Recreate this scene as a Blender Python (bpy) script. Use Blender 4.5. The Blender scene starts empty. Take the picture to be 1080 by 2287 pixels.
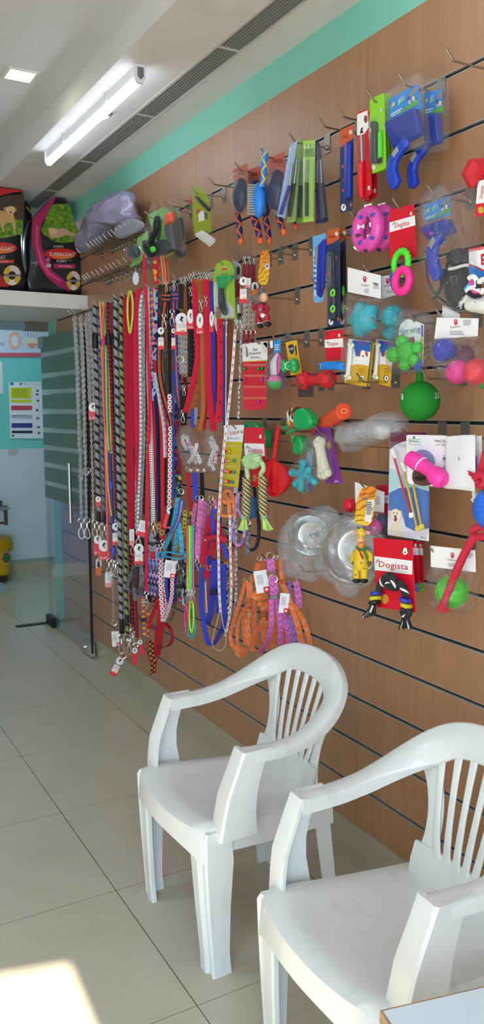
import bpy, bmesh, math, random
from mathutils import Vector, Matrix, noise
random.seed(7)
C = bpy.context.scene.collection
PI = math.pi

# ---------------------------------------------------------------- camera model (real camera, 1080x2287)
FPX = 1835.38; YAW = math.radians(29.236); PIT = math.radians(-7.119); ROLL = math.radians(-0.0844); HC = 1.5588
W = 1.681                                   # x of the slatwall face
fw = Vector((math.sin(YAW)*math.cos(PIT), math.cos(YAW)*math.cos(PIT), math.sin(PIT)))
r0 = Vector((math.cos(YAW), -math.sin(YAW), 0)); u0 = r0.cross(fw)
rt = math.cos(ROLL)*r0 + math.sin(ROLL)*u0; up = -math.sin(ROLL)*r0 + math.cos(ROLL)*u0
CAM = Vector((0, 0, HC))
def ray(px, py): return fw*FPX + rt*(px-540) - up*(py-1143.5)
def wp(px, py, d=0.0):                      # the point seen at px,py that lies d in front of the wall
    r = ray(px, py); return CAM + r*((W-d)/r.x)
def fp(px, py, z=0.0):
    r = ray(px, py); return CAM + r*((z-HC)/r.z)
def yp(px, py, Y):
    r = ray(px, py); return CAM + r*(Y/r.y)
cam = bpy.data.cameras.new('camera'); camo = bpy.data.objects.new('camera', cam); C.objects.link(camo)
cam.sensor_fit = 'VERTICAL'; cam.sensor_height = 24.0; cam.lens = 24.0*FPX/2287.0; cam.clip_start = 0.02; cam.clip_end = 100
m3 = Matrix((rt, up, -fw)).transposed(); camo.matrix_world = Matrix.Translation(CAM) @ m3.to_4x4()
bpy.context.scene.camera = camo

# ---------------------------------------------------------------- materials
def lin(c):
    if isinstance(c, str): c = [int(c[i:i+2], 16) for i in (0, 2, 4)]
    f = lambda v: v/12.92 if v <= 0.04045 else ((v+0.055)/1.055)**2.4
    return (f(c[0]/255), f(c[1]/255), f(c[2]/255), 1.0)
MATS = {}
class NT:
    def __init__(s, m): s.t = m.node_tree; s.m = m
    def n(s, ty, **kw):
        x = s.t.nodes.new(ty)
        for k, v in kw.items(): setattr(x, k, v)
        return x
    def put(s, sock, v):
        if isinstance(v, bpy.types.NodeSocket): s.t.links.new(v, sock)
        elif v is not None: sock.default_value = v
    def math(s, op, a, b=None, c=None):
        x = s.n('ShaderNodeMath', operation=op); s.put(x.inputs[0], a)
        if b is not None: s.put(x.inputs[1], b)
        if c is not None: s.put(x.inputs[2], c)
        return x.outputs[0]
    def mix(s, f, a, b):
        x = s.n('ShaderNodeMix', data_type='RGBA'); s.put(x.inputs[0], f); s.put(x.inputs[6], a); s.put(x.inputs[7], b); return x.outputs[2]
    def uv(s):
        t = s.n('ShaderNodeUVMap'); t.uv_map = 'UVMap'; x = s.n('ShaderNodeSeparateXYZ'); s.put(x.inputs[0], t.outputs[0]); return x.outputs[0], x.outputs[1], t.outputs[0]
    def pos(s):
        t = s.n('ShaderNodeTexCoord'); x = s.n('ShaderNodeSeparateXYZ'); s.put(x.inputs[0], t.outputs['Object']); return x.outputs[0], x.outputs[1], x.outputs[2], t.outputs['Object']
    def noise(s, scale, vec=None, detail=3, rough=.5, sv=None):
        x = s.n('ShaderNodeTexNoise'); x.inputs['Scale'].default_value = scale; x.inputs['Detail'].default_value = detail; x.inputs['Roughness'].default_value = rough
        if vec is not None:
            if sv:
                mp = s.n('ShaderNodeMapping'); mp.inputs['Scale'].default_value = sv; s.put(mp.inputs[0], vec); vec = mp.outputs[0]
            s.put(x.inputs['Vector'], vec)
        return x.outputs[0]
    def ramp(s, f, stops, const=False):
        x = s.n('ShaderNodeValToRGB'); s.put(x.inputs[0], f); e = x.color_ramp.elements
        if const: x.color_ramp.interpolation = 'CONSTANT'
        while len(e) < len(stops): e.new(1)
        for i, (p, c) in enumerate(stops): e[i].position = p; e[i].color = c
        return x.outputs[0]
    def bump(s, h, strength=.3, dist=.002):
        b = s.n('ShaderNodeBump'); b.inputs['Strength'].default_value = strength; b.inputs['Distance'].default_value = dist; s.put(b.inputs['Height'], h)
        s.put(s.bsdf.inputs['Normal'], b.outputs[0])
def mat(name, col='808080', rough=.5, metal=0., build=None, spec=.5, coat=0., emit=None, es=0., trans=0., ior=1.45, alpha=1.):
    if name in MATS: return MATS[name]
    m = bpy.data.materials.new(name); m.use_nodes = True; MATS[name] = m
    k = NT(m); b = m.node_tree.nodes['Principled BSDF']; k.bsdf = b
    b.inputs['Base Color'].default_value = lin(col); b.inputs['Roughness'].default_value = rough; b.inputs['Metallic'].default_value = metal
    b.inputs['Specular IOR Level'].default_value = spec; b.inputs['Coat Weight'].default_value = coat; b.inputs['IOR'].default_value = ior
    b.inputs['Transmission Weight'].default_value = trans; b.inputs['Alpha'].default_value = alpha
    if emit: b.inputs['Emission Color'].default_value = lin(emit); b.inputs['Emission Strength'].default_value = es
    if build:
        c = build(k)
        if c is not None: k.put(b.inputs['Base Color'], c)
    return m
def plain(col, rough=.5, metal=0., coat=0.): return mat('c_%s_%d_%d_%d' % (col, rough*100, metal*100, coat*100), col, rough, metal, coat=coat)
# patterns on straps: u across 0..1, v in metres along
def p_diag(c1, c2, P=.03, duty=.4, k=1.0):
    return mat('diag_%s_%s_%g_%g_%g' % (c1, c2, P, duty, k), rough=.75, build=lambda n: (lambda u, v, t: n.mix(n.math('LESS_THAN', n.math('FRACT', n.math('ADD', n.math('DIVIDE', v, P), n.math('MULTIPLY', u, k))), duty),
        n.mix(n.math('GREATER_THAN', n.math('FRACT', n.math('MULTIPLY', v, 260)), .35), lin('30343a'), lin(c1)), lin(c2)))(*n.uv()))
def p_chev(c1, c2, c3, P=.022, amp=1.1):
    def b(n):
        u, v, t = n.uv(); z = n.math('MULTIPLY', n.math('ABSOLUTE', n.math('SUBTRACT', n.math('FRACT', n.math('MULTIPLY', u, 1.5)), .5)), amp)
        f = n.math('FRACT', n.math('ADD', n.math('DIVIDE', v, P), z))
        return n.mix(n.math('LESS_THAN', f, .14), n.mix(n.math('GREATER_THAN', f, .8), lin(c1), lin(c3)), lin(c2))
    return mat('chev_%s_%s_%s_%g' % (c1, c2, c3, P), rough=.75, build=b)
def p_zig(c1, c2, c3, P=.03):
    def b(n):
        u, v, t = n.uv(); z = n.math('MULTIPLY', n.math('ABSOLUTE', n.math('SUBTRACT', n.math('FRACT', n.math('DIVIDE', v, P)), .5)), .55)
        f = n.math('SUBTRACT', u, z)
        return n.mix(n.math('LESS_THAN', f, .25), n.mix(n.math('LESS_THAN', f, .5), lin(c2), lin(c3)), lin(c1))
    return mat('zig_%s_%s_%s' % (c1, c2, c3), rough=.75, build=b)
def p_lines(c1, lines, name):
    def b(n):
        u, v, t = n.uv(); c = lin(c1)
        for a, e, cc in lines: c = n.mix(n.math('MULTIPLY', n.math('GREATER_THAN', u, a), n.math('LESS_THAN', u, e)), c, lin(cc))
        return c
    return mat('lines_' + name, rough=.7, build=b)
def p_dots(c1, c2, c3, P=.02, r=.3, r2=.0, nu=1.):
    def b(n):
        u, v, t = n.uv()
        a = n.math('SUBTRACT', n.math('FRACT', n.math('MULTIPLY', u, nu)), .5); e = n.math('SUBTRACT', n.math('FRACT', n.math('DIVIDE', v, P)), .5)
        d = n.math('SQRT', n.math('ADD', n.math('MULTIPLY', a, a), n.math('MULTIPLY', e, e)))
        return n.mix(n.math('LESS_THAN', d, r2), n.mix(n.math('LESS_THAN', d, r), lin(c1), lin(c2)), lin(c3))
    return mat('dots_%s_%s_%s_%g_%g' % (c1, c2, c3, P, nu), rough=.75, build=b)
def p_check(cs, P=.014, nu=2.):
    def b(n):
        u, v, t = n.uv(); cu = n.math('FLOOR', n.math('MULTIPLY', u, nu)); cv = n.math('FLOOR', n.math('DIVIDE', v, P))
        a = n.math('SUBTRACT', n.math('FRACT', n.math('MULTIPLY', u, nu)), .5); e = n.math('SUBTRACT', n.math('FRACT', n.math('DIVIDE', v, P)), .5)
        d = n.math('ABSOLUTE', n.math('MULTIPLY', a, e)); odd = n.math('MODULO', n.math('ABSOLUTE', n.math('ADD', cu, cv)), 2.)
        return n.mix(odd, lin(cs[0]), n.mix(n.math('LESS_THAN', d, .035), lin(cs[1]), lin(cs[2])))
    return mat('check_' + '_'.join(cs), rough=.75, build=b)
def p_vor(cols, su=2., sv=90.):
    def b(n):
        u, v, t = n.uv(); x = n.n('ShaderNodeTexVoronoi'); x.inputs['Scale'].default_value = 1
        mp = n.n('ShaderNodeMapping'); mp.inputs['Scale'].default_value = (su, sv, 1); n.put(mp.inputs[0], t); n.put(x.inputs['Vector'], mp.outputs[0])
        s = n.n('ShaderNodeSeparateColor'); n.put(s.inputs[0], x.outputs['Color'])
        return n.ramp(s.outputs[0], [(i/len(cols), lin(c)) for i, c in enumerate(cols)], True)
    return mat('vor_%s_%g_%g' % ('_'.join(cols), su, sv), rough=.75, build=b)
def p_zebra(c1, c2, c3, sc=3.):
    def b(n):
        u, v, t = n.uv(); nz = n.noise(sc, t, 1, .4)
        f = n.math('FRACT', n.math('ADD', n.math('MULTIPLY', nz, 2.0), n.math('ADD', n.math('MULTIPLY', v, 6.), n.math('MULTIPLY', u, -1.2))))
        base = n.mix(v, lin(c2), lin(c1)); return n.mix(n.math('LESS_THAN', f, .22), base, lin(c3))
    return mat('zebra_%s_%s_%s' % (c1, c2, c3), rough=.35, build=b)
def p_fabric(col, rough=.8):
    def b(n):
        u, v, t = n.uv(); n.bump(n.math('SINE', n.math('MULTIPLY', v, 2600)), .25, .001); return lin(col)
    return mat('fab_' + col, rough=rough, build=b)
def clear(name='clear_plastic', tint='f4f6f8', op=.16, rough=.12, gloss=.25, crinkle=0.):
    if name in MATS: return MATS[name]
    m = bpy.data.materials.new(name); m.use_nodes = True; MATS[name] = m; k = NT(m); t = m.node_tree
    for x in list(t.nodes): t.nodes.remove(x)
    o = k.n('ShaderNodeOutputMaterial'); tr = k.n('ShaderNodeBsdfTransparent'); df = k.n('ShaderNodeBsdfDiffuse'); gl = k.n('ShaderNodeBsdfGlossy')
    df.inputs[0].default_value = lin(tint); gl.inputs['Roughness'].default_value = rough
    lw = k.n('ShaderNodeLayerWeight'); lw.inputs[0].default_value = .5
    if crinkle:
        b = k.n('ShaderNodeBump'); b.inputs['Strength'].default_value = .9; b.inputs['Distance'].default_value = crinkle
        tc = k.n('ShaderNodeTexCoord'); nz = k.n('ShaderNodeTexNoise'); nz.inputs['Scale'].default_value = 28; nz.inputs['Detail'].default_value = 4; nz.inputs['Distortion'].default_value = 3.
        k.put(nz.inputs['Vector'], tc.outputs['Object']); k.put(b.inputs['Height'], nz.outputs[0])
        for s in (gl, lw, df): k.put(s.inputs['Normal'], b.outputs[0])
    a = k.n('ShaderNodeMixShader'); k.put(a.inputs[0], op); k.put(a.inputs[1], tr.outputs[0]); k.put(a.inputs[2], df.outputs[0])
    e = k.n('ShaderNodeMixShader'); k.put(e.inputs[0], k.math('MULTIPLY_ADD', k.math('POWER', lw.outputs['Facing'], 5.), min(.9, gloss*1.8), gloss*(.085 if crinkle else .06))); k.put(e.inputs[1], a.outputs[0]); k.put(e.inputs[2], gl.outputs[0])
    k.put(o.inputs[0], e.outputs[0]); return m
BLISTER = clear('clear_blister', 'f4f6f8', .028, .05, .45)
POLY = clear('crinkled_polybag', 'eef0f2', .018, .07, .55, .022)
FILM = clear('milky_film', 'dfe3e6', .20, .10, .6, .022)
CHROME = mat('chrome', 'd6d4cf', .22, 1.); STEEL = mat('brushed_steel', 'b9b6b0', .32, 1.); DULL = mat('dull_metal', '8d8a84', .42, 1.)
WHITE = plain('eceae6', .5); INK = plain('2a2628', .6); RED = plain('d0142c', .4); GREY = plain('8c8c8c', .6)

# ---------------------------------------------------------------- objects
def tag(o, label=None, cat=None, group=None, kind=None):
    for k, v in (('label', label), ('category', cat), ('group', group), ('kind', kind)):
        if v: o[k] = v
    return o
def thing(name, label, cat, loc=(0, 0, 0), group=None, rz=0):
    o = bpy.data.objects.new(name, None); o.empty_display_size = .05; C.objects.link(o); o.location = loc; o.rotation_euler = (0, 0, rz)
    return tag(o, label, cat, group)
def sm(me, ang=40):
    for p in me.polygons: p.use_smooth = True
    try: me.set_sharp_from_angle(angle=math.radians(ang))
    except Exception: pass
class MB:
    def __init__(s): s.b = bmesh.new(); s.uv = s.b.loops.layers.uv.new('UVMap'); s.cur = 0; s.ms = []
    def v(s, p): return s.b.verts.new(p)
    def f(s, vs, uvs=None, mi=0):
        try: f = s.b.faces.new(vs)
        except ValueError: return None
        f.material_index = mi
        if uvs:
            for l, t in zip(f.loops, uvs): l[s.uv].uv = t
        return f
    def box(s, lo, hi, mi=0, M=None):
        c = [Vector((x, y, z)) for z in (lo[2], hi[2]) for y in (lo[1], hi[1]) for x in (lo[0], hi[0])]
        if M: c = [M @ p for p in c]
        v = [s.v(p) for p in c]
        for q in ((0, 2, 3, 1), (4, 5, 7, 6), (0, 1, 5, 4), (2, 6, 7, 3), (0, 4, 6, 2), (1, 3, 7, 5)): s.f([v[i] for i in q], [(0, 0), (1, 0), (1, 1), (0, 1)], mi)
        return s
    def hexa(s, c, mi=0):                  # 8 corners, order as box
        v = [s.v(p) for p in c]
        for q in ((0, 2, 3, 1), (4, 5, 7, 6), (0, 1, 5, 4), (2, 6, 7, 3), (0, 4, 6, 2), (1, 3, 7, 5)): s.f([v[i] for i in q], [(0, 0), (1, 0), (1, 1), (0, 1)], mi)
        return s
    def rings(s, rs, close=True, caps=True, us=None, vs=None, mi=0):
        rs = [[Vector(p) for p in r] for r in rs]; R = [[s.v(p) for p in r] for r in rs]; n = len(rs[0])
        if vs is None:
            vs = [0.]
            for a, b in zip(rs, rs[1:]): vs.append(vs[-1] + sum((p-q).length for p, q in zip(a, b))/n)
        for i in range(len(R)-1):
            for j in range(n if close else n-1):
                k = (j+1) % n; ua = us[j] if us else j/n; ub = us[j+1] if us else (j+1)/n
                s.f([R[i][j], R[i][k], R[i+1][k], R[i+1][j]], [(ua, vs[i]), (ub, vs[i]), (ub, vs[i+1]), (ua, vs[i+1])], mi)
        if caps and close:
            s.f(R[0][::-1], [(.5, vs[0])]*n, mi); s.f(R[-1], [(.5, vs[-1])]*n, mi)
        return s
    def tube(s, pts, r, n=8, caps=True, mi=0, closed=False):
        pts = [Vector(p) for p in pts]; L = len(pts); rs = []; nrm = None
        for i, p in enumerate(pts):
            if closed: t = pts[(i+1) % L]-pts[i-1]
            else: t = pts[min(i+1, L-1)]-pts[max(i-1, 0)]
            t.normalize()
            if nrm is None:
                a = Vector((1, 0, 0)) if abs(t.x) < .8 else Vector((0, 0, 1)); nrm = t.cross(a).normalized()
            else: nrm = (nrm - t*nrm.dot(t)).normalized()
            bi = t.cross(nrm); rr = r[i] if isinstance(r, (list, tuple)) else r
            rs.append([p + (nrm*math.cos(2*PI*j/n)+bi*math.sin(2*PI*j/n))*rr for j in range(n)])
        if closed: rs.append(rs[0]); caps = False
        return s.rings(rs, caps=caps, mi=mi)
    def ribbon(s, pts, w, th=.0022, wd=(1, 0, 0), mi=0, closed=False):   # flat strap: w across along wd (one or per point), th thick
        pts = [Vector(p) for p in pts]; L = len(pts); rs = []
        for i, p in enumerate(pts):
            t = (pts[(i+1) % L]-pts[i-1]) if closed else pts[min(i+1, L-1)]-pts[max(i-1, 0)]
            if t.length < 1e-9: t = Vector((0, 0, -1))
            t.normalize(); q = wd[i] if isinstance(wd, list) else wd
            q = Vector(q); q = (q - t*q.dot(t)).normalized(); nn = t.cross(q); ww = (w[i] if isinstance(w, (list, tuple)) else w)/2; h = th/2
            rs.append([p-q*ww-nn*h, p+q*ww-nn*h, p+q*ww+nn*h, p-q*ww+nn*h])
        if closed: rs.append(rs[0])
        vs = [0.]
        for a, b in zip(rs, rs[1:]): vs.append(vs[-1] + ((a[0]+a[1])/2-(b[0]+b[1])/2).length)
        R = [[s.v(p) for p in r] for r in rs]
        for i in range(len(R)-1):
            for j, (ua, ub) in enumerate(((0, 1), (1, 1), (1, 0), (0, 0))):
                k = (j+1) % 4; s.f([R[i][j], R[i][k], R[i+1][k], R[i+1][j]], [(ua, vs[i]), (ub, vs[i]), (ub, vs[i+1]), (ua, vs[i+1])], mi)
        if not closed:
            s.f(R[0][::-1], None, mi); s.f(R[-1], None, mi)
        return s
    def torus(s, c, R, r, ax=(0, 1, 0), n=16, k=6, sx=1., mi=0, axis2=None):
        c = Vector(c); ax = Vector(ax).normalized(); a = Vector(axis2).normalized() if axis2 else (ax.cross(Vector((0, 0, 1))) if abs(ax.z) < .9 else ax.cross(Vector((1, 0, 0)))).normalized(); b = ax.cross(a)
        return s.tube([c + a*R*math.cos(2*PI*i/n) + b*R*sx*math.sin(2*PI*i/n) for i in range(n)], r, k, closed=True, mi=mi)
    def lathe(s, prof, c=(0, 0, 0), ax=(0, 0, 1), n=20, mi=0, sq=None):   # prof: (r, h)
        c = Vector(c); ax = Vector(ax).normalized(); a = (ax.cross(Vector((0, 1, 0))) if abs(ax.y) < .9 else ax.cross(Vector((1, 0, 0)))).normalized(); b = ax.cross(a)
        return s.rings([[c + ax*h + (a*math.cos(2*PI*j/n)*(sq or 1)+b*math.sin(2*PI*j/n))*max(r, 1e-4) for j in range(n)] for r, h in prof], mi=mi)
    def ball(s, c, r, n=16, k=10, sc=(1, 1, 1), M=None, mi=0, fn=None):
        c = Vector(c); rs = []
        for i in range(k+1):
            th = PI*i/k; ring = []
            for j in range(n):
                d = Vector((math.sin(th)*math.cos(2*PI*j/n), math.sin(th)*math.sin(2*PI*j/n), -math.cos(th))); rr = r*(fn(d) if fn else 1)
                p = Vector((d.x*sc[0], d.y*sc[1], d.z*sc[2]))*rr
                if M: p = M @ p
                ring.append(c+p)
            rs.append(ring)
        return s.rings(rs, mi=mi, vs=[i/k for i in range(k+1)])
    def pillow(s, P, th, r=None, nx=(1, 0, 0), dome=False, n=4, wob=0., seed=0., mi=0, back=True):
        # closed outline P of points, blown up to thickness th along nx; r = edge rounding; dome = domed like a cushion
        P = [Vector(p) for p in P]; nx = Vector(nx).normalized(); c = sum(P, Vector())/len(P); N = len(P); r = th/2 if r is None else min(r, th/2)
        lo = [min(p[i] for p in P) for i in range(3)]; hi = [max(p[i] for p in P) for i in range(3)]
        du = max(hi[1]-lo[1], 1e-5); dz = max(hi[2]-lo[2], 1e-5); half = []
        for i in range(n+1):
            if dome: a = PI/2*i/(n+1); half.append((math.cos(a), 0., th/2*math.sin(a)))
            else: a = PI/2*i/n; half.append((1., r*(1-math.cos(a)), th/2-r+r*math.sin(a)))
        def ring(h, sgn):
            out = []
            for p in P:
                d = p-c; l = d.length; q = c + d*h[0] - (d/l*min(h[1], l*.9) if l > 0 else d*0) + nx*sgn*h[2]
                if wob and h[2] > 0: q = q + Vector((noise.noise(q*22+Vector((seed, 0, 0))), noise.noise(q*22+Vector((0, seed+7, 0)))*.4, noise.noise(q*22+Vector((3, 0, seed)))*.4))*wob
                out.append(q)
            return out
        seqs = [ring(h, 1) for h in half[::-1]] + ([] if dome else [])
        if back: seqs += [ring(h, -1) for h in (half[1:] if dome else half)]
        R = [[s.v(p) for p in q] for q in seqs]
        U = lambda v: ((hi[1]-v.co.y)/du, (v.co.z-lo[2])/dz)
        for i in range(len(R)-1):
            for j in range(N):
                k = (j+1) % N; q = [R[i][j], R[i][k], R[i+1][k], R[i+1][j]]; s.f(q, [U(v) for v in q], mi)
        for q in (R[0][::-1], R[-1]):
            if q is R[-1] and not back: continue
            if dome or N > 12:
                cc = s.v(sum((v.co for v in q), Vector())/N)
                if dome: cc.co += nx*(th*.03 if q is not R[-1] else -th*.03)
                for j in range(N): t = [cc, q[j], q[(j+1) % N]]; s.f(t, [U(v) for v in t], mi)
            else: s.f(q, [U(v) for v in q], mi)
        return s
    def done(s, name, m, parent=None, smooth=True, ang=40, kind=None, label=None):
        bmesh.ops.recalc_face_normals(s.b, faces=s.b.faces[:])
        if parent is not None and parent.type == 'EMPTY' and not getattr(s, 'local', False): s.b.transform(Matrix.Translation(-Vector(parent.matrix_basis.translation)))
        elif parent is not None and not getattr(s, 'local', False):
            o = org(parent); s.b.transform(Matrix.Translation(-o))
        me = bpy.data.meshes.new(name); s.b.to_mesh(me); s.b.free()
        for x in (m if isinstance(m, list) else [m]): me.materials.append(x)
        if smooth: sm(me, ang)
        o = bpy.data.objects.new(name, me); C.objects.link(o)
        if parent is not None: o.parent = parent
        if kind: o['kind'] = kind
        if label: o['label'] = label
        return o
def org(o):
    p = Vector((0, 0, 0))
    while o is not None: p = p + o.matrix_basis.translation; o = o.parent
    return p
def struct(name, mb, m, **k): return mb.done(name, m, None, kind='structure', **k)
def dup(root, loc, label=None, group=None, rz=None):
    r = root.copy(); C.objects.link(r); r.location = loc
    if rz is not None: r.rotation_euler = (0, 0, rz)
    if label: r['label'] = label
    if group: r['group'] = group
    for ch in list(root.children):
        c = ch.copy(); C.objects.link(c); c.parent = r
        for g in ch.children: d = g.copy(); C.objects.link(d); d.parent = c
    return r
def cr(P, n=4, closed=True):               # smooth curve through points (pixels or world)
    out = []; L = len(P); dim = len(P[0])
    for i in range(L if closed else L-1):
        g = lambda k: P[k % L] if closed else P[max(0, min(L-1, k))]
        a, b, c, d = g(i-1), g(i), g(i+1), g(i+2)
        for j in range(n):
            t = j/n; out.append(tuple(.5*((2*b[q])+(-a[q]+c[q])*t+(2*a[q]-5*b[q]+4*c[q]-d[q])*t*t+(-a[q]+3*b[q]-3*c[q]+d[q])*t**3) for q in range(dim)))
    if not closed: out.append(tuple(P[-1]))
    return out
def dens(P, n=3): return [(a[0]+(c[0]-a[0])*i/n, a[1]+(c[1]-a[1])*i/n) for a, c in zip(P, P[1:]+P[:1]) for i in range(n)]
def rrect(x0, y0, x1, y1, r, sk=0.):       # rounded rectangle in pixels, sk = px the right side is shifted down
    o = []
    for cx, cy, a0 in ((x1-r, y0+r, -90), (x1-r, y1-r, 0), (x0+r, y1-r, 90), (x0+r, y0+r, 180)):
        for k in range(4):
            a = math.radians(a0+30*k); px = cx+r*math.cos(a); o.append((px, cy+r*math.sin(a)+sk*(px-x0)/(x1-x0)))
    return o
def ell(cx, cy, rx, ry, n=16): return [(cx+rx*math.cos(2*PI*i/n), cy+ry*math.sin(2*PI*i/n)) for i in range(n)]
def W3(P, d): return [wp(p[0], p[1], p[2] if len(p) > 2 else d) for p in P]
def card(name, P, d, m, parent, th=.0012, r=.0004, **k):         # flat piece parallel to the wall
    b = MB(); b.pillow(W3(P, d), th, r, n=1); return b.done(name, m, parent, smooth=False, **k)
def solid(name, P, d, th, m, parent, r=None, dome=False, wob=0., n=4, **k):
    b = MB(); b.pillow(W3(P, d), th, r, dome=dome, wob=wob, n=n, seed=P[0][0]); return b.done(name, m, parent, ang=55, **k)
def prt(name, P, d, m, parent, lv=1): return card(name, P, d+.0008*lv, m, parent, th=.0006, r=.0001)
_txt = {}
def text(s, x0, y0, x1, y1, h, d, m, parent, name='lettering', lv=2, vert=False):   # baseline pixel ends and pixel cap height, on the plane d
    if s not in _txt:
        cu = bpy.data.curves.new('t', 'FONT'); cu.body = s; cu.resolution_u = 2; o = bpy.data.objects.new('t', cu); C.objects.link(o)
        dg = bpy.context.evaluated_depsgraph_get(); me = bpy.data.meshes.new_from_object(o.evaluated_get(dg))
        _txt[s] = ([v.co.copy() for v in me.vertices], [list(p.vertices) for p in me.polygons]); bpy.data.objects.remove(o); bpy.data.curves.remove(cu); bpy.data.meshes.remove(me)
    vs, fs = _txt[s]; dd = d+.0008*lv+.0006
    A = wp(x0, y0, dd); B = wp(x1, y1, dd); ux = B-A
    if vert: U = wp(x0-h, y0, dd)-A
    else: U = Vector((0, 0, wp(x0, y0-h, dd).z-A.z))
    mx = max(v.x for v in vs); mn = min(v.x for v in vs); b = MB(); q = [b.v(A+ux*((v.x-mn)/(mx-mn))+U*(v.y/.73)) for v in vs]
    for f in fs: b.f([q[i] for i in f])
    return b.done(name, m, parent, smooth=False)
def lines(P0, P1, nrow, d, m, parent, name='small_print', fill=.5, lv=2):   # rows of illegible small print between two pixel corners
    b = MB(); (x0, y0), (x1, y1) = P0, P1; dd = d+.0008*lv+.0004; rnd = random.Random(int(x0*7+y0))
    for i in range(nrow):
        y = y0+(y1-y0)*(i+.25)/nrow; h = (y1-y0)/nrow*fill; e = x1-(x1-x0)*rnd.uniform(0, .25)
        b.f([b.v(wp(x0, y, dd)), b.v(wp(e, y, dd)), b.v(wp(e, y+h, dd)), b.v(wp(x0, y+h, dd))])
    return b.done(name, m, parent, smooth=False)
# ================================================================ ROOM SHELL
SLOT = [2.4762, 2.3167, 2.1550, 1.9955, 1.8362, 1.6797, 1.5199, 1.3562, 1.197, 1.0406, .8827, .7259, .5676, .4117, .2532]
SEAM = [-1.25, -.26, .965, 2.19, 3.415, 4.64, 5.59]
ZC, ZS, XS, ZB, YF, YB = 2.945, 2.84, 1.177, 2.712, 4.915, 7.9
def wood(n):
    x, y, z, p = n.pos()
    g = n.noise(1., p, 5, .6, (30, 34, 1.6)); big = n.noise(1.3, p, 2, .5, (1, 1.6, .5)); fine = n.noise(1., p, 3, .6, (120, 150, 5))
    f = n.math('MULTIPLY_ADD', g, .6, n.math('MULTIPLY_ADD', big, .3, n.math('MULTIPLY', fine, .16)))
    return n.ramp(f, [(.36, lin('9c6e48')), (.55, lin('a87750')), (.72, lin('b3855d'))])
WOOD = mat('beech_slatwall', rough=.42, build=wood, coat=1.)
MATS['beech_slatwall'].node_tree.nodes['Principled BSDF'].inputs['Coat Roughness'].default_value = .5
MATS['beech_slatwall'].node_tree.nodes['Principled BSDF'].inputs['Coat IOR'].default_value = 1.62
b = MB(); zs = [ZB] + [z for z in SLOT for _ in (0, 1)] + [.11]
zs = [ZB]
for z in SLOT: zs += [z+.007, z-.007]
zs += [.112]
for i in range(0, len(zs), 2):
    hi, lo = zs[i], zs[i+1]; segs = [(hi, lo)]
    if lo < 1.437 < hi: segs = [(hi, 1.4378), (1.4362, lo)]
    for h, l in segs:
        for y0, y1 in zip(SEAM, SEAM[1:]): b.box((W, y0+.0008, l), (W+.018, y1-.0008, h))
struct('wall_right', b, WOOD, smooth=False)
b = MB()
for z in SLOT:                                  # black channel with pale metal lips in every slot
    b.box((W+.010, -1.25, z-.007), (W+.0175, 5.59, z+.007), 0)
    b.box((W-.0006, -1.25, z-.0072), (W+.010, 5.59, z-.0046), 1); b.box((W-.0006, -1.25, z+.0052), (W+.010, 5.59, z+.007), 1)
struct('trim_1', b, [plain('1d1c1d', .6), mat('aluminium', 'c9c6c0', .38, .6)], smooth=False)
b = MB(); b.box((W+.019, -1.3, 0), (W+.1, 5.60, ZC)); struct('wall_behind', b, plain('40352c', .8), smooth=False)
def teal(n):
    x, y, z, p = n.pos(); return n.mix(n.noise(3., p, 4), lin('72bca4'), lin('8acdb8'))
TEAL = mat('teal_paint', rough=.6, build=teal)
b = MB(); b.box((W+.003, -1.3, ZB), (W+.018, 5.59, ZS)); struct('wall_upper', b, TEAL, smooth=False)
b = MB(); b.box((W-.002, 5.59, 0), (W+.1, 5.76, ZC)); b.box((W+.1, 5.60, 0), (2.9, 5.76, ZC)); struct('wall_return', b, TEAL, smooth=False)
def dirty(c, d, amt=.5):
    def f(n):
        x, y, z, p = n.pos(); return n.mix(n.math('MULTIPLY', n.ramp(n.noise(5., p, 6, .65), [(.55, (0, 0, 0, 1)), (.75, (1, 1, 1, 1))]), amt), lin(c), lin(d))
    return f
CEIL = mat('ceiling_paint', rough=.8, build=dirty('cbcbca', 'b0afab', .25)); SOFF = mat('soffit_paint', rough=.75, build=dirty('d8d4d2', 'aaa59e', .3))
b = MB(); b.box((-2.6, -1.45, ZC), (W+.1, 5.9, ZC+.1)); b.box((-2.6, 5.9, ZC), (2.9, YB+.1, ZC+.1)); b.box((W+.1, 5.6, ZC), (2.9, 5.9, ZC+.1)); struct('ceiling', b, CEIL, smooth=False)
GX0, GX1 = 1.444, 1.532
b = MB(); b.box((XS, -1.3, ZS), (GX0, 5.9, ZC)); b.box((GX1, -1.3, ZS), (W+.1, 5.9, ZC)); b.box((GX0, -1.3, ZS+.045), (GX1, 5.9, ZC)); b.box((GX0, 5.42, ZS), (GX1, 5.9, ZS+.045))
struct('ceiling_soffit', b, SOFF, smooth=False)
t = thing('air_grille', 'long narrow slatted air vent running along the white ceiling soffit', 'air vent', (1.488, 2, ZS))
b = MB()
for i in range(7): x = GX0+.007+(GX1-GX0-.014)*i/6; b.box((x-.0022, -1.2, ZS-.001), (x+.0022, 5.41, ZS+.012))
b.done('louvre', mat('louvre_grey', '8f8d8a', .5), t, smooth=False)
b = MB(); b.box((GX0, -1.2, ZS+.03), (GX1, 5.41, ZS+.032)); b.done('dark_back', plain('2c2c2d', .9), t, smooth=False)
b = MB()
for y in (1.2, 2.0, 2.75, 3.52, 4.3, 4.95): b.box((GX0, y-.006, ZS-.0015), (GX1, y+.006, ZS+.004))
b.box((GX0-.012, -1.2, ZS-.003), (GX0, 5.41, ZS)); b.box((GX1, -1.2, ZS-.003), (GX1+.008, 5.41, ZS)); b.done('frame', plain('c9c6c2', .5), t, smooth=False)
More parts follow.
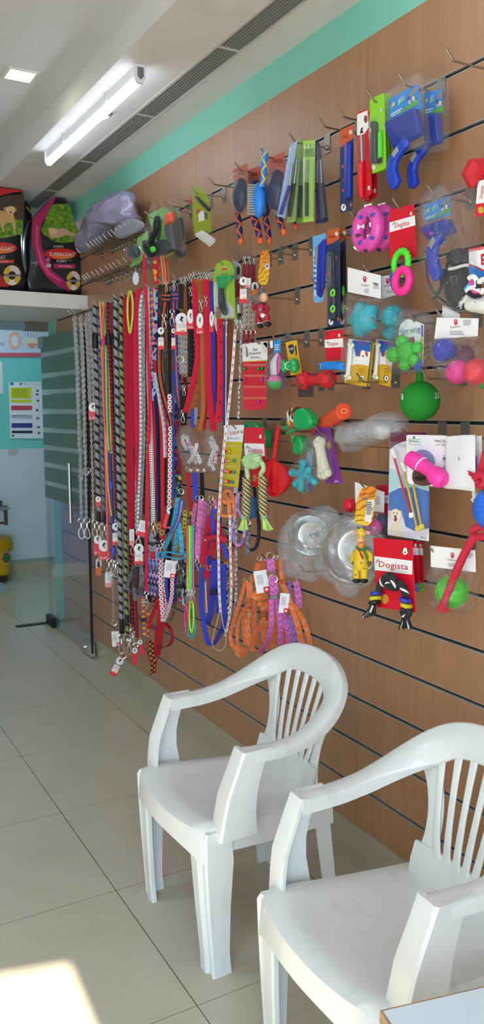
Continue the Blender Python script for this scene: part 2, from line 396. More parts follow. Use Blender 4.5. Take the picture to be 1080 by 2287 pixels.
# floor tiles 0.6 m
def tile(n):
    x, y, z, p = n.pos()
    def g(a, o): return n.math('LESS_THAN', n.math('ABSOLUTE', n.math('SUBTRACT', n.math('FRACT', n.math('ADD', n.math('DIVIDE', n.math('SUBTRACT', a, o), .6), 30.5)), .5)), .0022)
    j = n.math('MAXIMUM', g(x, .8657), n.math('MULTIPLY', g(y, 3.5926), .62))
    base = n.mix(n.noise(2.2, p, 7, .65), lin('b0a895'), lin('beb7a6')); base = n.mix(n.math('MULTIPLY', n.ramp(n.noise(1., p, 3, .5, (5, 40, 1)), [(.5, (0, 0, 0, 1)), (.8, (1, 1, 1, 1))]), .25), base, lin('999083'))
    n.put(n.bsdf.inputs['Roughness'], n.math('MULTIPLY_ADD', n.noise(6., p, 3), .14, .14))
    return n.mix(j, base, lin('4e463c'))
FLOOR = mat('vitrified_tile', rough=.2, build=tile, spec=.45)
b = MB(); b.box((-2.6, -1.9, -.1), (2.9, YB+.1, 0)); struct('floor', b, FLOOR, smooth=False)
def skirt(n):
    x, y, z, p = n.pos(); j = n.math('LESS_THAN', n.math('ABSOLUTE', n.math('SUBTRACT', n.math('FRACT', n.math('ADD', n.math('DIVIDE', n.math('SUBTRACT', y, 3.5926), .6), 30.5)), .5)), .002)
    return n.mix(j, n.mix(n.noise(4., p, 5), lin('a0957e'), lin('b0a58e')), lin('5a5043'))
b = MB(); b.box((W-.010, -1.25, 0), (W+.018, 5.59, .112)); struct('baseboard_right', b, mat('skirting_tile', rough=.25, build=skirt), smooth=False)
# walls out of the picture that close the shop
WALLW = plain('dcdad4', .8)
b = MB(); b.box((-2.7, -1.9, 0), (-2.6, YB+.1, ZC)); struct('wall_left', b, WALLW, smooth=False)
fx = Matrix.Translation((.478, -.865, 0)) @ Matrix.Rotation(math.radians(-14.7), 4, 'Z')    # unseen shopfront, set askew so its opening shapes the sun patch
b = MB(); b.box((0, -.1, -.1), (1.3, 0, ZC), M=fx); b.box((-3.6, -.1, 2.33), (0, 0, ZC), M=fx); b.box((-3.6, -.1, -.1), (-3.0, 0, 2.33), M=fx); struct('wall_front', b, WALLW, smooth=False)
b = MB(); b.box((-1.53, -.07, 0), (-1.47, -.03, 2.33), M=fx); struct('window_1', b, mat('aluminium_frame', 'b5b5b5', .4, .8), smooth=False)
b = MB(); b.box((-14, -16, -.14), (14, -1.0, -.12)); struct('pavement', b, plain('a9b8cc', .9), smooth=False)  # unseen ground outside, added and tinted to bounce daylight indoors
# shelf box over the glass door
SHW = mat('shelf_laminate', rough=.4, build=dirty('d9d7ce', 'bdb9a8', .4))
b = MB(); b.box((-.6, YF, 2.161), (W-.001, 5.9, 2.245)); struct('beam_over_door', b, SHW, smooth=False)
hz = yp(30, 737, 5.80).z
b = MB(); b.box((-.6, 5.77, hz), (yp(57, 730, 5.77).x, 5.83, 2.161)); struct('door_1', b, mat('header_glass', '7f98a3', .15, .2), smooth=False)
b = MB(); b.box((-.6, 5.785, 0), (.85, 5.797, hz)); struct('window_3', b, clear('pane_glass', 'dfeee8', .04, .01, .3), smooth=False)
# far room
def lower(n):
    x, y, z, p = n.pos(); return n.mix(n.noise(2., p, 5), lin('c6cbd2'), lin('d6dadd'))
FT = mat('far_teal', rough=.55, build=lambda n: n.mix(n.noise(2., n.pos()[3], 4), lin('66c2b8'), lin('7ccfc8')))
b = MB(); b.box((-2.6, YB, 0), (2.9, YB+.1, 1.187)); struct('wall_back', b, mat('far_white', rough=.35, build=lower), smooth=False)
b = MB(); b.box((-2.6, YB+.006, 1.187), (2.9, YB+.1, ZC)); struct('wall_back_upper', b, FT, smooth=False)
b = MB(); b.box((-2.6, YB-.012, 0), (2.9, YB, .09)); struct('baseboard_back', b, plain('b3a78e', .3), smooth=False)
b = MB(); b.box((-2.6, YB-.016, .09), (2.9, YB, .118)); struct('trim_2', b, plain('8fa593', .4), smooth=False)
b = MB(); b.box((2.8, 5.76, 0), (2.9, YB, ZC)); struct('wall_side', b, FT, smooth=False)

# ---------------------------------------------------------------- glass door standing open
DX = 1.632
t = thing('glass_door', 'frameless glass door standing open against the slatwall, with frosted bands', 'glass door', (DX, 5.80, 0))
GL = clear('door_glass', '5f8f86', .05, .01, .42)
b = MB(); b.box((DX, 4.868, .03), (DX+.010, 5.80, 2.05)); pane = b.done('pane', GL, t, smooth=False)
ys = [748, 792, 837, 873, 915, 955.5, 993, 1031, 1071, 1108]
zb = [wp(84+.030*(y-760), y, W-DX).z for y in ys]
FR = clear('frosted_film', '67827b', .74, .35, .18)
b = MB()
for i, (a, c) in enumerate(zip(zb, zb[1:])): b.box((DX-.0014, 4.875, c+.004), (DX-.0004, 5.795, a-.030))
b.done('frosted_film', FR, t, smooth=False); b = MB()
for z in zb[1:-1]: b.box((DX-.0016, 4.875, z-.026), (DX-.0004, 5.795, z+.002))
b.done('pale_band', clear('pale_band', 'b4c6c6', .45, .3, .15), t, smooth=False)
b = MB(); b.box((DX-.002, 4.856, .03), (DX+.012, 4.868, 2.05)); b.done('edge_seal', plain('141617', .4), t, smooth=False)
hz0, hz1 = wp(166, 1163, W-DX).z, wp(166, 1033, W-DX).z; hy = 5.06
b = MB(); b.tube([(DX-.05, hy, hz0), (DX-.05, hy, hz1)], .0125, 12); b.tube([(DX-.05, hy, hz0+.08), (DX+.0, hy, hz0+.08)], .007, 8); b.tube([(DX-.05, hy, hz1-.08), (DX+.0, hy, hz1-.08)], .007, 8)
b.done('handle', STEEL, t)
b = MB(); b.box((DX-.012, 4.86, .008), (DX+.022, 5.02, .085)); b.done('lock_patch', CHROME, t, smooth=False)
b = MB(); b.tube([(DX-.012, 4.96, .05), (DX-.022, 4.96, .05)], .014, 12); b.done('lock_cylinder', CHROME, t)
b = MB(); b.box((DX-.014, 5.68, .006), (DX+.024, 5.83, .075)); b.done('pivot_patch', plain('23241f', .4, .5), t, smooth=False)
b = MB(); b.box((DX-.014, 5.70, 1.985), (DX+.024, 5.82, 2.06)); b.done('pivot_patch', mat('satin_patch', '8f8d86', .4, .9), t, smooth=False)
b = MB(); b.box((yp(57, 730, 5.76).x, 5.755, hz-.002), (W-.004, 5.83, 2.16)); tag(b.done('door_closer_box', mat('brown_metal', '746b62', .45, .5), None, smooth=False), 'brown metal pivot housing under the shelf above the glass door', 'door fitting')
b = MB(); b.box((1.403, 5.82, .0), (1.885, 5.885, .004)); tag(b.done('floor_spring_plate', plain('2b2a28', .45, .6), None, smooth=False), 'black floor spring plate set in the floor at the foot of the door', 'floor plate')

# ---------------------------------------------------------------- lamps
TX = 1.26; ty0, ty1 = 3.03, 4.23
def tube_lamp(ty0, ty1, label):
    TUBE = mat('tube_glow', 'ffffff', .4, emit='e2eeff', es=7.5)
    t = thing('tube_light', label, 'light', (TX, (ty0+ty1)/2, ZS))
    b = MB(); b.box((TX-.013, ty0, ZS-.040), (TX+.013, ty1, ZS)); b.done('housing', plain('dfe0e0', .4), t)
    b = MB(); b.rings([[(TX+.018*math.cos(a), y, ZS-.050+.018*math.sin(a)) for a in [2*PI*i/16 for i in range(16)]] for y in (ty0+.008, ty1-.008)]); b.done('diffuser', TUBE, t)
    for y0, y1 in ((ty0-.008, ty0+.008), (ty1-.008, ty1+.008)):
        b = MB(); P = [(TX-.02, ZS-.001), (TX+.02, ZS-.001), (TX+.02, ZS-.05), (TX+.01, ZS-.068), (TX-.01, ZS-.068), (TX-.02, ZS-.05)]
        b.rings([[(x, y, z) for x, z in P] for y in (y0, y1)]); e = b.done('end_cap', plain('e2e2e2', .4), t)
        if y0 < ty0:
            b = MB(); P = [(TX-.012, ZS-.012), (TX+.012, ZS-.012), (TX+.012, ZS-.045), (TX, ZS-.056), (TX-.012, ZS-.045)]
            b.rings([[(x, y, z) for x, z in P] for y in (y0-.002, y0)]); b.done('end_plug', plain('6f7072', .5), e)
    for y in (ty0+.32, ty1-.3):
        b = MB(); b.box((TX-.019, y-.007, ZS-.034), (TX-.0135, y+.007, ZS-.0005)); b.done('bracket', plain('c9c9c9', .5), t)
    return t
tube_lamp(.85, 2.05, 'second lit white batten tube further along the soffit, out of the picture')  # added lamp out of view, lifts the top of the slatwall
t = tube_lamp(ty0, ty1, 'white LED batten tube lit on the ceiling soffit')
w0 = fp(218, 272, ZS-.05); w1 = fp(236, 264, ZS-.03); w2 = fp(243, 260, ZS-.03); w3 = fp(250, 254, ZS)
b = MB(); b.tube(cr([tuple(w0), tuple(w1), tuple(w2)], 3, False), .0035, 6); b.done('flex_lead', plain('e8e8e8', .5), t)
b = MB(); b.tube([w2, w3], .0045, 6); b.done('lead_plug', plain('77787a', .5), t)
q = [fp(10, 166, ZC), fp(22, 150, ZC), fp(79, 163, ZC), fp(68, 187, ZC)]; cx = sum(p.x for p in q)/4; cy = sum(p.y for p in q)/4; print('panel lamp', [tuple(round(v, 3) for v in p) for p in q])
t = thing('ceiling_downlight', 'small square lit downlight recessed in the upper ceiling', 'light', (cx, cy, ZC))
b = MB(); h = .062
for lo, hi in (((-h, -h), (h, -h+.01)), ((-h, h-.01), (h, h)), ((-h, -h+.01), (-h+.01, h-.01)), ((h-.01, -h+.01), (h, h-.01))): b.box((cx+lo[0], cy+lo[1], ZC-.006), (cx+hi[0], cy+hi[1], ZC))
b.done('frame', plain('d5d5c4', .5), t, smooth=False)
b = MB(); b.box((cx-h+.01, cy-h+.01, ZC-.004), (cx+h-.01, cy+h-.01, ZC-.001)); b.done('diffuser', mat('panel_glow', 'ffffff', .4, emit='fdffe4', es=14.), t, smooth=False)
def fill_panel(x, y, es, label, name='ceiling_panel_light'):
    t = thing(name, label, 'light', (x, y, ZC))
    b = MB(); b.box((x-.3, y-.15, ZC-.012), (x+.3, y+.15, ZC)); b.done('housing', plain('dddddd', .5), t, smooth=False)
    b = MB(); b.box((x-.28, y-.13, ZC-.016), (x+.28, y+.13, ZC-.012)); b.done('diffuser', mat('far_glow_%g' % es, 'ffffff', .4, emit='dcebff', es=es), t, smooth=False)
fill_panel(1.3, 6.9, 24., 'lit ceiling panel in the far clinic room')  # unseen lamp added to light the back room
fill_panel(-.9, 2.6, 26., 'lit ceiling panel over the shop aisle')  # unseen lamp added as extra fill for the shop
fill_panel(-.5, .5, 26., 'lit ceiling panel near the shopfront')  # another added fill lamp, also out of view

# ---------------------------------------------------------------- sun and sky
sun = bpy.data.lights.new('sun', 'SUN'); so = bpy.data.objects.new('sun', sun); C.objects.link(so); sun.energy = 14.; sun.color = (1., .88, .70); sun.angle = .012
el = math.atan(2.33/3.08); sd = Vector((.055, 1, -math.tan(el))).normalized(); so.rotation_euler = sd.to_track_quat('-Z', 'Y').to_euler(); so.location = (0, -6, 6)
wd = bpy.data.worlds.new('sky'); bpy.context.scene.world = wd; wd.use_nodes = True; bg = wd.node_tree.nodes['Background']; bg.inputs[0].default_value = (.64, .83, 1., 1); bg.inputs[1].default_value = 5.0
sc = bpy.context.scene; sc.view_settings.view_transform = 'Standard'; sc.view_settings.look = 'None'; sc.view_settings.gamma = 1.0; sc.view_settings.use_curve_mapping = False; sc.view_settings.exposure = 0.55

# ---------------------------------------------------------------- far room furnishing
def bcard(name, P, m, parent, lv=0, th=.004):
    Y = YB-.004-.003*lv; b = MB(); Q = [yp(x, y, Y) for x, y in P]
    b.rings([Q, [p+Vector((0, th, 0)) for p in Q]]); return b.done(name, m, parent, smooth=False)
def bbox(x0, y0, x1, y1): return [(x0, y0), (x1, y0+(x1-x0)*.0), (x1, y1), (x0, y1)]
def btext(s, x0, y0, x1, h, m, parent, lv=2, name='lettering'):
    o = text(s, x0, y0, x1, y0, h, 0, m, None, name); me = o.data; xs = [v.co.y for v in me.vertices]; zs_ = [v.co.z for v in me.vertices]
    Y = YB-.004-.003*lv-.001; A = yp(x0, y0, Y); Bx = yp(x1, y0, Y); H = A.z-yp(x0, y0+h, Y).z; mx, mn, z0, z1 = max(xs), min(xs), min(zs_), max(zs_)
    for v in me.vertices: v.co = Vector((A.x+(Bx.x-A.x)*(mx-v.co.y)/(mx-mn), Y, A.z+H*(v.co.z-z0)/(z1-z0))) - org(parent)
    o.parent = parent; return o
t = thing('wall_banner', 'pale blue banner with round illustrations high on the far teal wall', 'banner', yp(40, 795, YB-.004))
Z1 = 650
bcard('sheet', [(-260, 660), (128, 660), (128, 796), (-260, 796)], plain('c3d5e6', .5), t)
bcard('pink_band', [(-260, 788), (128, 788), (128, 797), (-260, 797)], plain('c25a6a', .5), t, 1)
for k, (rx, ry, c) in enumerate(((13.5, 20, 'e8a58e'), (10.5, 16, 'f3dcc8'), (9, 14, 'f09a80'), (7.6, 12, 'd7e4ef'))): bcard('ring_print', ell(33, 761, rx, ry), plain(c, .5), t, 1+k*.4)
bcard('disc_print', ell(72, 760, 15, 19), plain('e8d9c8', .5), t, 1); bcard('disc_band', [(60, 767), (85, 767), (80, 776), (72, 779), (64, 776)], plain('dd8e80', .5), t, 1.5)
bcard('disc_top', [(60, 756), (85, 756), (82, 745), (72, 741), (62, 745)], plain('dfe3ea', .5), t, 1.5); lines_b = [(63, 744), (69, 743), (75, 743), (81, 745)]
for x, y in lines_b: bcard('villus', [(x-1, y), (x+1, y), (x+1, y+11), (x-1, y+11)], plain('8a90a8', .5), t, 2)
bcard('pointer', [(46, 765), (60, 776), (60, 776.6), (46, 765.7)], plain('777b88', .5), t, 1.2); bcard('pointer', [(46, 755), (62, 745), (62, 745.7), (46, 755.7)], plain('777b88', .5), t, 1.2)
btext('N', 2, 773, 8, 9, plain('3c4450', .5), t); bcard('registered_dot', ell(9.8, 765.5, .9, 1.1, 8), plain('3c4450', .5), t, 2)
t = thing('wall_poster', 'white waste segregation chart with coloured bars on the far wall', 'poster', yp(60, 978, YB-.004))
bcard('sheet', [(20, 853), (118, 853), (118, 979), (23, 979)], plain('e3e6ec', .35), t)
for x0, y0, x1, y1, c in ((24, 866, 70, 890, 'cfd21c'), (24.5, 893, 71, 899, 'cfd21c'), (25, 906, 71.5, 916, 'd2405a'), (25.3, 926, 72, 934.5, 'b3b8c0'), (26, 945, 72.3, 955.5, '3a3c94'), (26.3, 962, 72.6, 967.5, '2e2e34')): bcard('colour_bar', bbox(x0, y0, x1, y1), plain(c, .4), t, 1)
b_ = 0
for y, h in ((869, 2), (873, 2), (877, 2), (881, 2), (885, 2), (908, 2), (928, 2), (947, 2), (951, 2)): bcard('small_print', bbox(28, y, 60, y+.8), plain('6b6b54', .5), t, 2)
btext('BIO MEDICAL WASTE', 53, 860.5, 119, 4.2, INK, t); btext('SEGREGATION GUIDE', 56, 864.6, 118, 2.3, INK, t)
bcard('round_seal', ell(26.5, 857, 4.5, 4), plain('3f8f94', .5), t, 1); bcard('hazard_mark', ell(46.5, 857.5, 3.6, 3.8, 3), INK, t, 1)
for x, y in ((84, 873), (83, 881), (85, 895), (83, 916), (84, 934), (86, 954), (87, 967), (29, 973)): bcard('pictogram', ell(x, y, 3.2, 2.6, 8), plain('54575e', .5), t, 1)
t = thing('pinned_notice', 'white paper notice on the teal wall at the left picture edge', 'paper', yp(2, 880, YB-.004))
bcard('sheet', [(-40, 806), (5, 808), (8, 879), (-40, 880)], plain('d5dade', .6), t)
b = MB(); c = yp(40, 1007, YB-.004); b.box((c.x-.09, YB-.012, c.z-.03), (c.x+.0, YB, c.z+.02)); tag(b.done('wall_clip', plain('b9b3a2', .6), None, smooth=False), 'small beige plate under the poster where teal meets white', 'wall plate')
# yellow bin
YE = plain('d9a514', .4); bc = Vector((1.655, 7.60, 0))
t = thing('pedal_bin', 'yellow clinical waste bin lined with a yellow bag', 'bin', bc)
b = MB(); b.rings([[bc+Vector((sx*w*math.cos(a), w*.9*math.sin(a), z)) for a in [2*PI*i/24 for i in range(24)] for sx in (1,)] for w, z in ((.118, .0), (.122, .02), (.145, .40))]); b.done('body', YE, t)
b = MB(); rs = []
for w, z in ((.148, .27), (.163, .29), (.168, .34), (.160, .385), (.150, .40), (.14, .398), (.13, .34)): rs.append([bc+Vector((w*math.cos(a)*(1+.05*noise.noise(Vector((math.cos(a)*3, math.sin(a)*3, z*9)))), w*.9*math.sin(a), z+.012*noise.noise(Vector((math.cos(a)*2, math.sin(a)*2, z*4))))) for a in [2*PI*i/40 for i in range(40)]])
b.rings(rs, caps=False); b.done('bag_liner', mat('bag_yellow', 'c8930f', .25), t, ang=80)
b = MB(); b.box((bc.x-.05, bc.y-.135, .005), (bc.x+.075, bc.y-.11, .06)); b.done('pedal', plain('33241c', .5), t)
for k, (r, c) in enumerate(((.055, 'e8e6da'), (.05, 'c23a3a'), (.036, '2d7d46'))):
    b = MB(); b.lathe([(0, 0), (r, 0), (r, .002), (0, .002)], (bc.x+.075, bc.y-.114-.0025*k, .22), Vector((.55, -1, .12)), 16); b.done('round_sticker', plain(c, .4), t)
# steel wall shelf, left edge
t = thing('steel_wall_table', 'stainless steel folding table edge above the yellow bin', 'table', (1.5, 7.6, .62))
b = MB(); a = yp(16, 1134, 7.45); e = yp(16, 1172, 7.45); b.box((1.2, 7.3, a.z), (a.x-.01, 7.86, a.z+.012)); b.done('top', STEEL, t)
b = MB(); b.box((a.x-.03, 7.44, e.z), (a.x, 7.465, a.z+.02)); b.box((1.2, 7.44, a.z-.02), (a.x, 7.465, a.z)); b.box((1.2, 7.44, e.z+.01), (a.x-.03, 7.46, e.z+.03)); b.done('bracket', mat('brown_steel', '6e5d55', .4, .8), t)
b = MB(); b.box((a.x-.12, 7.5, a.z+.012), (a.x-.03, 7.75, a.z+.06)); tag(b.done('dark_tray', plain('3d4a44', .5), None), 'dark green tray lying on the steel table at the far left', 'tray')
b = MB(); c = fp(0, 1318, .0); b.box((c.x-.12, c.y-.05, 0), (c.x+.035, c.y+.1, .05)); tag(b.done('scale_base', plain('8a97a6', .4), None), 'grey low box on the floor beside the yellow bin', 'box')
t = thing('blue_counter', 'blue fronted counter with white rails standing against the far wall', 'counter', (.8, 7.5, 0))
b = MB(); b.box((.2, 7.45, .12), (1.12, 7.86, .86)); b.done('front', plain('7fa6ea', .3), t); b = MB(); b.box((.18, 7.43, .86), (1.14, 7.87, .93)); b.done('worktop', plain('eef0f2', .3), t)
b = MB(); b.box((.18, 7.44, .0), (1.14, 7.87, .12)); b.done('plinth', plain('e8eaec', .3), t)
# ================================================================ CHAIRS (local: u = depth from front legs to back, v = across, z up)
def chair_dirt(n):
    x, y, z, p = n.pos(); nz = n.noise(7., p, 6, .7); st = n.noise(1., p, 4, .6, (30, 30, 3))
    f = n.math('MULTIPLY', n.ramp(n.math('MULTIPLY', nz, st), [(.27, (0, 0, 0, 1)), (.45, (1, 1, 1, 1))]), .35)
    return n.mix(f, lin('d3d4d0'), lin('aba39d'))
CH = mat('white_plastic', rough=.28, build=chair_dirt, coat=.15)
def V(u, v, z): return Vector((u, v, z))
def rsec(c, a, bvec, wa, wb, r=.006, n=3):       # rounded rectangle section
    a = Vector(a).normalized(); bvec = Vector(bvec).normalized(); out = []; r = min(r, wa/2*.95, wb/2*.95)
    for sa, sb, a0 in ((1, 1, 0), (-1, 1, 90), (-1, -1, 180), (1, -1, 270)):
        for k in range(n+1):
            t = math.radians(a0+90*k/n); out.append(c + a*(sa*(wa/2-r)+r*math.cos(t)) + bvec*(sb*(wb/2-r)+r*math.sin(t)))
    return out
def lerpk(keys, t):                              # piecewise smooth interpolation over rows (t, values...)
    for i in range(len(keys)-1):
        if t <= keys[i+1][0] or i == len(keys)-2:
            a, b = keys[i], keys[i+1]; s = (t-a[0])/(b[0]-a[0]); s = max(0, min(1, s)); return [x+(y-x)*s for x, y in zip(a[1:], b[1:])]
# the hoop: arms and rounded top of the back are one swept band; half path (v >= 0)
HOOP = [(.072, .262, .642), (.13, .268, .640), (.20, .272, .640), (.27, .272, .650), (.335, .264, .675), (.392, .242, .712), (.436, .205, .752), (.462, .150, .786), (.475, .080, .806), (.479, 0., .813)]
def hoop_path():
    h = cr(HOOP, 5, False); return [V(*p) for p in h] + [V(p[0], -p[1], p[2]) for p in h[-2::-1]]
def seatz(u, v):                                 # dished seat with rolled front edge
    s = max(0, min(1, (u+.03)/.44)); z = .438 - .030*s - .016*math.sin(PI*min(1, s*1.05))*(1-(v/.24)**2) + .012*(abs(v)/.23)**4
    return z
def make_chair(label):
    t = thing('plastic_armchair', label, 'chair', (0, 0, 0), 'white plastic armchairs')
    # seat shell with downturned apron
    b = MB(); nu, nv = 20, 18; rows = []
    for i in range(nu+1):
        s = i/nu; u = -.028 + .44*s; hw = .230 - .026*s - (.012*(1-s/.12)**2 if s < .12 else 0); row = []
        for j in range(nv+1):
            v = -hw + 2*hw*j/nv; z = seatz(u, v); uu = u - .030*(1-(v/hw)**2)*(1-s)**3
            if s < .10: z -= .018*((.10-s)/.10)**2
            e = abs(j/nv*2-1)
            if e > .93: z -= .010*((e-.93)/.07)**2
            row.append(V(uu, v, z))
        rows.append(row)
    th = .006; top = [[b.v(p) for p in r] for r in rows]; bot = [[b.v(p-V(0, 0, th)) for p in r] for r in rows]
    for i in range(nu):
        for j in range(nv):
            b.f([top[i][j], top[i][j+1], top[i+1][j+1], top[i+1][j]]); b.f([bot[i][j], bot[i+1][j], bot[i+1][j+1], bot[i][j+1]])
    rim = [(0, j) for j in range(nv)] + [(i, nv) for i in range(nu)] + [(nu, j) for j in range(nv, 0, -1)] + [(i, 0) for i in range(nu, 0, -1)]
    # apron skirt follows the rim, deeper at the front corners (over the legs)
    ap = []
    for i, j in rim:
        p = top[i][j].co; s = i/nu; d = .076 - .006*s
        if i == 0: d = .056 + .034*abs(j/nv*2-1)**3
        o = V(-.006 if i == 0 else 0, math.copysign(.006, p.y) if j in (0, nv) else 0, -d); ap.append(b.v(p+o))
    N = len(rim)
    for k in range(N):
        (i, j), (i2, j2) = rim[k], rim[(k+1) % N]; b.f([top[i][j], ap[k], ap[(k+1) % N], top[i2][j2]])
    b.local = True; b.done('seat', CH, t, ang=50)
    # hoop band: upper face on the arms turns into the front face of the rounded back
    P = hoop_path(); b = MB(); b.local = True; secs = []; L = len(P)
    for i, p in enumerate(P):
        tg = (P[min(i+1, L-1)]-P[max(i-1, 0)]).normalized(); m = 1-abs(2*i/(L-1)-1)
        k = max(0, min(1, (m-.34)/.42)); k = k*k*(3-2*k); sg = 1 if p.y > 0 else -1
        inward = V(0, -sg, 0) if abs(p.y) > .01 else V(0, 0, -1)
        cen = V(.40, 0, .60); wv = inward*(1-k) + (cen-p).normalized()*k
        wv = (wv - tg*wv.dot(tg)).normalized(); F = -(tg.cross(wv)).normalized()
        w = .054 + .034*k + .010*math.sin(PI*max(0, min(1, (m-.3)/.5))); li, lo_ = .036*(1-k)+.010*k, .030*(1-k)+.026*k; e = .007; t_ = .006; dome = .004+.006*k
        o = [(0, -lo_), (-.001, -e), (.002, -.002), (e, 0)] + [(e+(w-2*e)*q/6, dome*math.sin(PI*q/6)) for q in range(1, 6)] + [(w-e, 0), (w-.002, -.002), (w, -e), (w, -li)]
        inn = [(w-t_, -li), (w-t_, -e-t_), (w*.5, -t_+dome*.6), (t_, -e-t_), (t_, -lo_)]
        secs.append([p + wv*x + F*y for x, y in o+inn])
    b.rings(secs); b.done('back_hoop', CH, t, ang=50)
    # back slats fanning up from the lower panel into the hoop
    def backp(v, z):
        s = max(0, (z-.44)/.33); return V(.385+.082*s**1.2 - .55*v*v*(1.0), v, z)
    inner = lambda v: .735 - 1.45*v*v - 8*v**4
    for q in range(-3, 4):
        b = MB(); b.local = True; vb, vt = q*.0300, q*.0470; ss = []
        zt = inner(abs(vt))+.012
        for i in range(11):
            s = i/10; z = .478 + (zt-.478)*s; v = vb + (vt-vb)*(s**.8); wd = .019 + .005*abs(2*s-1)**2
            p = backp(v, z); nn = V(1, v*.9, -.15).normalized(); ss.append(rsec(p, V(-v, 1, 0), nn, wd, .007, .003, 2))
        b.rings(ss); b.done('back_slat', CH, t, ang=50)
    for sg in (1, -1):                           # broad curved outer stiles
        b = MB(); b.local = True; ss = []; K = [(.0, .150, .430), (.25, .128, .50), (.5, .130, .57), (.75, .152, .635), (1., .196, .700)]; K = [(i/20,)+tuple(q) for i, q in enumerate(cr([k[1:] for k in K], 5, False))]
        for s, v, z in K:
            p = backp(v, z); p.x += .01; w = .050 - .008*math.sin(PI*s) + .014*s; nn = V(1, v*1.2, -.15).normalized(); ss.append(rsec(V(p.x, sg*p.y, p.z), V(-v*.9, sg*1, 0), V(nn.x, sg*nn.y, nn.z), w, .009, .004, 2))
        b.rings(ss); b.done('back_stile', CH, t, ang=50)
    # lower back panel joining seat and slats
    b = MB(); b.local = True; ss = []
    for i in range(13):
        v = -.165 + .33*i/12; a = V(.372-.5*v*v, v, .405); c = backp(v, .490); m_ = (a+c)/2+V(-.004, 0, 0); d = V(.007, 0, 0)
        ss.append([a, m_, c, c+d, m_+d, a+d])
    b.rings(ss); b.done('back_panel', CH, t, ang=50)
    for sg in (1, -1):
        # front arm support: drops from the arm, kinks and runs into the front leg (one angle-section post)
        fk = [(.645, .076, .262, .052), (.60, .058, .262, .053), (.545, .036, .262, .056), (.518, .026, .262, .057), (.47, .018, .258, .056), (.40, .010, .250, .056)]
        b = MB(); b.local = True; ss = []; rear = {.645: .150, .60: .138, .545: .122, .518: .117, .47: .115, .40: .125}
        for z, u, v, w in fk:
            u1 = rear[z] + (.015 if z > .63 else 0); vi = v-w; o = v+.006
            # front flange (across) + side web (back)
            ss.append([V(u, sg*vi, z), V(u-.002, sg*(vi+.006), z), V(u-.002, sg*(o-.006), z), V(u+.004, sg*o, z), V(u1, sg*(o-.002), z), V(u1, sg*(o-.010), z), V(u+.020, sg*(o-.012), z), V(u+.012, sg*(o-.02), z), V(u+.010, sg*vi, z)])
        b.rings(ss); b.done('arm_support', CH, t, ang=35)
        # front leg, tapering angle section with a raised ridge
        b = MB(); b.local = True; ss = []
        for z, u, v, w, dp in ((.425, -.027, .239, .090, .070), (.412, -.033, .243, .098, .085), (.33, -.031, .241, .086, .090), (.20, -.024, .240, .076, .074), (.06, -.014, .240, .068, .060), (.0, -.010, .240, .070, .062)):
            o = v; i = v-w
            ss.append([V(u, sg*i, z), V(u-.004, sg*(i+.006), z), V(u-.004, sg*(i+w*.50), z), V(u+.008, sg*(i+w*.58), z), V(u+.008, sg*(i+w*.80), z), V(u+.002, sg*(o-.006), z), V(u+.008, sg*o, z), V(u+dp, sg*(o-.004), z), V(u+dp, sg*(o-.012), z), V(u+.026, sg*(o-.014), z), V(u+.022, sg*(i+w*.5), z), V(u+.012, sg*i, z)])
        b.rings(ss); b.done('leg', CH, t, ang=30)
        # rear leg
        b = MB(); b.local = True; ss = []
        for z, u, v, w, dp in ((.40, .350, .200, .075, .05), (.30, .362, .205, .066, .046), (.10, .388, .213, .054, .040), (.0, .400, .217, .052, .040)):
            o = v; i = v-w; ss.append([V(u, sg*o, z), V(u+dp, sg*o, z), V(u+dp, sg*i, z), V(u+dp-.010, sg*i, z), V(u+dp-.012, sg*(o-.011), z), V(u, sg*(o-.010), z)])
        b.rings(ss); b.done('leg', CH, t, ang=30)
        # side web under the arm from seat to rear leg
    return t
c1 = make_chair('white plastic armchair with slatted back standing by the wall behind the nearer chair')
c1.location = (.955, 2.098, 0); c1.rotation_euler = (0, 0, math.radians(0.))
c2 = dup(c1, (.938, 1.328, 0), 'white plastic armchair nearest the table corner, cut by the picture edge', rz=math.radians(-2.0))
# table corner in the foreground
TZ = .60; p = fp(848, 2255, TZ); q = fp(1080, 2201, TZ); e = (q-p).normalized(); n_ = Vector((e.y, -e.x, 0))
t = thing('low_table', 'white topped table with worn brown edge at the lower right corner', 'table', (p.x, p.y, 0))
def tb(z0, z1, ins, ln=.75, wd=.45):
    c = [p+e*ins+n_*ins, p+e*(ln-ins)+n_*ins, p+e*ins+n_*(wd-ins), p+e*(ln-ins)+n_*(wd-ins)]
    return [Vector((k.x, k.y, z)) for z in (z0, z1) for k in c]
b = MB(); b.hexa(tb(TZ-.022, TZ-.0012, .0)); b.done('edge_band', mat('worn_edge', rough=.5, build=lambda n: n.mix(n.ramp(n.noise(30., n.pos()[3], 4), [(.4, (0, 0, 0, 1)), (.6, (1, 1, 1, 1))]), lin('8d7a70'), lin('a9854f'))), t, smooth=False)
b = MB(); b.hexa(tb(TZ-.0012, TZ, .004)); b.done('top', plain('d3dde2', .3), t, smooth=False)
for i in (0, 1):
    for j in (0, 1):
        c = p+e*(.04+.67*i)+n_*(.04+.37*j); b = MB(); b.box((c.x-.02, c.y-.02, 0), (c.x+.02, c.y+.02, TZ-.022)); b.done('leg', plain('8a6a48', .5), t, smooth=False)
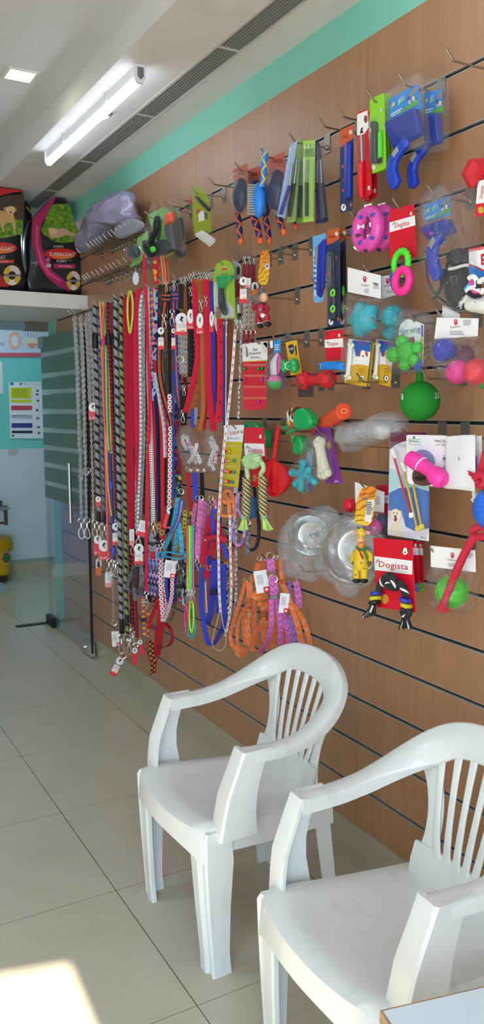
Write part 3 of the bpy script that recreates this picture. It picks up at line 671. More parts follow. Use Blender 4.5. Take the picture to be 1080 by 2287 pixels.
# ================================================================ HOOKS ON THE SLATWALL
HL = .155
def make_hook(label, group=None):
    t = thing('display_hook', label, 'hook', (0, 0, 0), group)
    b = MB(); b.local = True; b.box((-.0035, -.017, -.056), (-.0005, .017, .003)); b.done('plate', mat('hook_plate', '9a9690', .38, .9), t, smooth=False)
    b = MB(); b.local = True; b.ball((-.004, 0, -.038), .0085, 10, 6); P = cr([(-.004, 0, -.038), (-.07, 0, -.039), (-.122, 0, -.039), (-.134, 0, -.034), (-.148, 0, -.020), (-HL, 0, -.013)], 3, False)
    b.tube(P, .0029, 8); b.done('rod', mat('hook_rod', 'a39d94', .3, 1.), t)
    return t
_h0 = None
def hook(px, py, label, group=None, L=HL):
    global _h0
    p = wp(px, py, L); k = min(range(len(SLOT)), key=lambda i: abs(SLOT[i]-.018-p.z)); loc = (W, p.y, SLOT[k])
    if _h0 is None: _h0 = make_hook(label, group); _h0.location = loc; return _h0
    return dup(_h0, loc, label, group)
EG = 'empty hooks crowded in the upper row'
for x, y in ((170, 562), (192, 545), (200, 543), (207, 541), (213, 538), (220, 535), (229, 531), (240, 528), (247, 517), (256, 514), (265, 510), (275, 505)):
    hook(x, y, 'empty chrome hook in the crowded upper row below the grey plastic bag', EG)
EG2 = 'empty hooks crowded in the second row'
for x, y in ((182, 627), (187, 624), (193, 622), (203, 617), (212, 614), (222, 607), (233, 602), (242, 597), (250, 592), (260, 587)):
    hook(x, y, 'empty chrome hook in the crowded row between pet food bags and hanging leashes', EG2)
hook(273, 574, 'long empty hook nearest the red leash in the second crowded row')
LG = 'hooks in the leash row'
for x, y in ((150, 697), (158, 690), (176, 692), (184, 686), (190, 682), (207, 677), (252, 660), (268, 658)): hook(x, y, 'chrome hook end showing above the hanging chains and rope leashes', LG)
hook(323, 638, 'chrome hook end beside the tall red leash'); hook(352, 636, 'chrome hook carrying the printed red collar')
hook(383, 615, 'empty tipped chrome hook above the collar clips')
for x, y, l in ((285, 508, 'chrome hook carrying the leftmost green groomer pack'), (293, 497, 'chrome hook ending left of the green groomer packs, upper of two'), (323, 477, 'chrome hook through the middle green groomer pack'),
    (357, 462, 'bare chrome hook behind the orange tipped groomer pack'), (372, 447, 'chrome hook holding the orange tipped groomer pack'), (397, 437, 'bare chrome hook left of the olive carded tool'),
    (426, 424, 'chrome hook holding the olive carded tool'), (465, 408, 'bare chrome hook right of the olive carded tool'), (524, 375, 'chrome hook holding the leftmost navy pet brush'), (582, 342, 'chrome hook holding the blue and yellow brush'),
    (645, 313, 'chrome hook holding the fan of comb packs'), (711, 268, 'chrome hook holding the navy comb card with orange header'), (753, 250, 'chrome hook holding the red handled comb cards'), (820, 212, 'chrome hook holding the lime green comb packs'),
    (890, 180, 'chrome hook holding the two blue slicker brushes'), (995, 130, 'bare chrome hook at the upper right picture edge'),
    (485, 585, 'chrome hook holding the lime green deshedding tool'), (522, 567, 'chrome hook over the maroon chain leads, left one'), (547, 562, 'chrome hook over the maroon chain leads, right one'), (578, 558, 'chrome hook holding the orange toy tag with flame print'),
    (613, 545, 'bare chrome hook between the toy tag and the blue comb card'), (675, 510, 'chrome hook holding the blue comb card'), (712, 503, 'chrome hook holding the green and navy comb cards'),
    (783, 490, 'chrome hook holding the pink ring toys'), (875, 470, 'chrome hook holding the red card with teething rings'), (955, 420, 'chrome hook holding the bagged blue slicker brush'), (1037, 410, 'chrome hook under the red dumbbell toy'),
    (583, 655, 'long bare hook ending at the monkey toy'), (693, 633, 'chrome hook across the green and navy comb cards'), (810, 608, 'chrome hook holding the teal toys in bags'), (564, 770, 'chrome hook holding the red bell card'),
    (604, 762, 'chrome hook holding the bagged feather ball'), (635, 752, 'chrome hook holding the yellow card with green bone'), (711, 755, 'chrome hook holding the card with blue fish bone'), (830, 732, 'chrome hook in front of the teal bagged toys'),
    (910, 708, 'chrome hook holding the green rubber toy pack'), (972, 655, 'chrome hook holding the white header bag of balls'), (1060, 668, 'chrome hook under the white rope toy'), (636, 855, 'left chrome hook under the red dumbbell'), (655, 850, 'chrome hook behind the red dumbbell, second from left'),
    (733, 855, 'right chrome hook under the red dumbbell'), (795, 868, 'chrome hook behind the beagle bone card'), (940, 845, 'chrome hook beside the green ball neck'), (515, 950, 'chrome hook holding the yellow bell card'), (555, 958, 'chrome hook holding the card with green rope'),
    (620, 952, 'chrome hook holding the red scoop'), (655, 955, 'chrome hook holding the green canisters'), (701, 955, 'chrome hook holding the purple card'), (740, 960, 'chrome hook behind the orange cup'),
    (895, 970, 'chrome hook holding the toothbrush card'), (945, 972, 'chrome hook holding the pink chew toy card'), (1010, 972, 'chrome hook holding the white pouch'), (425, 1120, 'chrome hook holding the pink harnesses'), (460, 1118, 'chrome hook between pink and red harnesses'),
    (800, 1085, 'chrome hook holding the giraffe toy'), (845, 1208, 'chrome hook holding the black rope toy card'), (960, 1232, 'chrome hook holding the bagged green ball'), (668, 1290, 'chrome hook poking out below the left wrapped bowl'), (583, 1245, 'chrome hook holding the orange harnesses')):
    hook(x, y, l)
b = MB(); p = wp(684, 868, 0); b.box((W-.004, p.y-.05, p.z-.03), (W-.0005, p.y+.05, p.z+.03)); tag(b.done('hook_backplate', mat('hook_plate', '9a9690', .38, .9), None, smooth=False), 'wide steel hook plate under the red dumbbell', 'hook plate')

# ================================================================ LEASHES, COLLARS, HARNESSES
def mpx(p): return (p-CAM).dot(fw)/FPX                              # metres per pixel at a point
def vp(px, py, A, n):
    r = ray(px, py); return CAM + r*((A-CAM).dot(n)/r.dot(n))
FN = Vector((-.35, -1, 0)).normalized()
def flat(name, P, A, m, parent, n=FN, th=.001, lv=0, label=None):    # card in a vertical plane through A facing n
    A2 = A + n*(.0009*lv); b = MB(); b.pillow([vp(x, y, A2, n) for x, y in P], th, .0003, nx=n, n=1); return b.done(name, m, parent, smooth=False, label=label)
def ftext(s, x0, y0, x1, y1, h, A, m, parent, n=FN, lv=2, name='lettering'):
    if s not in _txt: o = text(s, x0, y0, x1, y1, h, 0, m, None); bpy.data.objects.remove(o)
    vs, fs = _txt[s]; A2 = A + n*(.0009*lv+.0005); a = vp(x0, y0, A2, n); ux = vp(x1, y1, A2, n)-a; U = vp(x0, y0-h, A2, n)-a
    mx = max(v.x for v in vs); mn = min(v.x for v in vs); b = MB(); q = [b.v(a+ux*((v.x-mn)/(mx-mn))+U*(v.y/.73)) for v in vs]
    for f in fs: b.f([q[i] for i in f])
    return b.done(name, m, parent, smooth=False)
def rot(P, c, a):
    a = math.radians(a); return [(c[0]+(x-c[0])*math.cos(a)-(y-c[1])*math.sin(a), c[1]+(x-c[0])*math.sin(a)+(y-c[1])*math.cos(a)) for x, y in P]
def hangtag(parent, cx, cy, w, h, d, kind='A', ang=0, word=None):
    A = wp(cx, cy, d) + FN*.006; c = (cx, cy); x0, x1, y0, y1 = cx-w/2, cx+w/2, cy-h/2, cy+h/2; R = lambda P: rot(P, c, ang)
    TW = plain('ece9e6', .45); TR = plain('d9303a', .45)
    if kind == 'A':      # round white head on a red foot
        g = flat('hang_tag', R([(x0, cy), (x1, cy), (x1, y1), (x0, y1)]), A, TR, parent, lv=0)
        flat('tag_head', R(ell(cx, y0+w/2, w/2, w*.55, 14)), A, TW, g, lv=1); flat('tag_face', R([(x0+w*.1, cy-h*.05), (x1-w*.1, cy-h*.05), (x1-w*.1, y1-h*.16), (x0+w*.1, y1-h*.16)]), A, TW, g, lv=1.3)
        flat('logo_print', R([(cx-w*.16, y0+w*.55), (cx-w*.02, y0+w*.2), (cx+w*.2, y0+w*.32), (cx+w*.06, y0+w*.45), (cx+w*.12, y0+w*.8), (cx-w*.02, y0+w*.6)]), A, INK, g, lv=2.2); flat('price_mark', R([(cx-w*.1, y1-h*.24), (cx+w*.25, y1-h*.24), (cx+w*.25, y1-h*.17), (cx-w*.1, y1-h*.17)]), A, plain('e0c23c', .5), g, lv=2.3)
        for k in range(3): flat('small_print', R([(x0+w*.2, cy+h*(.0+.06*k)), (x1-w*.2, cy+h*(.0+.06*k)), (x1-w*.2, cy+h*(.02+.06*k)), (x0+w*.2, cy+h*(.02+.06*k))]), A, GREY, g, lv=2.2, th=.0003)
    elif kind == 'S':    # white disc on red with the word
        g = flat('hang_tag', R([(x0, y0+h*.3), (x1, y0+h*.3), (x1, y1), (x0, y1)]), A, TR, parent)
        flat('tag_disc', R(ell(cx, y0+w*.5, w*.5, w*.55, 14)), A, TW, g, lv=1); flat('logo_print', R([(cx-w*.2, y0+w*.5), (cx, y0+w*.15), (cx+w*.22, y0+w*.35), (cx+w*.02, y0+w*.45), (cx+w*.15, y0+w*.85), (cx-w*.05, y0+w*.6)]), A, plain('5a2a2a', .5), g, lv=2)
        if word: ftext(word, x0+w*.08, y1-h*.05, x1, y1-h*.05, h*.14, A, TW, g)
    elif kind == 'B':    # white card with red corner
        g = flat('hang_tag', R([(x0, y0), (x1, y0), (x1, y1), (x0, y1)]), A, TW, parent); flat('red_corner', R([(x0+w*.55, y1-h*.25), (x1, y1-h*.25), (x1, y1), (x0+w*.55, y1)]), A, TR, g, lv=1); flat('corner_face', R(ell(x0+w*.78, y1-h*.12, w*.13, h*.06, 8)), A, TW, g, lv=2)
        for k in range(4): flat('small_print', R([(x0+w*(.2+.12*k), y0+h*.18), (x0+w*(.24+.12*k), y0+h*.18), (x0+w*(.24+.12*k), y0+h*.62), (x0+w*(.2+.12*k), y0+h*.62)]), A, GREY, g, lv=1.5, th=.0003)
    elif kind == 'R':    # white over red strip
        g = flat('hang_tag', R([(x0, y0), (x1, y0), (x1, y1), (x0, y1)]), A, TW, parent); flat('red_foot', R([(x0, y1-h*.3), (x1, y1-h*.3), (x1, y1), (x0, y1)]), A, plain('e58a8e' if w < 17 else 'd9303a', .45), g, lv=1)
        for k in range(3): flat('small_print', R([(x0+w*(.25+.18*k), y0+h*.12), (x0+w*(.3+.18*k), y0+h*.12), (x0+w*(.3+.18*k), y0+h*.6), (x0+w*(.25+.18*k), y0+h*.6)]), A, GREY, g, lv=1.5, th=.0003)
    elif kind == 'H':    # horse tag
        g = flat('hang_tag', R(rrect(x0, y0, x1, y1, w*.4)), A, plain('c9c9cc', .5), parent); flat('orange_foot', R([(x0, y1-h*.4), (x1, y1-h*.55), (x1, y1), (x0, y1)]), A, plain('cf6a24', .5), g, lv=1)
        flat('horse_print', R([(cx-w*.25, cy+h*.02), (cx-w*.2, cy-h*.25), (cx+w*.05, cy-h*.4), (cx+w*.2, cy-h*.2), (cx+w*.25, cy+h*.03)]), A, INK, g, lv=1.5)
    elif kind == 'O':    # oval white on red
        g = flat('hang_tag', R([(x0, cy-h*.1), (x1, cy-h*.1), (x1, y1), (x0, y1)]), A, TR, parent); flat('tag_oval', R(ell(cx, cy-h*.12, w*.45, h*.36, 14)), A, TW, g, lv=1)
        flat('logo_print', R([(cx-w*.12, cy-h*.1), (cx-w*.02, cy-h*.3), (cx+w*.14, cy-h*.22), (cx+w*.04, cy-h*.14), (cx+w*.1, cy+h*.02), (cx-w*.02, cy-h*.06)]), A, plain('5a2a2a', .5), g, lv=2)
        if word: ftext(word, x0+w*.1, y1-h*.04, x1-w*.1, y1-h*.04, h*.1, A, TW, g)
    return g
def snapm(b, px, y0, y1, d, lean=0.):                                # metal swivel snap between two pixel heights
    A = wp(px, y0, d); L = (wp(px, y1, d)-A).length; s = L; ax = Vector((1, -.25, 0)).normalized(); t = Vector((ax.x*lean*.0, 0, 0)); dn = Vector((ax.x*math.sin(math.radians(lean)), 0, -math.cos(math.radians(lean))))
    b.torus(A+dn*.14*s, .13*s, .028*s, (0, 1, .1), 14, 6); b.tube([A+dn*.24*s, A+dn*.42*s], .055*s, 8); b.ball(A+dn*.44*s, .07*s, 8, 6)
    q = [(0, .48), (-.11, .56), (-.13, .72), (-.10, .88), (0, .97), (.10, .90), (.12, .78)]; b.tube([A+dn*(s*v)+ax*(s*u) for u, v in cr(q, 3, False)], .03*s, 7)
    b.tube([A+dn*(.5*s)+ax*(.06*s), A+dn*(.78*s)+ax*(.11*s)], .02*s, 6)
SNAPM = mat('snap_metal', 'd4d1cb', .28, .85)
def chainm(b, P, link=.0155, wd=.0095, r=.0014):
    P = [Vector(p) for p in P]; tot = [0]
    for a, c in zip(P, P[1:]): tot.append(tot[-1]+(c-a).length)
    n = int(tot[-1]/(link*.74)); j = 0
    for i in range(n):
        s = (i+.5)*tot[-1]/n
        while j < len(P)-2 and tot[j+1] < s: j += 1
        t = (P[j+1]-P[j]).normalized(); c = P[j]+t*(s-tot[j]); side = Vector((.8, -.6, 0)) if i % 2 else Vector((.6, .8, 0)); ax = t.cross(side).normalized()
        b.torus(c, link/2-r, r, ax, 8, 4, sx=wd/link, axis2=t)
def leash(name, label, cat, strands, d=.10, group=None, snaps=(), tags=(), sleeves=(), rings=(), buckles=()):
    p0 = strands[0][0][0]; root = thing(name, label, cat, wp(p0[0], p0[1], strands[0][4] if len(strands[0]) > 4 else d), group)
    for st in strands:
        path, w, m, kind = st[:4]; dd = st[4] if len(st) > 4 else d; cl = len(st) > 5 and st[5]
        pp = cr(path, 5, cl) if len(path) > 2 else [tuple(a+(c-a)*i/6 for a, c in zip(path[0], path[1])) for i in range(7)]
        Q = W3(pp, dd); k = mpx(Q[0]); b = MB()
        if kind == 'flat':
            wd = (1, -.15, 0); b.ribbon(Q, [x*k*1.07 for x in w] if isinstance(w, list) and len(w) == len(Q) else (w if not isinstance(w, list) else w[0])*k*1.07, .0024, wd, closed=cl); b.done('webbing', m, root, ang=30)
        elif kind == 'face':                                        # strap seen face on, lying parallel to the wall
            nn = []
            for i in range(len(Q)): t = (Q[(i+1) % len(Q)]-Q[i-1]) if cl else Q[min(i+1, len(Q)-1)]-Q[max(i-1, 0)]; nn.append(FN.cross(t).normalized())
            b.ribbon(Q, w*k, .0024, nn, closed=cl); b.done('webbing', m, root, ang=30)
        elif kind == 'rope': b.tube(Q, w*k/2, 8, closed=cl); b.done('rope', m, root)
        elif kind == 'cord': b.tube(Q, w*k/2, 6, closed=cl); b.done('cord', m, root)
        elif kind == 'chain': chainm(b, Q, *w); b.done('chain', m, root)
    for x, y0, y1, *r in snaps: b = MB(); snapm(b, x, y0, y1, r[0] if r else d, r[1] if len(r) > 1 else 0); b.done('snap_hook', SNAPM, root)
    for x, y0, y1, w, c, *r in sleeves:
        A, B_ = wp(x, y0, r[0] if r else d), wp(x+(r[1] if len(r) > 1 else .6), y1, r[0] if r else d); b = MB(); k = mpx(A); b.tube([A, A+(B_-A)*.1, A+(B_-A)*.9, B_], [w*k*.42, w*k*.5, w*k*.5, w*k*.42], 10); b.done('sleeve', plain(c, .45), root)
    for x, y, r, *e in rings: A = wp(x, y, e[0] if e else d); k = mpx(A); b = MB(); b.torus(A, r*k, r*k*.13+.0006, (.3, 1, .05), 18, 6); b.done('ring', SNAPM, root)
    for x, y, w, h, c, *e in buckles:
        A = wp(x, y, (e[0] if e else d)+.004); k = mpx(A); b = MB(); q = Vector((1, -.3, 0)).normalized(); nn = Vector((.3, 1, 0)).normalized()
        for s1, s2 in (((-1, 1), (-1, .62)), ((-1, 1), (.62, 1)), ((-1, -.72), (-1, 1)), ((.72, 1), (-1, 1))):
            b.hexa([A + q*(u*w*k/2) + Vector((0, 0, v*h*k/2)) + nn*z for v in s2 for z in (-.003, .004) for u in s1])
        b.done('buckle', plain(c, .35), root)
    for tg in tags: hangtag(root, *tg[:5], **(tg[5] if len(tg) > 5 else {}))
    return root
RG = p_diag('a9aeb8', '16171b', .05, .36); RB = p_diag('93a08a', '23358c', .045, .35); RGN = p_diag('9db36a', '15171a', .045, .36); RRB = p_diag('b3172c', '1c1416', .024, .45); RR = p_diag('b5142a', '7c0f1f', .014, .4)
CHM = mat('chain_metal', 'dcdddd', .36, .55); CR = p_fabric('b3122f'); BRT = p_fabric('dc1f45'); RD = p_fabric('cf2130')
def ch(*P): return (list(P), (.0215, .0175, .0029), CHM, 'chain')
# --- chain leashes, each a doubled chain
leash('chain_leash', 'leftmost steel chain leash hanging in front of the glass door', 'leash', [ch((164, 706), (170, 814), (173, 911), (177, 964), (179, 1071), (181, 1160)) + (.12,), ch((168, 702), (174, 814), (177, 911), (180, 990), (182, 1150)) + (.105,), ch((166, 716), (170, 760), (174, 860), (176, 1000)) + (.13,)], .12, snaps=[(181, 1156, 1204)], rings=[(179, 1066, 5)])
leash('chain_leash', 'steel chain leash with a big ring, second from the left', 'leash', [ch((178, 704), (183, 814), (187, 911), (189, 980), (191, 1055), (193, 1158)) + (.12,), ch((182, 701), (187, 814), (190, 911), (192, 1040)) + (.10,), ch((180, 716), (184, 760), (187, 860), (188, 1000)) + (.13,)], .12, snaps=[(194, 1156, 1204)], rings=[(191, 1055, 6.6), (197, 1050, 5)])
leash('chain_leash', 'fine steel chain leash with silver end cap beside the grey striped rope', 'leash', [ch((191, 698), (198, 795), (203, 950), (206, 1049), (208, 1148)) + (.12,), ch((195, 694), (201, 795), (205, 930)) + (.10,), ch((190, 716), (195, 790), (199, 900)) + (.13,)], .12, snaps=[(211, 1160, 1200)], sleeves=[(208, 1146, 1164, 6, 'b4b4b4')], tags=[(207, 919, 19, 38, .13, dict(kind='S', word='SUPE'))])
leash('chain_leash', 'steel chain leash half hidden behind the grey striped rope', 'leash', [ch((200, 693), (205, 795), (208, 853), (212, 964), (217, 1102)) + (.11,), ch((204, 690), (208, 795), (211, 900)) + (.09,)], .11)
# --- ropes
leash('rope_leash', 'grey and black striped rope leash beside the steel chains', 'leash', [([(212, 682), (212, 746), (214, 814), (217, 911), (216, 964), (218, 1049), (220, 1142)], 10.5, RG, 'rope')], .12, snaps=[(221, 1164, 1200)], sleeves=[(212, 745, 779, 14, '17181b'), (220, 1140, 1166, 9, '17181b')], tags=[(219, 1120, 12, 22, .13, dict(kind='S')), (232, 1229, 24, 44, .135, dict(kind='S', word='SUPE'))])
leash('rope_leash', 'thin green grey rope leash with blue stripes', 'leash', [([(221, 690), (223, 795), (228, 931), (227, 964), (230, 1049), (232, 1146)], 7, RB, 'rope')], .10, snaps=[(233, 1166, 1205)], sleeves=[(232, 1145, 1170, 8, '17181b')], tags=[(218, 1218, 18, 44, .125, dict(kind='S', word='SU')), (220, 1266, 13, 38, .12, dict(kind='H'))])
NE = 'neon round cord leads'
leash('cord_lead', 'orange round cord lead among the neon cords', 'leash', [([(223, 674), (226, 737), (228, 814), (232, 931), (236, 964), (241, 1084), (249, 1153)], 4.4, plain('f0a05c', .55), 'cord')], .13, sleeves=[(228, 757, 774, 7, '6a3a8a')], snaps=[(249, 1275, 1302, .12)])
leash('cord_lead', 'lime green round cord lead among the neon cords', 'leash', [([(230, 674), (235, 756), (238, 892), (240, 964), (243, 1007)], 5, plain('8fd07a', .55), 'cord'), ([(245, 1012), (247, 1060), (250, 1120), (254, 1250)], 7, plain('2b2d86', .5), 'cord')], .12, sleeves=[(235, 752, 770, 8, '2c3fb0'), (248, 1076, 1100, 8, '3d55d8'), (253, 1222, 1240, 9, '3d55d8')], rings=[(246, 1008, 4)], snaps=[(253, 1248, 1285), (258, 1250, 1290)], tags=[(242, 1295, 15, 34, .13, dict(kind='R'))])
leash('cord_lead', 'coral red round cord lead hanging lowest of the neon cords', 'leash', [([(233, 678), (230, 721), (230, 820), (234, 964), (238, 1115), (242, 1249)], 5, plain('f05a5e', .5), 'cord')], .135, sleeves=[(232, 753, 770, 7, 'c22b58')], snaps=[(243, 1247, 1285)])
leash('cord_lead', 'pale orange round cord lead right of the lime cord', 'leash', [([(236, 676), (243, 795), (245, 911), (248, 1004)], 4, plain('f2b272', .55), 'cord')], .10)
leash('rope_leash', 'red and black rope leash left of the plain red rope', 'leash', [([(240, 676), (241, 745), (245, 795), (251, 931), (254, 964), (258, 1071), (259, 1138)], 7, RRB, 'rope')], .11, sleeves=[(242, 745, 772, 14, '1b1d26'), (259, 1136, 1160, 7, '3c3e42')], tags=[(258, 1193, 16, 50, .12, dict(kind='A'))], snaps=[(260, 1160, 1190)])
leash('rope_leash', 'plain dark red rope leash left of the thick grey rope', 'leash', [([(248, 676), (249, 795), (253, 931), (256, 989), (259, 1070)], 6.5, RR, 'rope')], .09)
leash('rope_leash', 'thick grey and black rope leash ending in a black sleeve near the floor', 'leash', [([(259, 665), (258, 740), (260, 814), (263, 964), (267, 1160), (269, 1315), (271, 1386)], 11, RG, 'rope')], .13, sleeves=[(257, 744, 775, 14, '15171b'), (271.5, 1382, 1414, 11, '15171b')], snaps=[(271, 1415, 1462)], rings=[(275, 1464, 7)], tags=[(261, 1488, 17, 44, .135, dict(kind='A', ang=28))])
leash('rope_leash', 'lime green and black rope leash with a ring at the bottom', 'leash', [([(271, 662), (270, 740), (271, 814), (276, 964), (280, 1160), (281, 1315), (283, 1376), (285, 1416)], 9, RGN, 'rope')], .12, sleeves=[(269, 744, 775, 12, '15171b'), (283, 1374, 1402, 10, '15171b')], rings=[(284.5, 1423, 8.5)], snaps=[(288, 1425, 1462)])
leash('rope_leash', 'red rope lead end with black sleeve, left of two near the floor', 'leash', [([(288, 1000), (290, 1200), (292, 1324), (295, 1362), (297, 1400)], 8, RRB, 'rope')], .09, sleeves=[(294, 1360, 1392, 9, '17181b')], snaps=[(296, 1402, 1450)])
leash('rope_leash', 'red rope lead end with black sleeve, right of two near the floor', 'leash', [([(296, 1000), (298, 1200), (301, 1338), (304, 1385), (305.5, 1424)], 9, RR, 'rope')], .10, sleeves=[(303, 1376, 1408, 10, '17181b')], rings=[(305, 1428, 8)], snaps=[(303, 1434, 1478)], tags=[(301, 1466, 12, 38, .11, dict(kind='S')), (315, 1446, 10, 34, .10, dict(kind='S', ang=-10))])
leash('chain_leash', 'single fine chain with a ring and white tag left of the black sleeve', 'leash', [([(252, 1280), (252.5, 1330), (253.5, 1383)], (.013, .008, .0012), CHM, 'chain')], .12, rings=[(255, 1391, 6)], tags=[(258, 1427, 17, 34, .125, dict(kind='B', ang=-4))])
# --- flat red leashes
leash('flat_leash', 'dark crimson flat leash with a lime padded handle loop on its left side', 'leash', [([(281, 659), (282, 754), (286, 964), (289, 1071), (293, 1185)], 13, CR, 'flat')], .12, tags=[(294, 1200, 11, 36, .125, dict(kind='R'))], snaps=[(296, 1205, 1240)])
leash('flat_leash', 'crimson flat leash just right of the lime handle loop', 'leash', [([(296, 652), (293, 744), (295, 911), (297, 1000), (300, 1160)], 12, p_fabric('bb1638'), 'flat')], .10)
leash('padded_collar', 'lime green padded loop hanging in front of the crimson leash', 'collar', [([(290, 649), (295.5, 670), (296, 700), (293.5, 725), (290, 745), (286.5, 725), (284.5, 700), (285, 670)], 4, plain('c6d84e', .6), 'flat', .14, True)], .14)
leash('flat_leash', 'bright red flat leash slanting from the grey bone leash', 'leash', [([(311, 645), (307, 690), (304, 746), (305, 911), (307, 964), (310, 1104)], 12, BRT, 'flat')], .115)
BON = p_dots('8e8d92', 'e8e6e4', 'b81f36', .022, .36, .0, 1.)
leash('flat_leash', 'grey flat leash printed with white bones', 'leash', [([(317, 657), (312, 700), (312.5, 790), (314, 964), (311, 1071), (306, 1182)], 7, BON, 'flat', .14), ([(321, 650), (319, 700), (319, 814), (320, 964), (316, 1071), (310, 1182)], 9, p_vor(['8c8b90', 'b4b3b6', '6f6e74', 'a2a1a6'], 4, 260), 'flat', .125), ([(306, 1000), (305, 1071), (304, 1180)], 6, p_vor(['9b9a9e', 'e6e4e2', '7d7c82'], 3, 160), 'flat', .10)], .13, snaps=[(309, 1182, 1225)], tags=[(310, 1238, 22, 46, .135, dict(kind='A')), (319, 1181, 22, 36, .14, dict(kind='R', ang=12))])
leash('flat_leash', 'narrow red leash hanging from the upper row below the groomer packs', 'leash', [([(321, 566), (324, 640), (328, 698), (331, 800), (334, 930), (330, 1060), (327, 1200), (327, 1322)], 6.5, BRT, 'flat')], .14, snaps=[(327, 1320, 1355)])
leash('flat_leash', 'second narrow red leash right of the paw print leash', 'leash', [([(326, 650), (330, 737), (337, 853), (344, 964), (345, 1060), (345, 1140)], 6.5, RD, 'flat')], .11)
leash('flat_leash', 'white flat leash with small black paw prints', 'leash', [([(331, 770), (331, 834), (334, 911), (336, 964), (340, 1080), (342, 1166)], 8, p_dots('eeeae6', '221d1f', 'c23a4a', .011, .30, .0, 2.), 'flat')], .13, snaps=[(342, 1166, 1200)])
CHK = p_check(['7d5a6e', 'd8521f', 'e8b43c'], .0145, 1.5)
leash('flat_leash', 'orange and purple chequered flat leash', 'leash', [([(339, 643), (341, 700), (342, 760), (336, 880), (330, 1000), (328, 1150)], 8, CHK, 'flat')], .12)
leash('flat_leash', 'blue flat leash with pink and white heart shapes', 'leash', [([(347, 645), (346, 744), (343, 814), (343.5, 873), (344, 895)], 9, p_vor(['1f2a5c', '9cc3e8', 'e07ab0', 'b9a4dd', '1f2a5c'], 1.6, 75), 'flat')], .125)
leash('flat_leash', 'white flat leash with wavy black line at the row top', 'leash', [([(333, 641), (334, 690), (335, 730), (339, 860)], 7, p_zig('e4e2e4', '2a2c30', 'cfcdd0', .03), 'flat')], .105)
leash('flat_leash', 'dark blue flat leash behind the red leashes', 'leash', [([(347, 780), (348, 902), (349, 1000), (349, 1140)], 9, p_fabric('2f3f88'), 'flat')], .07)
leash('flat_leash', 'brown flat leash in the shade between grey and paw print leashes', 'leash', [([(326, 700), (325, 830), (324, 960), (322, 1150)], 9, p_dots('6b2c14', 'c86a2a', 'c86a2a', .03, .2, .0, 2.), 'flat')], .07)
leash('printed_collar', 'red collar printed with yellow and blue flowers under the groomer packs', 'collar', [([(347, 560), (349, 600), (350, 634)], 15, p_vor(['c81f2c', 'c81f2c', 'c81f2c', 'e0b02c', '3d4fa0'], 2.2, 60), 'flat')], .135)
leash('striped_collar', 'coral and black striped collar hanging beside the printed red collar', 'collar', [([(361, 565), (365, 600), (368, 636)], 9, p_lines('f08a62', [(.3, .4, '2a2426'), (.62, .72, '2a2426')], 'coral'), 'flat'), ([(368, 570), (372, 600), (374, 632)], 8, p_lines('ee7650', [(.4, .55, '3a2a2a')], 'coral2'), 'flat', .09)], .12)
leash('flat_leash', 'olive camouflage leash left of the black and coral leash', 'leash', [([(357, 636), (358, 692), (366, 774), (372, 860), (376, 930)], 9, p_vor(['5b5340', '474232', '6d6650', '3a372c'], 2., 60), 'flat')], .08)
BC_ = p_lines('17181c', [(.28, .42, 'ec6c4a'), (.54, .68, 'ec6c4a')], 'blackcoral'); BLC = p_lines('26388c', [(.35, .45, 'ee7048'), (.45, .52, '1a1a20'), (.52, .62, 'ee7048')], 'bluecoral')
leash('flat_leash', 'black flat leash with two coral lines curving to the right', 'leash', [([(371, 640), (369, 664), (367, 684), (360, 754), (355, 793), (357, 842), (367, 890), (379, 929), (384, 952)], 12.5, BC_, 'flat'), ([(361, 659), (371, 660), (381, 660)], 8, BC_, 'face', .15), ([(361, 668), (371, 669), (381, 669)], 8, BC_, 'face', .152)], .135, snaps=[(366, 700, 735, .145), (371, 628, 652, .145)], tags=[(359, 756, 15, 49, .15, dict(kind='A'))])
leash('flat_leash', 'royal blue flat leash with two coral lines', 'leash', [([(389, 640), (387, 684), (390, 735), (393, 813), (396, 871), (402, 910)], 12, BLC, 'flat'), ([(382, 658), (391, 658), (399, 657)], 8, BLC, 'face', .14), ([(382, 667), (391, 667), (399, 666)], 8, BLC, 'face', .142)], .12, snaps=[(384, 690, 730, .13), (388, 626, 650, .13)], tags=[(387, 757, 10, 46, .13, dict(kind='A'))])
leash('flat_leash', 'narrow dark blue leash below the blue and coral leash', 'leash', [([(385, 830), (385.5, 900), (386, 964), (387, 1115)], 4.5, p_fabric('2b4a8e'), 'flat')], .13)
leash('flat_leash', 'red flat leash with grey zigzag stripe', 'leash', [([(348, 832), (357, 890), (367, 949), (369, 985), (370, 1022)], 10, p_zig('cfc9cc', 'd5324c', '9fa8b6', .028), 'flat')], .125)
leash('flat_leash', 'plain red flat leash left of the zigzag leash ending in a clip', 'leash', [([(345, 800), (353, 870), (361, 960), (362, 1049), (363, 1160), (363, 1206)], 7.5, RD, 'flat')], .12, snaps=[(363, 1204, 1240)], rings=[(354, 1176, 5), (361, 1189, 5)])
for x, y, l in ((354, 1176, 'round wooden charm with a dark print, upper of two'), (361, 1189, 'round wooden charm with a dark print, lower of two')):
    t = thing('wooden_charm', l, 'charm', wp(x, y, .135)); A = wp(x, y, .135); flat('disc', ell(x, y, 6.5, 7, 14), A, plain('b07a3c', .5), t, th=.003); flat('animal_print', [(x-2.5, y+2), (x-1, y-3), (x+2.5, y-1), (x+2, y+3)], A, INK, t, lv=3)
leash('flat_leash', 'pink leash with black dots in white spots', 'leash', [([(378, 880), (380, 960), (379, 1049), (377, 1142)], 9.5, p_dots('d33a5c', 'f2eeee', '1c1a1c', .024, .47, .17, 1.), 'flat')], .13)
leash('flat_leash', 'dark red flat leash behind the blue collar straps', 'leash', [([(398, 940), (400, 1020), (404, 1110)], 6, p_fabric('9c1c2c'), 'flat')], .07)
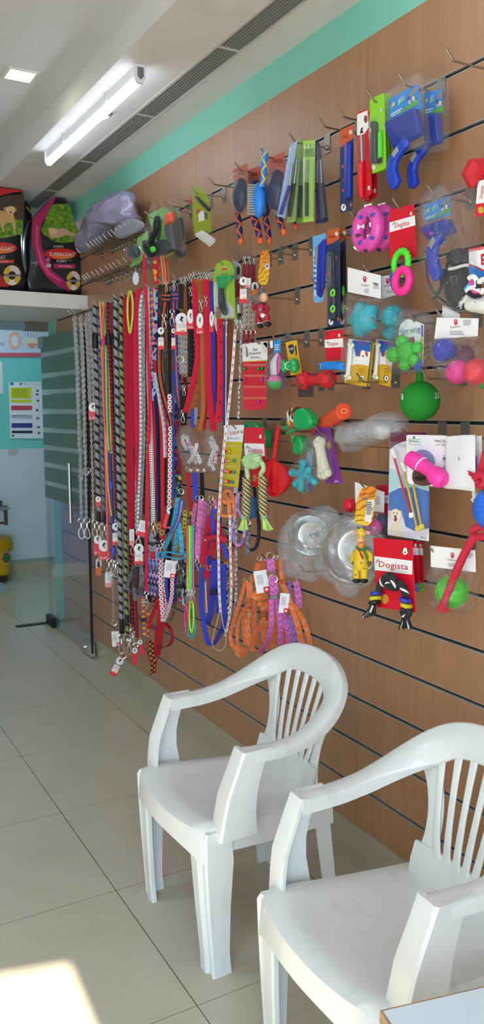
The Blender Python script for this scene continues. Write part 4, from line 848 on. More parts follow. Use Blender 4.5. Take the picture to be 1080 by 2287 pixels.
# --- leather leads and collars
def clipt(x, y, h=22, d=.12): return (x, y, y+h, d)
leash('leather_collar', 'short black leather collar left of the brown one under the clips', 'collar', [([(405, 634), (404, 655), (403, 690)], 12, plain('1c1b1d', .6), 'flat')], .13, snaps=[clipt(404, 618), clipt(400, 674, 20, .135)], tags=[(405, 724, 28, 48, .145, dict(kind='A'))])
leash('leather_collar', 'short brown leather collar right of the short black one', 'collar', [([(414, 634), (414, 660), (412, 700)], 8, plain('9c4f1e', .55), 'flat')], .11, snaps=[clipt(413, 616, 22, .12)])
leash('chain_bundle', 'bundle of bright curb chains under the white and red tag', 'chain', [([(399+i*4.2, 742+i), (400+i*4.2, 800), (402+i*4.0, 836-i)], (.014, .011, .0016), CHM, 'chain', .12-.006*i) for i in range(5)], .12, rings=[(402, 803, 8, .135)])
leash('leather_collar', 'black studded collar bundle with an oval white and red tag', 'collar', [([(424, 628), (427, 690), (428, 745), (428, 842)], 17, p_dots('1a191b', '1a191b', 'c9c7c4', .02, .2, .07, 2.), 'flat')], .10, snaps=[clipt(424, 610), clipt(425, 640)], tags=[(425, 712, 17, 46, .14, dict(kind='O', word='SUPER'))])
leash('leather_lead', 'red leather lead curving left to a pointed end', 'leash', [([(434, 624), (436, 696), (441, 774), (439, 813), (427, 871), (413, 920)], 12, plain('d51f3c', .5), 'flat')], .13, snaps=[clipt(433, 606), (431, 655, 680, .135)])
leash('leather_lead', 'tan leather lead with a buckle fold hanging straight', 'leash', [([(446, 624), (448, 669), (452, 735), (452, 813), (454, 890), (452, 925), (446, 962)], 10, plain('b3672e', .55), 'flat'), ([(440, 626), (446, 640), (452, 654)], 14, plain('a85d28', .55), 'flat', .14)], .13, snaps=[clipt(446, 606), (448, 668, 698, .14)], tags=[(446, 722, 17, 48, .15, dict(kind='O', word='SUPER'))])
leash('leather_lead', 'tan leather strap end punched with holes behind the tan lead', 'leash', [([(449, 840), (440, 880), (425, 924)], 11, p_dots('b0642c', '5e3012', '5e3012', .05, .12, .0, 1.), 'flat')], .10)
leash('leather_lead', 'crimson leather lead right of the tan lead', 'leash', [([(459, 624), (462, 696), (464, 774), (465, 852), (470, 910), (477, 962)], 14, plain('cb1a36', .5), 'flat')], .125, snaps=[clipt(458, 606), (459, 660, 684, .135)])
leash('leather_lead', 'second crimson lead tucked behind the first with its own clip', 'leash', [([(468, 624), (470, 680), (471, 740), (462, 850), (455, 960)], 9, plain('c2182f', .5), 'flat')], .09, snaps=[clipt(466, 606), (470, 660, 684, .10)], tags=[(472, 718, 10, 48, .12, dict(kind='O'))])
leash('leather_lead', 'royal blue lead right of the crimson lead', 'leash', [([(474, 630), (475, 745), (476, 852), (477, 962)], 10, plain('3d40b4', .5), 'flat')], .10, snaps=[clipt(474, 606)])
leash('leather_lead', 'wide red leather lead punched with a row of holes', 'leash', [([(492, 712), (493, 793), (492, 890), (486, 943)], 16, p_dots('d21c38', '6e0e1c', '6e0e1c', .06, .11, .0, 1.), 'flat')], .12)
leash('leather_lead', 'blue lead with a white braid edge right of the wide red lead', 'leash', [([(502, 712), (502, 830), (501, 962)], 8, p_lines('2c3688', [(.62, .92, 'c9ccd8')], 'bluebraid'), 'flat')], .11, rings=[(503, 722, 4), (502, 748, 4)])
leash('leather_lead', 'dark brown lead in the shade right of the blue braided lead', 'leash', [([(514, 715), (513, 800), (511, 892)], 11, plain('84481f', .55), 'flat')], .08)
leash('leather_lead', 'dark brown strap in the shade between the two red leads', 'leash', [([(484, 720), (484, 800), (482, 900)], 8, plain('6a3418', .55), 'flat')], .06, tags=[(483, 728, 7, 50, .10, dict(kind='R', ang=-14))])
CL = 'spare swivel clips above the leather leads'
for x, y in ((410, 622), (418, 616), (429, 612), (440, 610), (452, 608), (461, 610), (470, 606)):
    t = thing('swivel_clip', 'small chrome swivel clip in the row of clips above the leather leads', 'clip', wp(x, y, .10), CL); b = MB(); snapm(b, x, y, y+20, .10); b.done('snap_hook', SNAPM, t)
# --- thin bone print leads
BP = p_dots('e6e2e0', 'd9d5d4', 'b5243a', .03, .42, .2, 1.)
leash('thin_lead', 'thin white bone print lead hanging past the yellow bell card to a wire loop', 'leash', [([(525, 735), (524, 750), (517, 842), (506, 949), (502, 977), (493, 1075), (487, 1179), (488, 1250), (489, 1315), (492, 1367)], 5.5, BP, 'flat'), ([(492, 1365), (497, 1392), (503, 1415), (504, 1438), (493, 1453), (478, 1447), (474, 1430), (481, 1400)], 1.6, plain('c9c5c2', .5), 'cord', .155, True)], .155, snaps=[(527, 712, 740)])
leash('thin_lead', 'thin grey lead left of the red bell card', 'leash', [([(538, 735), (537, 780), (534, 860), (532, 935)], 4.5, p_vor(['8e8d94', 'd8d6da', '5e5d66'], 2, 200), 'flat')], .12, snaps=[(537, 705, 740)])
leash('thin_lead', 'thin white lead with red bones below the yellow bell card', 'leash', [([(513, 1150), (514, 1230), (516, 1315), (512, 1375), (503, 1420)], 5, BP, 'flat')], .15)
leash('thin_lead', 'thin grey speckled lead left of the wrapped bowls', 'leash', [([(526, 1150), (527, 1230), (526, 1345), (522, 1400)], 5, p_vor(['85848c', 'cfcdd2', '55545c'], 2, 200), 'flat')], .13)
leash('thin_lead', 'thin black lead with white marks behind the white one', 'leash', [([(508, 1165), (509, 1240), (508, 1345), (515, 1420), (522, 1440)], 4, p_vor(['1d1c20', '1d1c20', 'bdbcc2'], 2, 150), 'flat')], .12)
leash('thin_lead', 'grey reflective lead with chrome ring under the green rope toy', 'leash', [([(553, 1172), (553, 1205), (552, 1240)], 8, p_vor(['6d6c73', '9b9aa0', '4c4b52'], 3, 180), 'flat'), ([(557, 1172), (557, 1205), (556, 1238)], 4, p_vor(['6d6c73', '9b9aa0', '4c4b52'], 3, 180), 'flat', .10)], .12, rings=[(554, 1167, 5)], snaps=[(554, 1148, 1170)])
leash('braided_loop', 'black and dark blue braided rope loop below the green rope toy', 'leash', [([(567, 1088), (572, 1130), (577, 1165), (577, 1200), (571, 1222), (561, 1229)], 8, p_diag('1e2436', '0f1014', .02, .5), 'rope')], .10)
# --- maroon chain leads
MR = plain('7d1528', .55)
for x, l, dd in ((546, 'maroon chain lead with a white hang tag, leftmost of three', .14), (556, 'maroon chain lead in the middle of three', .12), (566, 'maroon chain lead with a ring end, rightmost of three', .10)):
    leash('chain_lead', l, 'leash', [([(x, 590), (x, 615), (x, 640)], 8, MR, 'flat'), ([(x-1, 640), (x-2, 690), (x-3, 738)], (.012, .009, .0013), CHM, 'chain'), ([(x+3, 640), (x+2, 690), (x+1, 733)], (.012, .009, .0013), CHM, 'chain', dd-.012), ([(x-1, 738), (x-1, 752), (x-2, 768)], 6, MR, 'flat')], dd, snaps=[(x, 572, 594)], rings=[(x-1, 742, 5)], tags=([(543, 648, 18, 58, .15, dict(kind='A'))] if x == 546 else [(569, 645, 15, 30, .105, dict(kind='H'))] if x == 566 else [(553, 632, 13, 22, .13, dict(kind='R'))]))
leash('chain_lead', 'silver capped chain lead with black sleeve left of the monkey toy', 'leash', [([(533, 690), (537, 720), (537, 738)], (.012, .009, .0013), CHM, 'chain')], .14, sleeves=[(532, 680, 700, 7, 'aaaaac'), (534, 700, 714, 9, '1a1a1c')])
# --- harnesses, cords and small collars of the lower rows
BCH = p_chev('4fb4dc', '1d3f66', '58bfe4', .03)
leash('chevron_harness', 'sky blue chevron harness with yellow paw strap', 'harness', [([(396, 1112), (390, 1153), (380, 1195), (367, 1226)], 9, BCH, 'flat'), ([(397, 1165), (394, 1200), (388, 1236)], 9, BCH, 'flat', .11), ([(399, 1168), (404, 1205), (407, 1240)], 9, BCH, 'flat', .14),
    ([(388, 1134), (380, 1165), (373, 1192)], 11, plain('15161a', .7), 'flat', .15), ([(406, 1118), (401, 1150), (390, 1178), (375, 1194)], 9, p_lines('3646b0', [(.3, .42, 'd8daea'), (.6, .7, 'd8daea')], 'royalstripe'), 'flat', .16), ([(413, 1140), (412, 1165), (407, 1200), (392, 1231)], 7, p_dots('d6c13c', '3a3420', '3a3420', .02, .25, .0, 1.), 'flat', .10),
    ([(353, 1236), (375, 1233), (398, 1238), (413, 1237), (412, 1246), (395, 1248), (370, 1243), (355, 1247)], 4, plain('3aa7d4', .5), 'cord', .15, True)], .14, buckles=[(366, 1238, 13, 9, '3a8ab4'), (406, 1124, 9, 7, '1d3f8a')], tags=[(376, 1156, 16, 48, .15, dict(kind='S', ang=14))], snaps=[(395, 1244, 1275)], rings=[(404, 1098, 6)])
leash('bear_collar', 'black collar printed with green animals above the blue harness', 'collar', [([(397, 1060), (399, 1085), (397, 1110)], 13, p_vor(['17232c', '17232c', '3f8f78', '2a4a8c', 'c8a83c'], 2.2, 70), 'flat')], .12)
leash('carded_collar', 'white tag with red corner clipped to the dotted pink collars', 'tag', [([(385, 1244), (384, 1252), (383, 1258)], 3, SNAPM, 'cord')], .15, tags=[(380, 1271, 26, 39, .155, dict(kind='B', ang=6))])
PK = p_chev('e27ab8', '8c3a74', 'ea92c8', .026)
for x0, l, pa in ((444, 'pink zigzag harness hanging in front of the other pink harness', [([(449, 1114), (447, 1145), (443, 1180), (441, 1238), (446, 1252)], 12, .14), ([(456, 1120), (452, 1160), (448, 1200), (450, 1240)], 10, .12), ([(443, 1132), (450, 1140), (460, 1136)], 8, .15)]),
        (436, 'pink zigzag harness on the left behind the neon cords', [([(437, 1122), (432, 1150), (431, 1180), (436, 1225)], 8, .10), ([(431, 1180), (438, 1190), (446, 1186)], 9, .12)]),
        (466, 'pink zigzag harness strap at the right of the pink group', [([(478, 1116), (481, 1128), (484, 1140)], 8, .12), ([(464, 1122), (462, 1150), (459, 1190), (455, 1215)], 7, .09)])):
    leash('zigzag_harness', l, 'harness', [(p_, w_, PK, 'flat', d_) for p_, w_, d_ in pa], pa[0][2], buckles=[(x0, 1184, 12, 8, 'd06aa8')], rings=[(x0+5, 1112, 5)], snaps=[(x0, 1240, 1275)])
leash('patterned_harness', 'dark purple printed harness ends below the pink harnesses', 'harness', [([(434, 1236), (437, 1255), (440, 1272)], 10, p_vor(['4a3a5c', 'b08ac0', '26243a', '7a4a80'], 2, 80), 'flat'), ([(443, 1240), (445, 1258), (446, 1272)], 8, p_vor(['4a3a5c', 'b08ac0', '26243a', '7a4a80'], 2, 80), 'flat', .08)], .09)
def ncol(cs, nm):
    return mat('ncord_'+nm, rough=.45, build=lambda n: n.ramp(n.math('MULTIPLY', n.uv()[1], 2.2), [(i/(len(cs)-1)*.9+.05, lin(c)) for i, c in enumerate(cs)]))
for x, cs, l in ((418.5, ('f0466a', 'e85a3a', '9be83a', '8ae84a'), 'neon cord lead fading from coral to lime, leftmost'), (423, ('a8e83c', '8fe044', '38c46a'), 'neon cord lead fading from lime to green'), (426.5, ('6ae03a', '38d06a', '22b8a8'), 'neon cord lead fading from green to teal'), (431, ('3fa6c8', 'd84a9a', 'f03a9a'), 'neon cord lead fading from blue to hot pink, rightmost')):
    leash('neon_lead', l, 'leash', [([(x, 1174), (x+.2, 1240), (x+1.2, 1318)], 4.6, ncol(cs, l[-9:].replace(' ', '_')), 'cord'), ([(x-1.5, 1174), (x-1, 1240), (x-.5, 1316)], 3.5, ncol(cs, l[-9:].replace(' ', '_')), 'cord', .13)], .15, snaps=[(x, 1316, 1348)])
leash('neon_collar', 'hot pink neon cord loop under the cord clips', 'collar', [([(416, 1350), (413, 1385), (417, 1418), (422, 1410), (419, 1370)], 4, plain('f0389a', .45), 'cord', .14, True)], .14)
leash('neon_collar', 'lime neon cord loop in front of the green loop', 'collar', [([(425, 1345), (431, 1350), (432, 1385), (428, 1412), (424, 1400), (423, 1370)], 4, plain('b6ea34', .45), 'cord', .155, True)], .155)
leash('neon_collar', 'green neon cord loop hanging lowest of the neon loops', 'collar', [([(429, 1355), (435, 1390), (435, 1412), (428, 1425), (421, 1415), (424, 1380)], 5.5, ncol(('3fc0c8', '22a47a', '1d9a58'), 'grn'), 'cord', .145, True)], .145)
RDH = p_fabric('c91f3c'); BLH = p_fabric('3d47b8')
leash('red_harness', 'red webbing harness gathered between pink harness and bone print lead', 'harness', [([(470, 1150), (466, 1175), (458, 1215), (452, 1260)], 15, RDH, 'flat'), ([(478, 1160), (480, 1195), (470, 1240), (460, 1290)], 14, RDH, 'flat', .12), ([(458, 1204), (480, 1200), (505, 1206)], 12, RDH, 'face', .15), ([(500, 1195), (515, 1215), (536, 1222), (543, 1200)], 7, RDH, 'flat', .10), ([(487, 1170), (492, 1215), (486, 1245)], 12, RDH, 'flat', .11), ([(510, 1210), (514, 1235), (508, 1255)], 9, RDH, 'flat', .10)], .135, buckles=[(459, 1203, 7, 10, 'c9c5bd'), (478, 1203, 10, 9, '26254a')], rings=[(476, 1134, 6), (464, 1122, 5)])
leash('blue_harness', 'royal blue webbing harness hanging in long loops behind the wire loop', 'harness', [([(452, 1268), (449, 1341), (454, 1388), (464, 1434), (475, 1440), (486, 1424), (492, 1410)], 11, BLH, 'flat'), ([(478, 1251), (476, 1316), (470, 1367), (462, 1395), (458, 1378)], 14, BLH, 'flat', .10), ([(486, 1250), (490, 1310), (488, 1370)], 14, BLH, 'flat', .08), ([(503, 1260), (500, 1320), (503, 1367), (498, 1405), (490, 1414)], 13, BLH, 'flat', .11), ([(472, 1150), (476, 1178), (474, 1196)], 9, BLH, 'flat', .14), ([(495, 1215), (503, 1232), (510, 1248)], 9, BLH, 'face', .13), ([(472, 1208), (468, 1235), (466, 1262)], 10, p_fabric('2d3488'), 'flat', .125)], .13, buckles=[(476, 1323, 16, 12, '1d2048'), (477, 1142, 10, 12, '3d47b8')])
leash('pink_tagged_strap', 'thin translucent strip hanging in front of the blue harness', 'tie', [([(458, 1300), (460, 1340), (462, 1368)], 2.6, plain('c9b8c8', .4), 'flat')], .15)
OC = p_chev('ef8444', 'b98a7a', 'f29454', .03)
leash('rope_harness', 'small orange braided harness under the yellow bell card', 'harness', [([(508, 1094), (500, 1106), (494, 1125), (492, 1150)], 8, OC, 'flat'), ([(512, 1096), (520, 1112), (522, 1130), (526, 1150)], 8, OC, 'flat'), ([(500, 1106), (510, 1118), (512, 1150)], 8, OC, 'flat', .14), ([(491, 1150), (508, 1153), (527, 1149)], 7, OC, 'face', .14), ([(497, 1118), (508, 1124), (520, 1116)], 7, OC, 'face', .145), ([(494, 1106), (505, 1096), (516, 1100)], 6, OC, 'face', .13)], .13)
leash('orange_harness_strap', 'orange strap end hanging behind the blue harness', 'harness', [([(503, 1255), (506, 1275), (508, 1300), (512, 1320)], 9, OC, 'flat'), ([(522, 1230), (523, 1265), (520, 1310)], 8, OC, 'flat', .06)], .07)
leash('purple_harness', 'lilac tie dye harness loop under the green rope toy card', 'harness', [([(530, 1140), (522, 1165), (520, 1195), (527, 1214), (536, 1217), (544, 1200), (546, 1175), (538, 1150)], 7, p_vor(['a985cc', 'd0a0c0', '7f6ab4', 'b994d8'], 1.5, 60), 'cord', .13, True), ([(532, 1100), (529, 1120), (530, 1142)], 9, p_vor(['a985cc', 'd0a0c0', '7f6ab4', 'b994d8'], 1.5, 60), 'flat')], .12)
leash('purple_sleeve', 'purple ribbed collar and white card behind the green rope toy', 'collar', [([(539, 1050), (538, 1075), (536, 1098)], 11, p_diag('6a3a8a', '2c1c3c', .02, .5), 'flat')], .08, tags=[(533, 1083, 20, 40, .07, dict(kind='B', ang=8))])
GH = p_vor(['77767c', '8f8e94', '5f5e66'], 3, 160)
leash('grey_harness', 'grey mesh harness hanging below the white and red tag', 'harness', [([(300, 1262), (290, 1290), (284, 1312), (292, 1322), (306, 1320), (316, 1308), (317, 1285), (314, 1262)], 8, GH, 'flat'), ([(301, 1268), (301, 1300), (302, 1330)], 14, plain('4a4a50', .7), 'flat', .10), ([(300, 1312), (301, 1330), (303, 1342)], 8, GH, 'flat', .12)], .125, buckles=[(302, 1276, 14, 8, '2a2a2e'), (302, 1300, 14, 8, '2a2a2e')], snaps=[(306, 1232, 1266)])
BF = p_vor(['3a3358', '8f86c4', 'c8a8d8', '26243c', '7ea0d0', '5a4a80'], 1.8, 70)
for i, (x, l) in enumerate(((329, 'butterfly print harness strap, leftmost of the purple cluster'), (336, 'butterfly print harness strap, second in the purple cluster'), (343, 'butterfly print harness strap, third in the purple cluster'), (350, 'butterfly print harness strap, rightmost of the purple cluster'))):
    leash('butterfly_harness', l, 'harness', [([(x+2, 1222), (x-2+i, 1258), (x+1, 1290), (x-3, 1330)], 8.5, BF, 'flat'), ([(x-1, 1240), (x+4, 1270), (x, 1312)], 7, BF, 'flat', .08)], .10+.01*i, buckles=[(x, 1270, 10, 8, '6a6a80')] if i % 2 else (), rings=[(x, 1222, 5)])
leash('reflective_collar', 'grey and red reflective collar above the butterfly harness', 'collar', [([(340, 1192), (341, 1212), (342, 1232)], 16, p_vor(['a7a5aa', '8b8a90', '2e2c30'], 2, 60), 'flat'), ([(341, 1230), (342, 1240), (342, 1248)], 13, plain('c02a2a', .6), 'flat')], .13, buckles=[(342, 1214, 19, 6, '1c1c1e')])
DT = p_dots('d8506e', 'f2eaec', '221d20', .022, .46, .18, 1.)
leash('dotted_collar', 'pink dotted collar with chrome clip, left strand of the pair', 'collar', [([(360, 1244), (358, 1285), (359, 1324), (364, 1386)], 10, DT, 'flat'), ([(367, 1256), (366, 1300), (372, 1340), (368, 1384)], 9, DT, 'flat', .11)], .13, buckles=[(364, 1384, 12, 8, 'cfcac6')], snaps=[(358, 1215, 1246)])
leash('dotted_collar', 'pink dotted collar strand in front of the navy loop', 'collar', [([(384, 1290), (384, 1315), (381, 1342), (370, 1380)], 8.5, DT, 'flat')], .145)
leash('navy_collar', 'navy blue collar loop behind the dotted collar', 'collar', [([(371, 1286), (372, 1318), (376, 1344), (385, 1346), (392, 1322), (391, 1288)], 7, p_fabric('35419c'), 'flat', .12), ([(373, 1292), (382, 1288), (391, 1290)], 6, p_fabric('35419c'), 'face', .125)], .12)
leash('camo_collar', 'olive camouflage collar with black buckles', 'collar', [([(402, 1252), (401, 1290), (399, 1326)], 11, p_vor(['6a6a52', '4d4d3c', '85836a', '3a3a30'], 2, 60), 'flat'), ([(394, 1344), (388, 1368), (380, 1390)], 6, p_vor(['6a6a52', '4d4d3c', '85836a'], 2, 60), 'flat', .09)], .12, buckles=[(401, 1278, 13, 10, '3c3c36'), (399, 1310, 13, 9, '1d1d1d'), (398, 1330, 12, 9, '2a3428')], rings=[(403, 1275, 6)])
leash('printed_collar', 'white and navy printed collar behind the camouflage collar', 'collar', [([(404, 1312), (405, 1330), (406, 1345)], 10, p_vor(['c9c6d8', '3a3f78', 'c8384a', 'e8e6ea'], 2, 60), 'flat')], .08)
leash('red_collar', 'bright red looped collar with purple lining', 'collar', [([(356, 1338), (345, 1362), (333, 1393), (340, 1402), (352, 1397), (355, 1370)], 8, p_fabric('d0202e'), 'flat', .13, True), ([(335, 1401), (345, 1404), (353, 1400)], 4, plain('6a3a86', .6), 'cord', .125)], .13)
leash('red_harness', 'red webbing harness hanging lowest by the baseboard', 'harness', [([(362, 1388), (358, 1415), (354, 1444), (351, 1464)], 13, p_fabric('bb1d2b'), 'flat'), ([(370, 1392), (382, 1408), (384, 1428), (376, 1442), (362, 1446)], 7, p_fabric('a81826'), 'flat', .10), ([(350, 1400), (349, 1430), (345, 1452), (342, 1470)], 8, p_fabric('c42230'), 'flat', .09)], .115, buckles=[(356, 1446, 14, 7, '7e1620')])
leash('chequered_collar', 'orange and purple chequered collar in front of the red harness', 'collar', [([(321, 1330), (322, 1370), (325, 1424)], 13, p_check(['7d5a6e', 'd8521f', 'e8b43c'], .0145, 2.), 'flat'), ([(333, 1362), (334, 1395), (331, 1428)], 10, p_check(['7d5a6e', 'd8521f', 'e8b43c'], .0145, 2.), 'flat', .11)], .13, buckles=[(322, 1385, 16, 9, '2c2c34'), (322, 1345, 15, 4, 'c9c5bd')])
leash('chequered_collar', 'dark chequered collar tail hanging lowest of all', 'collar', [([(338, 1430), (338, 1456), (342, 1480), (340, 1506)], 10, p_check(['3a2a1c', '8c2a1c', 'e8a83c'], .0125, 2.), 'flat'), ([(327, 1430), (331, 1468), (338, 1482)], 3, p_fabric('b8202c'), 'flat', .12), ([(352, 1455), (349, 1480), (346, 1504)], 3, p_fabric('b8202c'), 'flat', .12)], .11, buckles=[(336, 1459, 14, 4, '4a3020')])
leash('chequered_collar', 'rust red chequered collar behind the red looped collar', 'collar', [([(344, 1318), (346, 1345), (348, 1365)], 9, p_check(['5c1c1c', '9c2c20', 'd88a34'], .0125, 2.), 'flat')], .07)
# --- straps with rings below the bone bags
for x, c, l in ((420, 'b81f30', 'red strap hanging from a ring below the bagged bone collars'), (435, '3f49c0', 'royal blue strap hanging from a ring below the bagged bone collars'), (450, '17161a', 'black strap hanging from a ring below the bagged bone collars')):
    leash('ringed_strap', l, 'strap', [([(x, 1056), (x+1, 1085), (x+2 if x != 420 else x+7, 1118 if x != 420 else 1140)], 12 if x == 435 else 9, p_fabric(c), 'flat')], .10, rings=[(x, 1048, 5), (x+4, 1050, 4)])
leash('clip_collar', 'black collar with large chrome clip above the bagged bone collars', 'collar', [([(408, 872), (408, 900), (409, 930), (410, 950)], 13, plain('19191b', .6), 'flat')], .12, snaps=[(411, 860, 884, .13), (408, 915, 945, .135)])
leash('clip_collar', 'royal blue collar end with grey clip above the bagged bone collars', 'collar', [([(429, 915), (430, 935), (430, 955)], 9, plain('3d44b8', .5), 'flat'), ([(437, 910), (437, 930), (436, 948)], 7, plain('9a9a9e', .4), 'flat', .10)], .11)
# --- orange and pink chevron harnesses above the far chair
OH = p_chev('ee7838', 'c9a49a', 'f28a4c', .03); PH = p_chev('dd6cc0', '4a2450', 'e890d0', .022); VH = p_chev('9a72c8', 'd8b8e0', '7d5cb0', .03)
leash('orange_harness', 'orange chevron harness at the left of the bunch, knotted at the bottom', 'harness', [([(548, 1298), (538, 1335), (524, 1380), (514, 1415), (518, 1440), (528, 1455)], 8.5, OH, 'flat'), ([(556, 1345), (540, 1370), (530, 1400), (530, 1435), (540, 1450)], 7, OH, 'flat', .13), ([(556, 1300), (557, 1330), (551, 1342)], 13, OH, 'flat', .14), ([(524, 1446), (538, 1452), (550, 1448)], 12, OH, 'face', .15), ([(528, 1455), (537, 1464), (548, 1456)], 11, OH, 'face', .14)], .14, buckles=[(556, 1372, 13, 12, 'c9865a')], rings=[(548, 1296, 4), (562, 1292, 5)])
leash('orange_harness', 'orange chevron harness second from the left with brown buckle', 'harness', [([(577, 1258), (572, 1280), (562, 1300)], 13, OH, 'flat'), ([(568, 1322), (578, 1330), (592, 1326)], 26, OH, 'face', .13), ([(556, 1360), (552, 1395), (556, 1430), (566, 1452), (578, 1452)], 12, OH, 'flat', .14), ([(590, 1380), (578, 1405), (566, 1425), (560, 1446)], 10, OH, 'flat', .15), ([(592, 1345), (590, 1375), (594, 1400)], 18, OH, 'flat', .12), ([(586, 1400), (590, 1425), (582, 1450)], 11, OH, 'flat', .11)], .14, buckles=[(588, 1376, 18, 17, '9a5a3a'), (579, 1348, 14, 10, 'e07838')], rings=[(579, 1247, 5), (588, 1247, 5)], tags=[(584, 1299, 30, 50, .165, dict(kind='B', ang=-9))])
leash('orange_harness', 'short orange strap harness behind the pink one', 'harness', [([(587, 1252), (588, 1270), (590, 1290)], 9, OH, 'flat'), ([(617, 1254), (617, 1272), (618, 1290)], 9, OH, 'flat', .10), ([(606, 1360), (612, 1400), (610, 1448)], 14, OH, 'flat', .09), ([(572, 1335), (566, 1380), (572, 1440)], 12, OH, 'flat', .10), ([(598, 1340), (600, 1400), (592, 1452)], 14, OH, 'flat', .10), ([(560, 1340), (545, 1385), (548, 1440)], 9, OH, 'flat', .12), ([(634, 1340), (632, 1400), (640, 1450)], 12, OH, 'flat', .08)], .11, rings=[(614, 1246, 5), (619, 1246, 5)])
leash('pink_harness', 'pink harness with black zigzags hanging at the front of the bunch', 'harness', [([(603, 1248), (605, 1265), (604, 1276)], 17, PH, 'flat', .16), ([(609, 1282), (611, 1310), (612, 1332)], 18, PH, 'flat', .15), ([(605, 1338), (606, 1380), (603, 1410), (594, 1438), (580, 1458)], 11, PH, 'flat', .16), ([(617, 1336), (622, 1370), (626, 1400), (626, 1445)], 12, PH, 'flat', .13), ([(625, 1360), (636, 1385), (644, 1415), (644, 1448)], 13, PH, 'flat', .11)], .15, buckles=[(607, 1279, 24, 9, '8a6a5c'), (611, 1333, 22, 9, '8d7f7a')], rings=[(603, 1242, 8.5), (610, 1293, 9.5)])
leash('orange_harness', 'orange chevron harness at the right of the bunch with white tag', 'harness', [([(627, 1248), (628, 1275), (630, 1300)], 10, OH, 'flat'), ([(628, 1298), (640, 1325), (652, 1358), (664, 1395), (674, 1440)], 12, OH, 'flat', .13), ([(655, 1350), (670, 1372), (684, 1405), (694, 1445)], 11, OH, 'flat', .12)], .13, buckles=[(634, 1299, 16, 7, 'b85c30'), (667, 1370, 12, 7, 'e07838')], rings=[(625, 1244, 5), (632, 1244, 5)], tags=[(634, 1347, 21, 44, .15, dict(kind='B', ang=6))])
leash('violet_harness', 'violet chevron strap between pink and orange harness', 'harness', [([(649, 1375), (656, 1410), (660, 1446)], 13, VH, 'flat'), ([(644, 1296), (648, 1325), (652, 1350)], 8, VH, 'flat', .07)], .09)
leash('pink_harness', 'pink zigzag strap at the right beside the wrapped bowl', 'harness', [([(660, 1298), (665, 1325), (667, 1358)], 14, PH, 'flat'), ([(635, 1252), (634, 1265), (633, 1280)], 8, plain('8a4a80', .6), 'flat', .08)], .09, snaps=[(662, 1290, 1306)], rings=[(636, 1246, 5)])

# --- straps at the back of the rows, close to the wall
BK = [
 ([(304, 1190), (306, 1260), (304, 1330)], 9, p_fabric('8c1a2a'), 'dark red strap hanging behind the grey mesh harness'),
 ([(316, 1185), (318, 1250), (317, 1330)], 9, p_vor(['2a2a2e', '6a686e', '1c1c20', '9a98a0'], 2, 70), 'grey and black printed strap between the mesh harness and butterfly straps'),
 ([(333, 1200), (332, 1270), (334, 1345)], 9, p_fabric('23284e'), 'dark navy strap behind the butterfly print straps'),
 ([(354, 1190), (355, 1260), (352, 1340)], 9, p_vor(['5a2a4c', '2a1c2c', '9a5a8c', 'c88ab0'], 2, 70), 'plum printed strap behind the dotted pink collars'),
 ([(377, 1180), (378, 1250), (376, 1340)], 9, p_fabric('241f2c'), 'almost black strap behind the white tag of the dotted collars'),
 ([(391, 1250), (393, 1300), (390, 1350)], 8, p_fabric('7a1c2e'), 'maroon strap between the navy loop and camouflage collar'),
 ([(410, 1245), (411, 1300), (409, 1352)], 8, p_vor(['2c3a6a', '1c2038', '6a7ab8', 'c8c8d8'], 2, 70), 'blue printed strap between camouflage collar and neon cords'),
 ([(428, 1240), (429, 1275), (427, 1320)], 8, p_fabric('2a2c34'), 'dark strap behind the neon cords'),
 ([(353, 660), (354, 760), (356, 900), (357, 1060)], 9, p_fabric('1e2548'), 'dark navy leash behind the black and coral leash'),
 ([(379, 650), (378, 760), (380, 860), (379, 930)], 8, p_fabric('3a2f28'), 'dark brown leash between the two coral striped leashes'),
 ([(395, 900), (394, 980), (393, 1060), (394, 1108)], 9, p_vor(['26346e', '18203e', '4a62b0', 'b83a4a'], 2, 70), 'navy printed collar hanging above the blue chevron harness'),
 ([(371, 950), (370, 1040), (369, 1130)], 7, p_fabric('47302a'), 'brown leash in the gap between red and pink dotted leashes'),
 ([(355, 1000), (356, 1090), (355, 1165)], 8, p_fabric('26305e'), 'navy leash in the gap above the wooden charms'),
 ([(398, 690), (398, 780), (399, 850)], 8, p_fabric('141519'), 'black strap behind the curb chain bundle'),
 ([(412, 842), (414, 880), (413, 940)], 9, p_fabric('7a1522'), 'dark maroon strap below the black studded collar'),
 ([(299, 1120), (300, 1170), (299, 1230)], 8, p_vor(['c8702c', 'a8241c', 'e0b04c', '7a2018'], 2, 60), 'orange printed strap ends beside the dark crimson leash tag'),
 ([(428, 1120), (427, 1180), (430, 1245)], 8, p_vor(['c8b43c', '4a4420', 'd8cc5c', '2c2a1c'], 2, 60), 'yellow printed strap behind the clear tag beside the blue harness'),
 ([(489, 1150), (490, 1210), (488, 1260)], 9, p_fabric('2c3078'), 'navy strap behind the red webbing harness'),
 ([(466, 1240), (467, 1300), (465, 1360)], 8, p_fabric('b4588e'), 'pink strap end behind the royal blue harness'),
]
for i, (P_, w_, m_, l_) in enumerate(BK): leash('hanging_strap', l_, 'strap', [(P_, w_, m_, 'flat')], .035+.012*(i % 3), rings=[(P_[0][0], P_[0][1]-4, 4)])
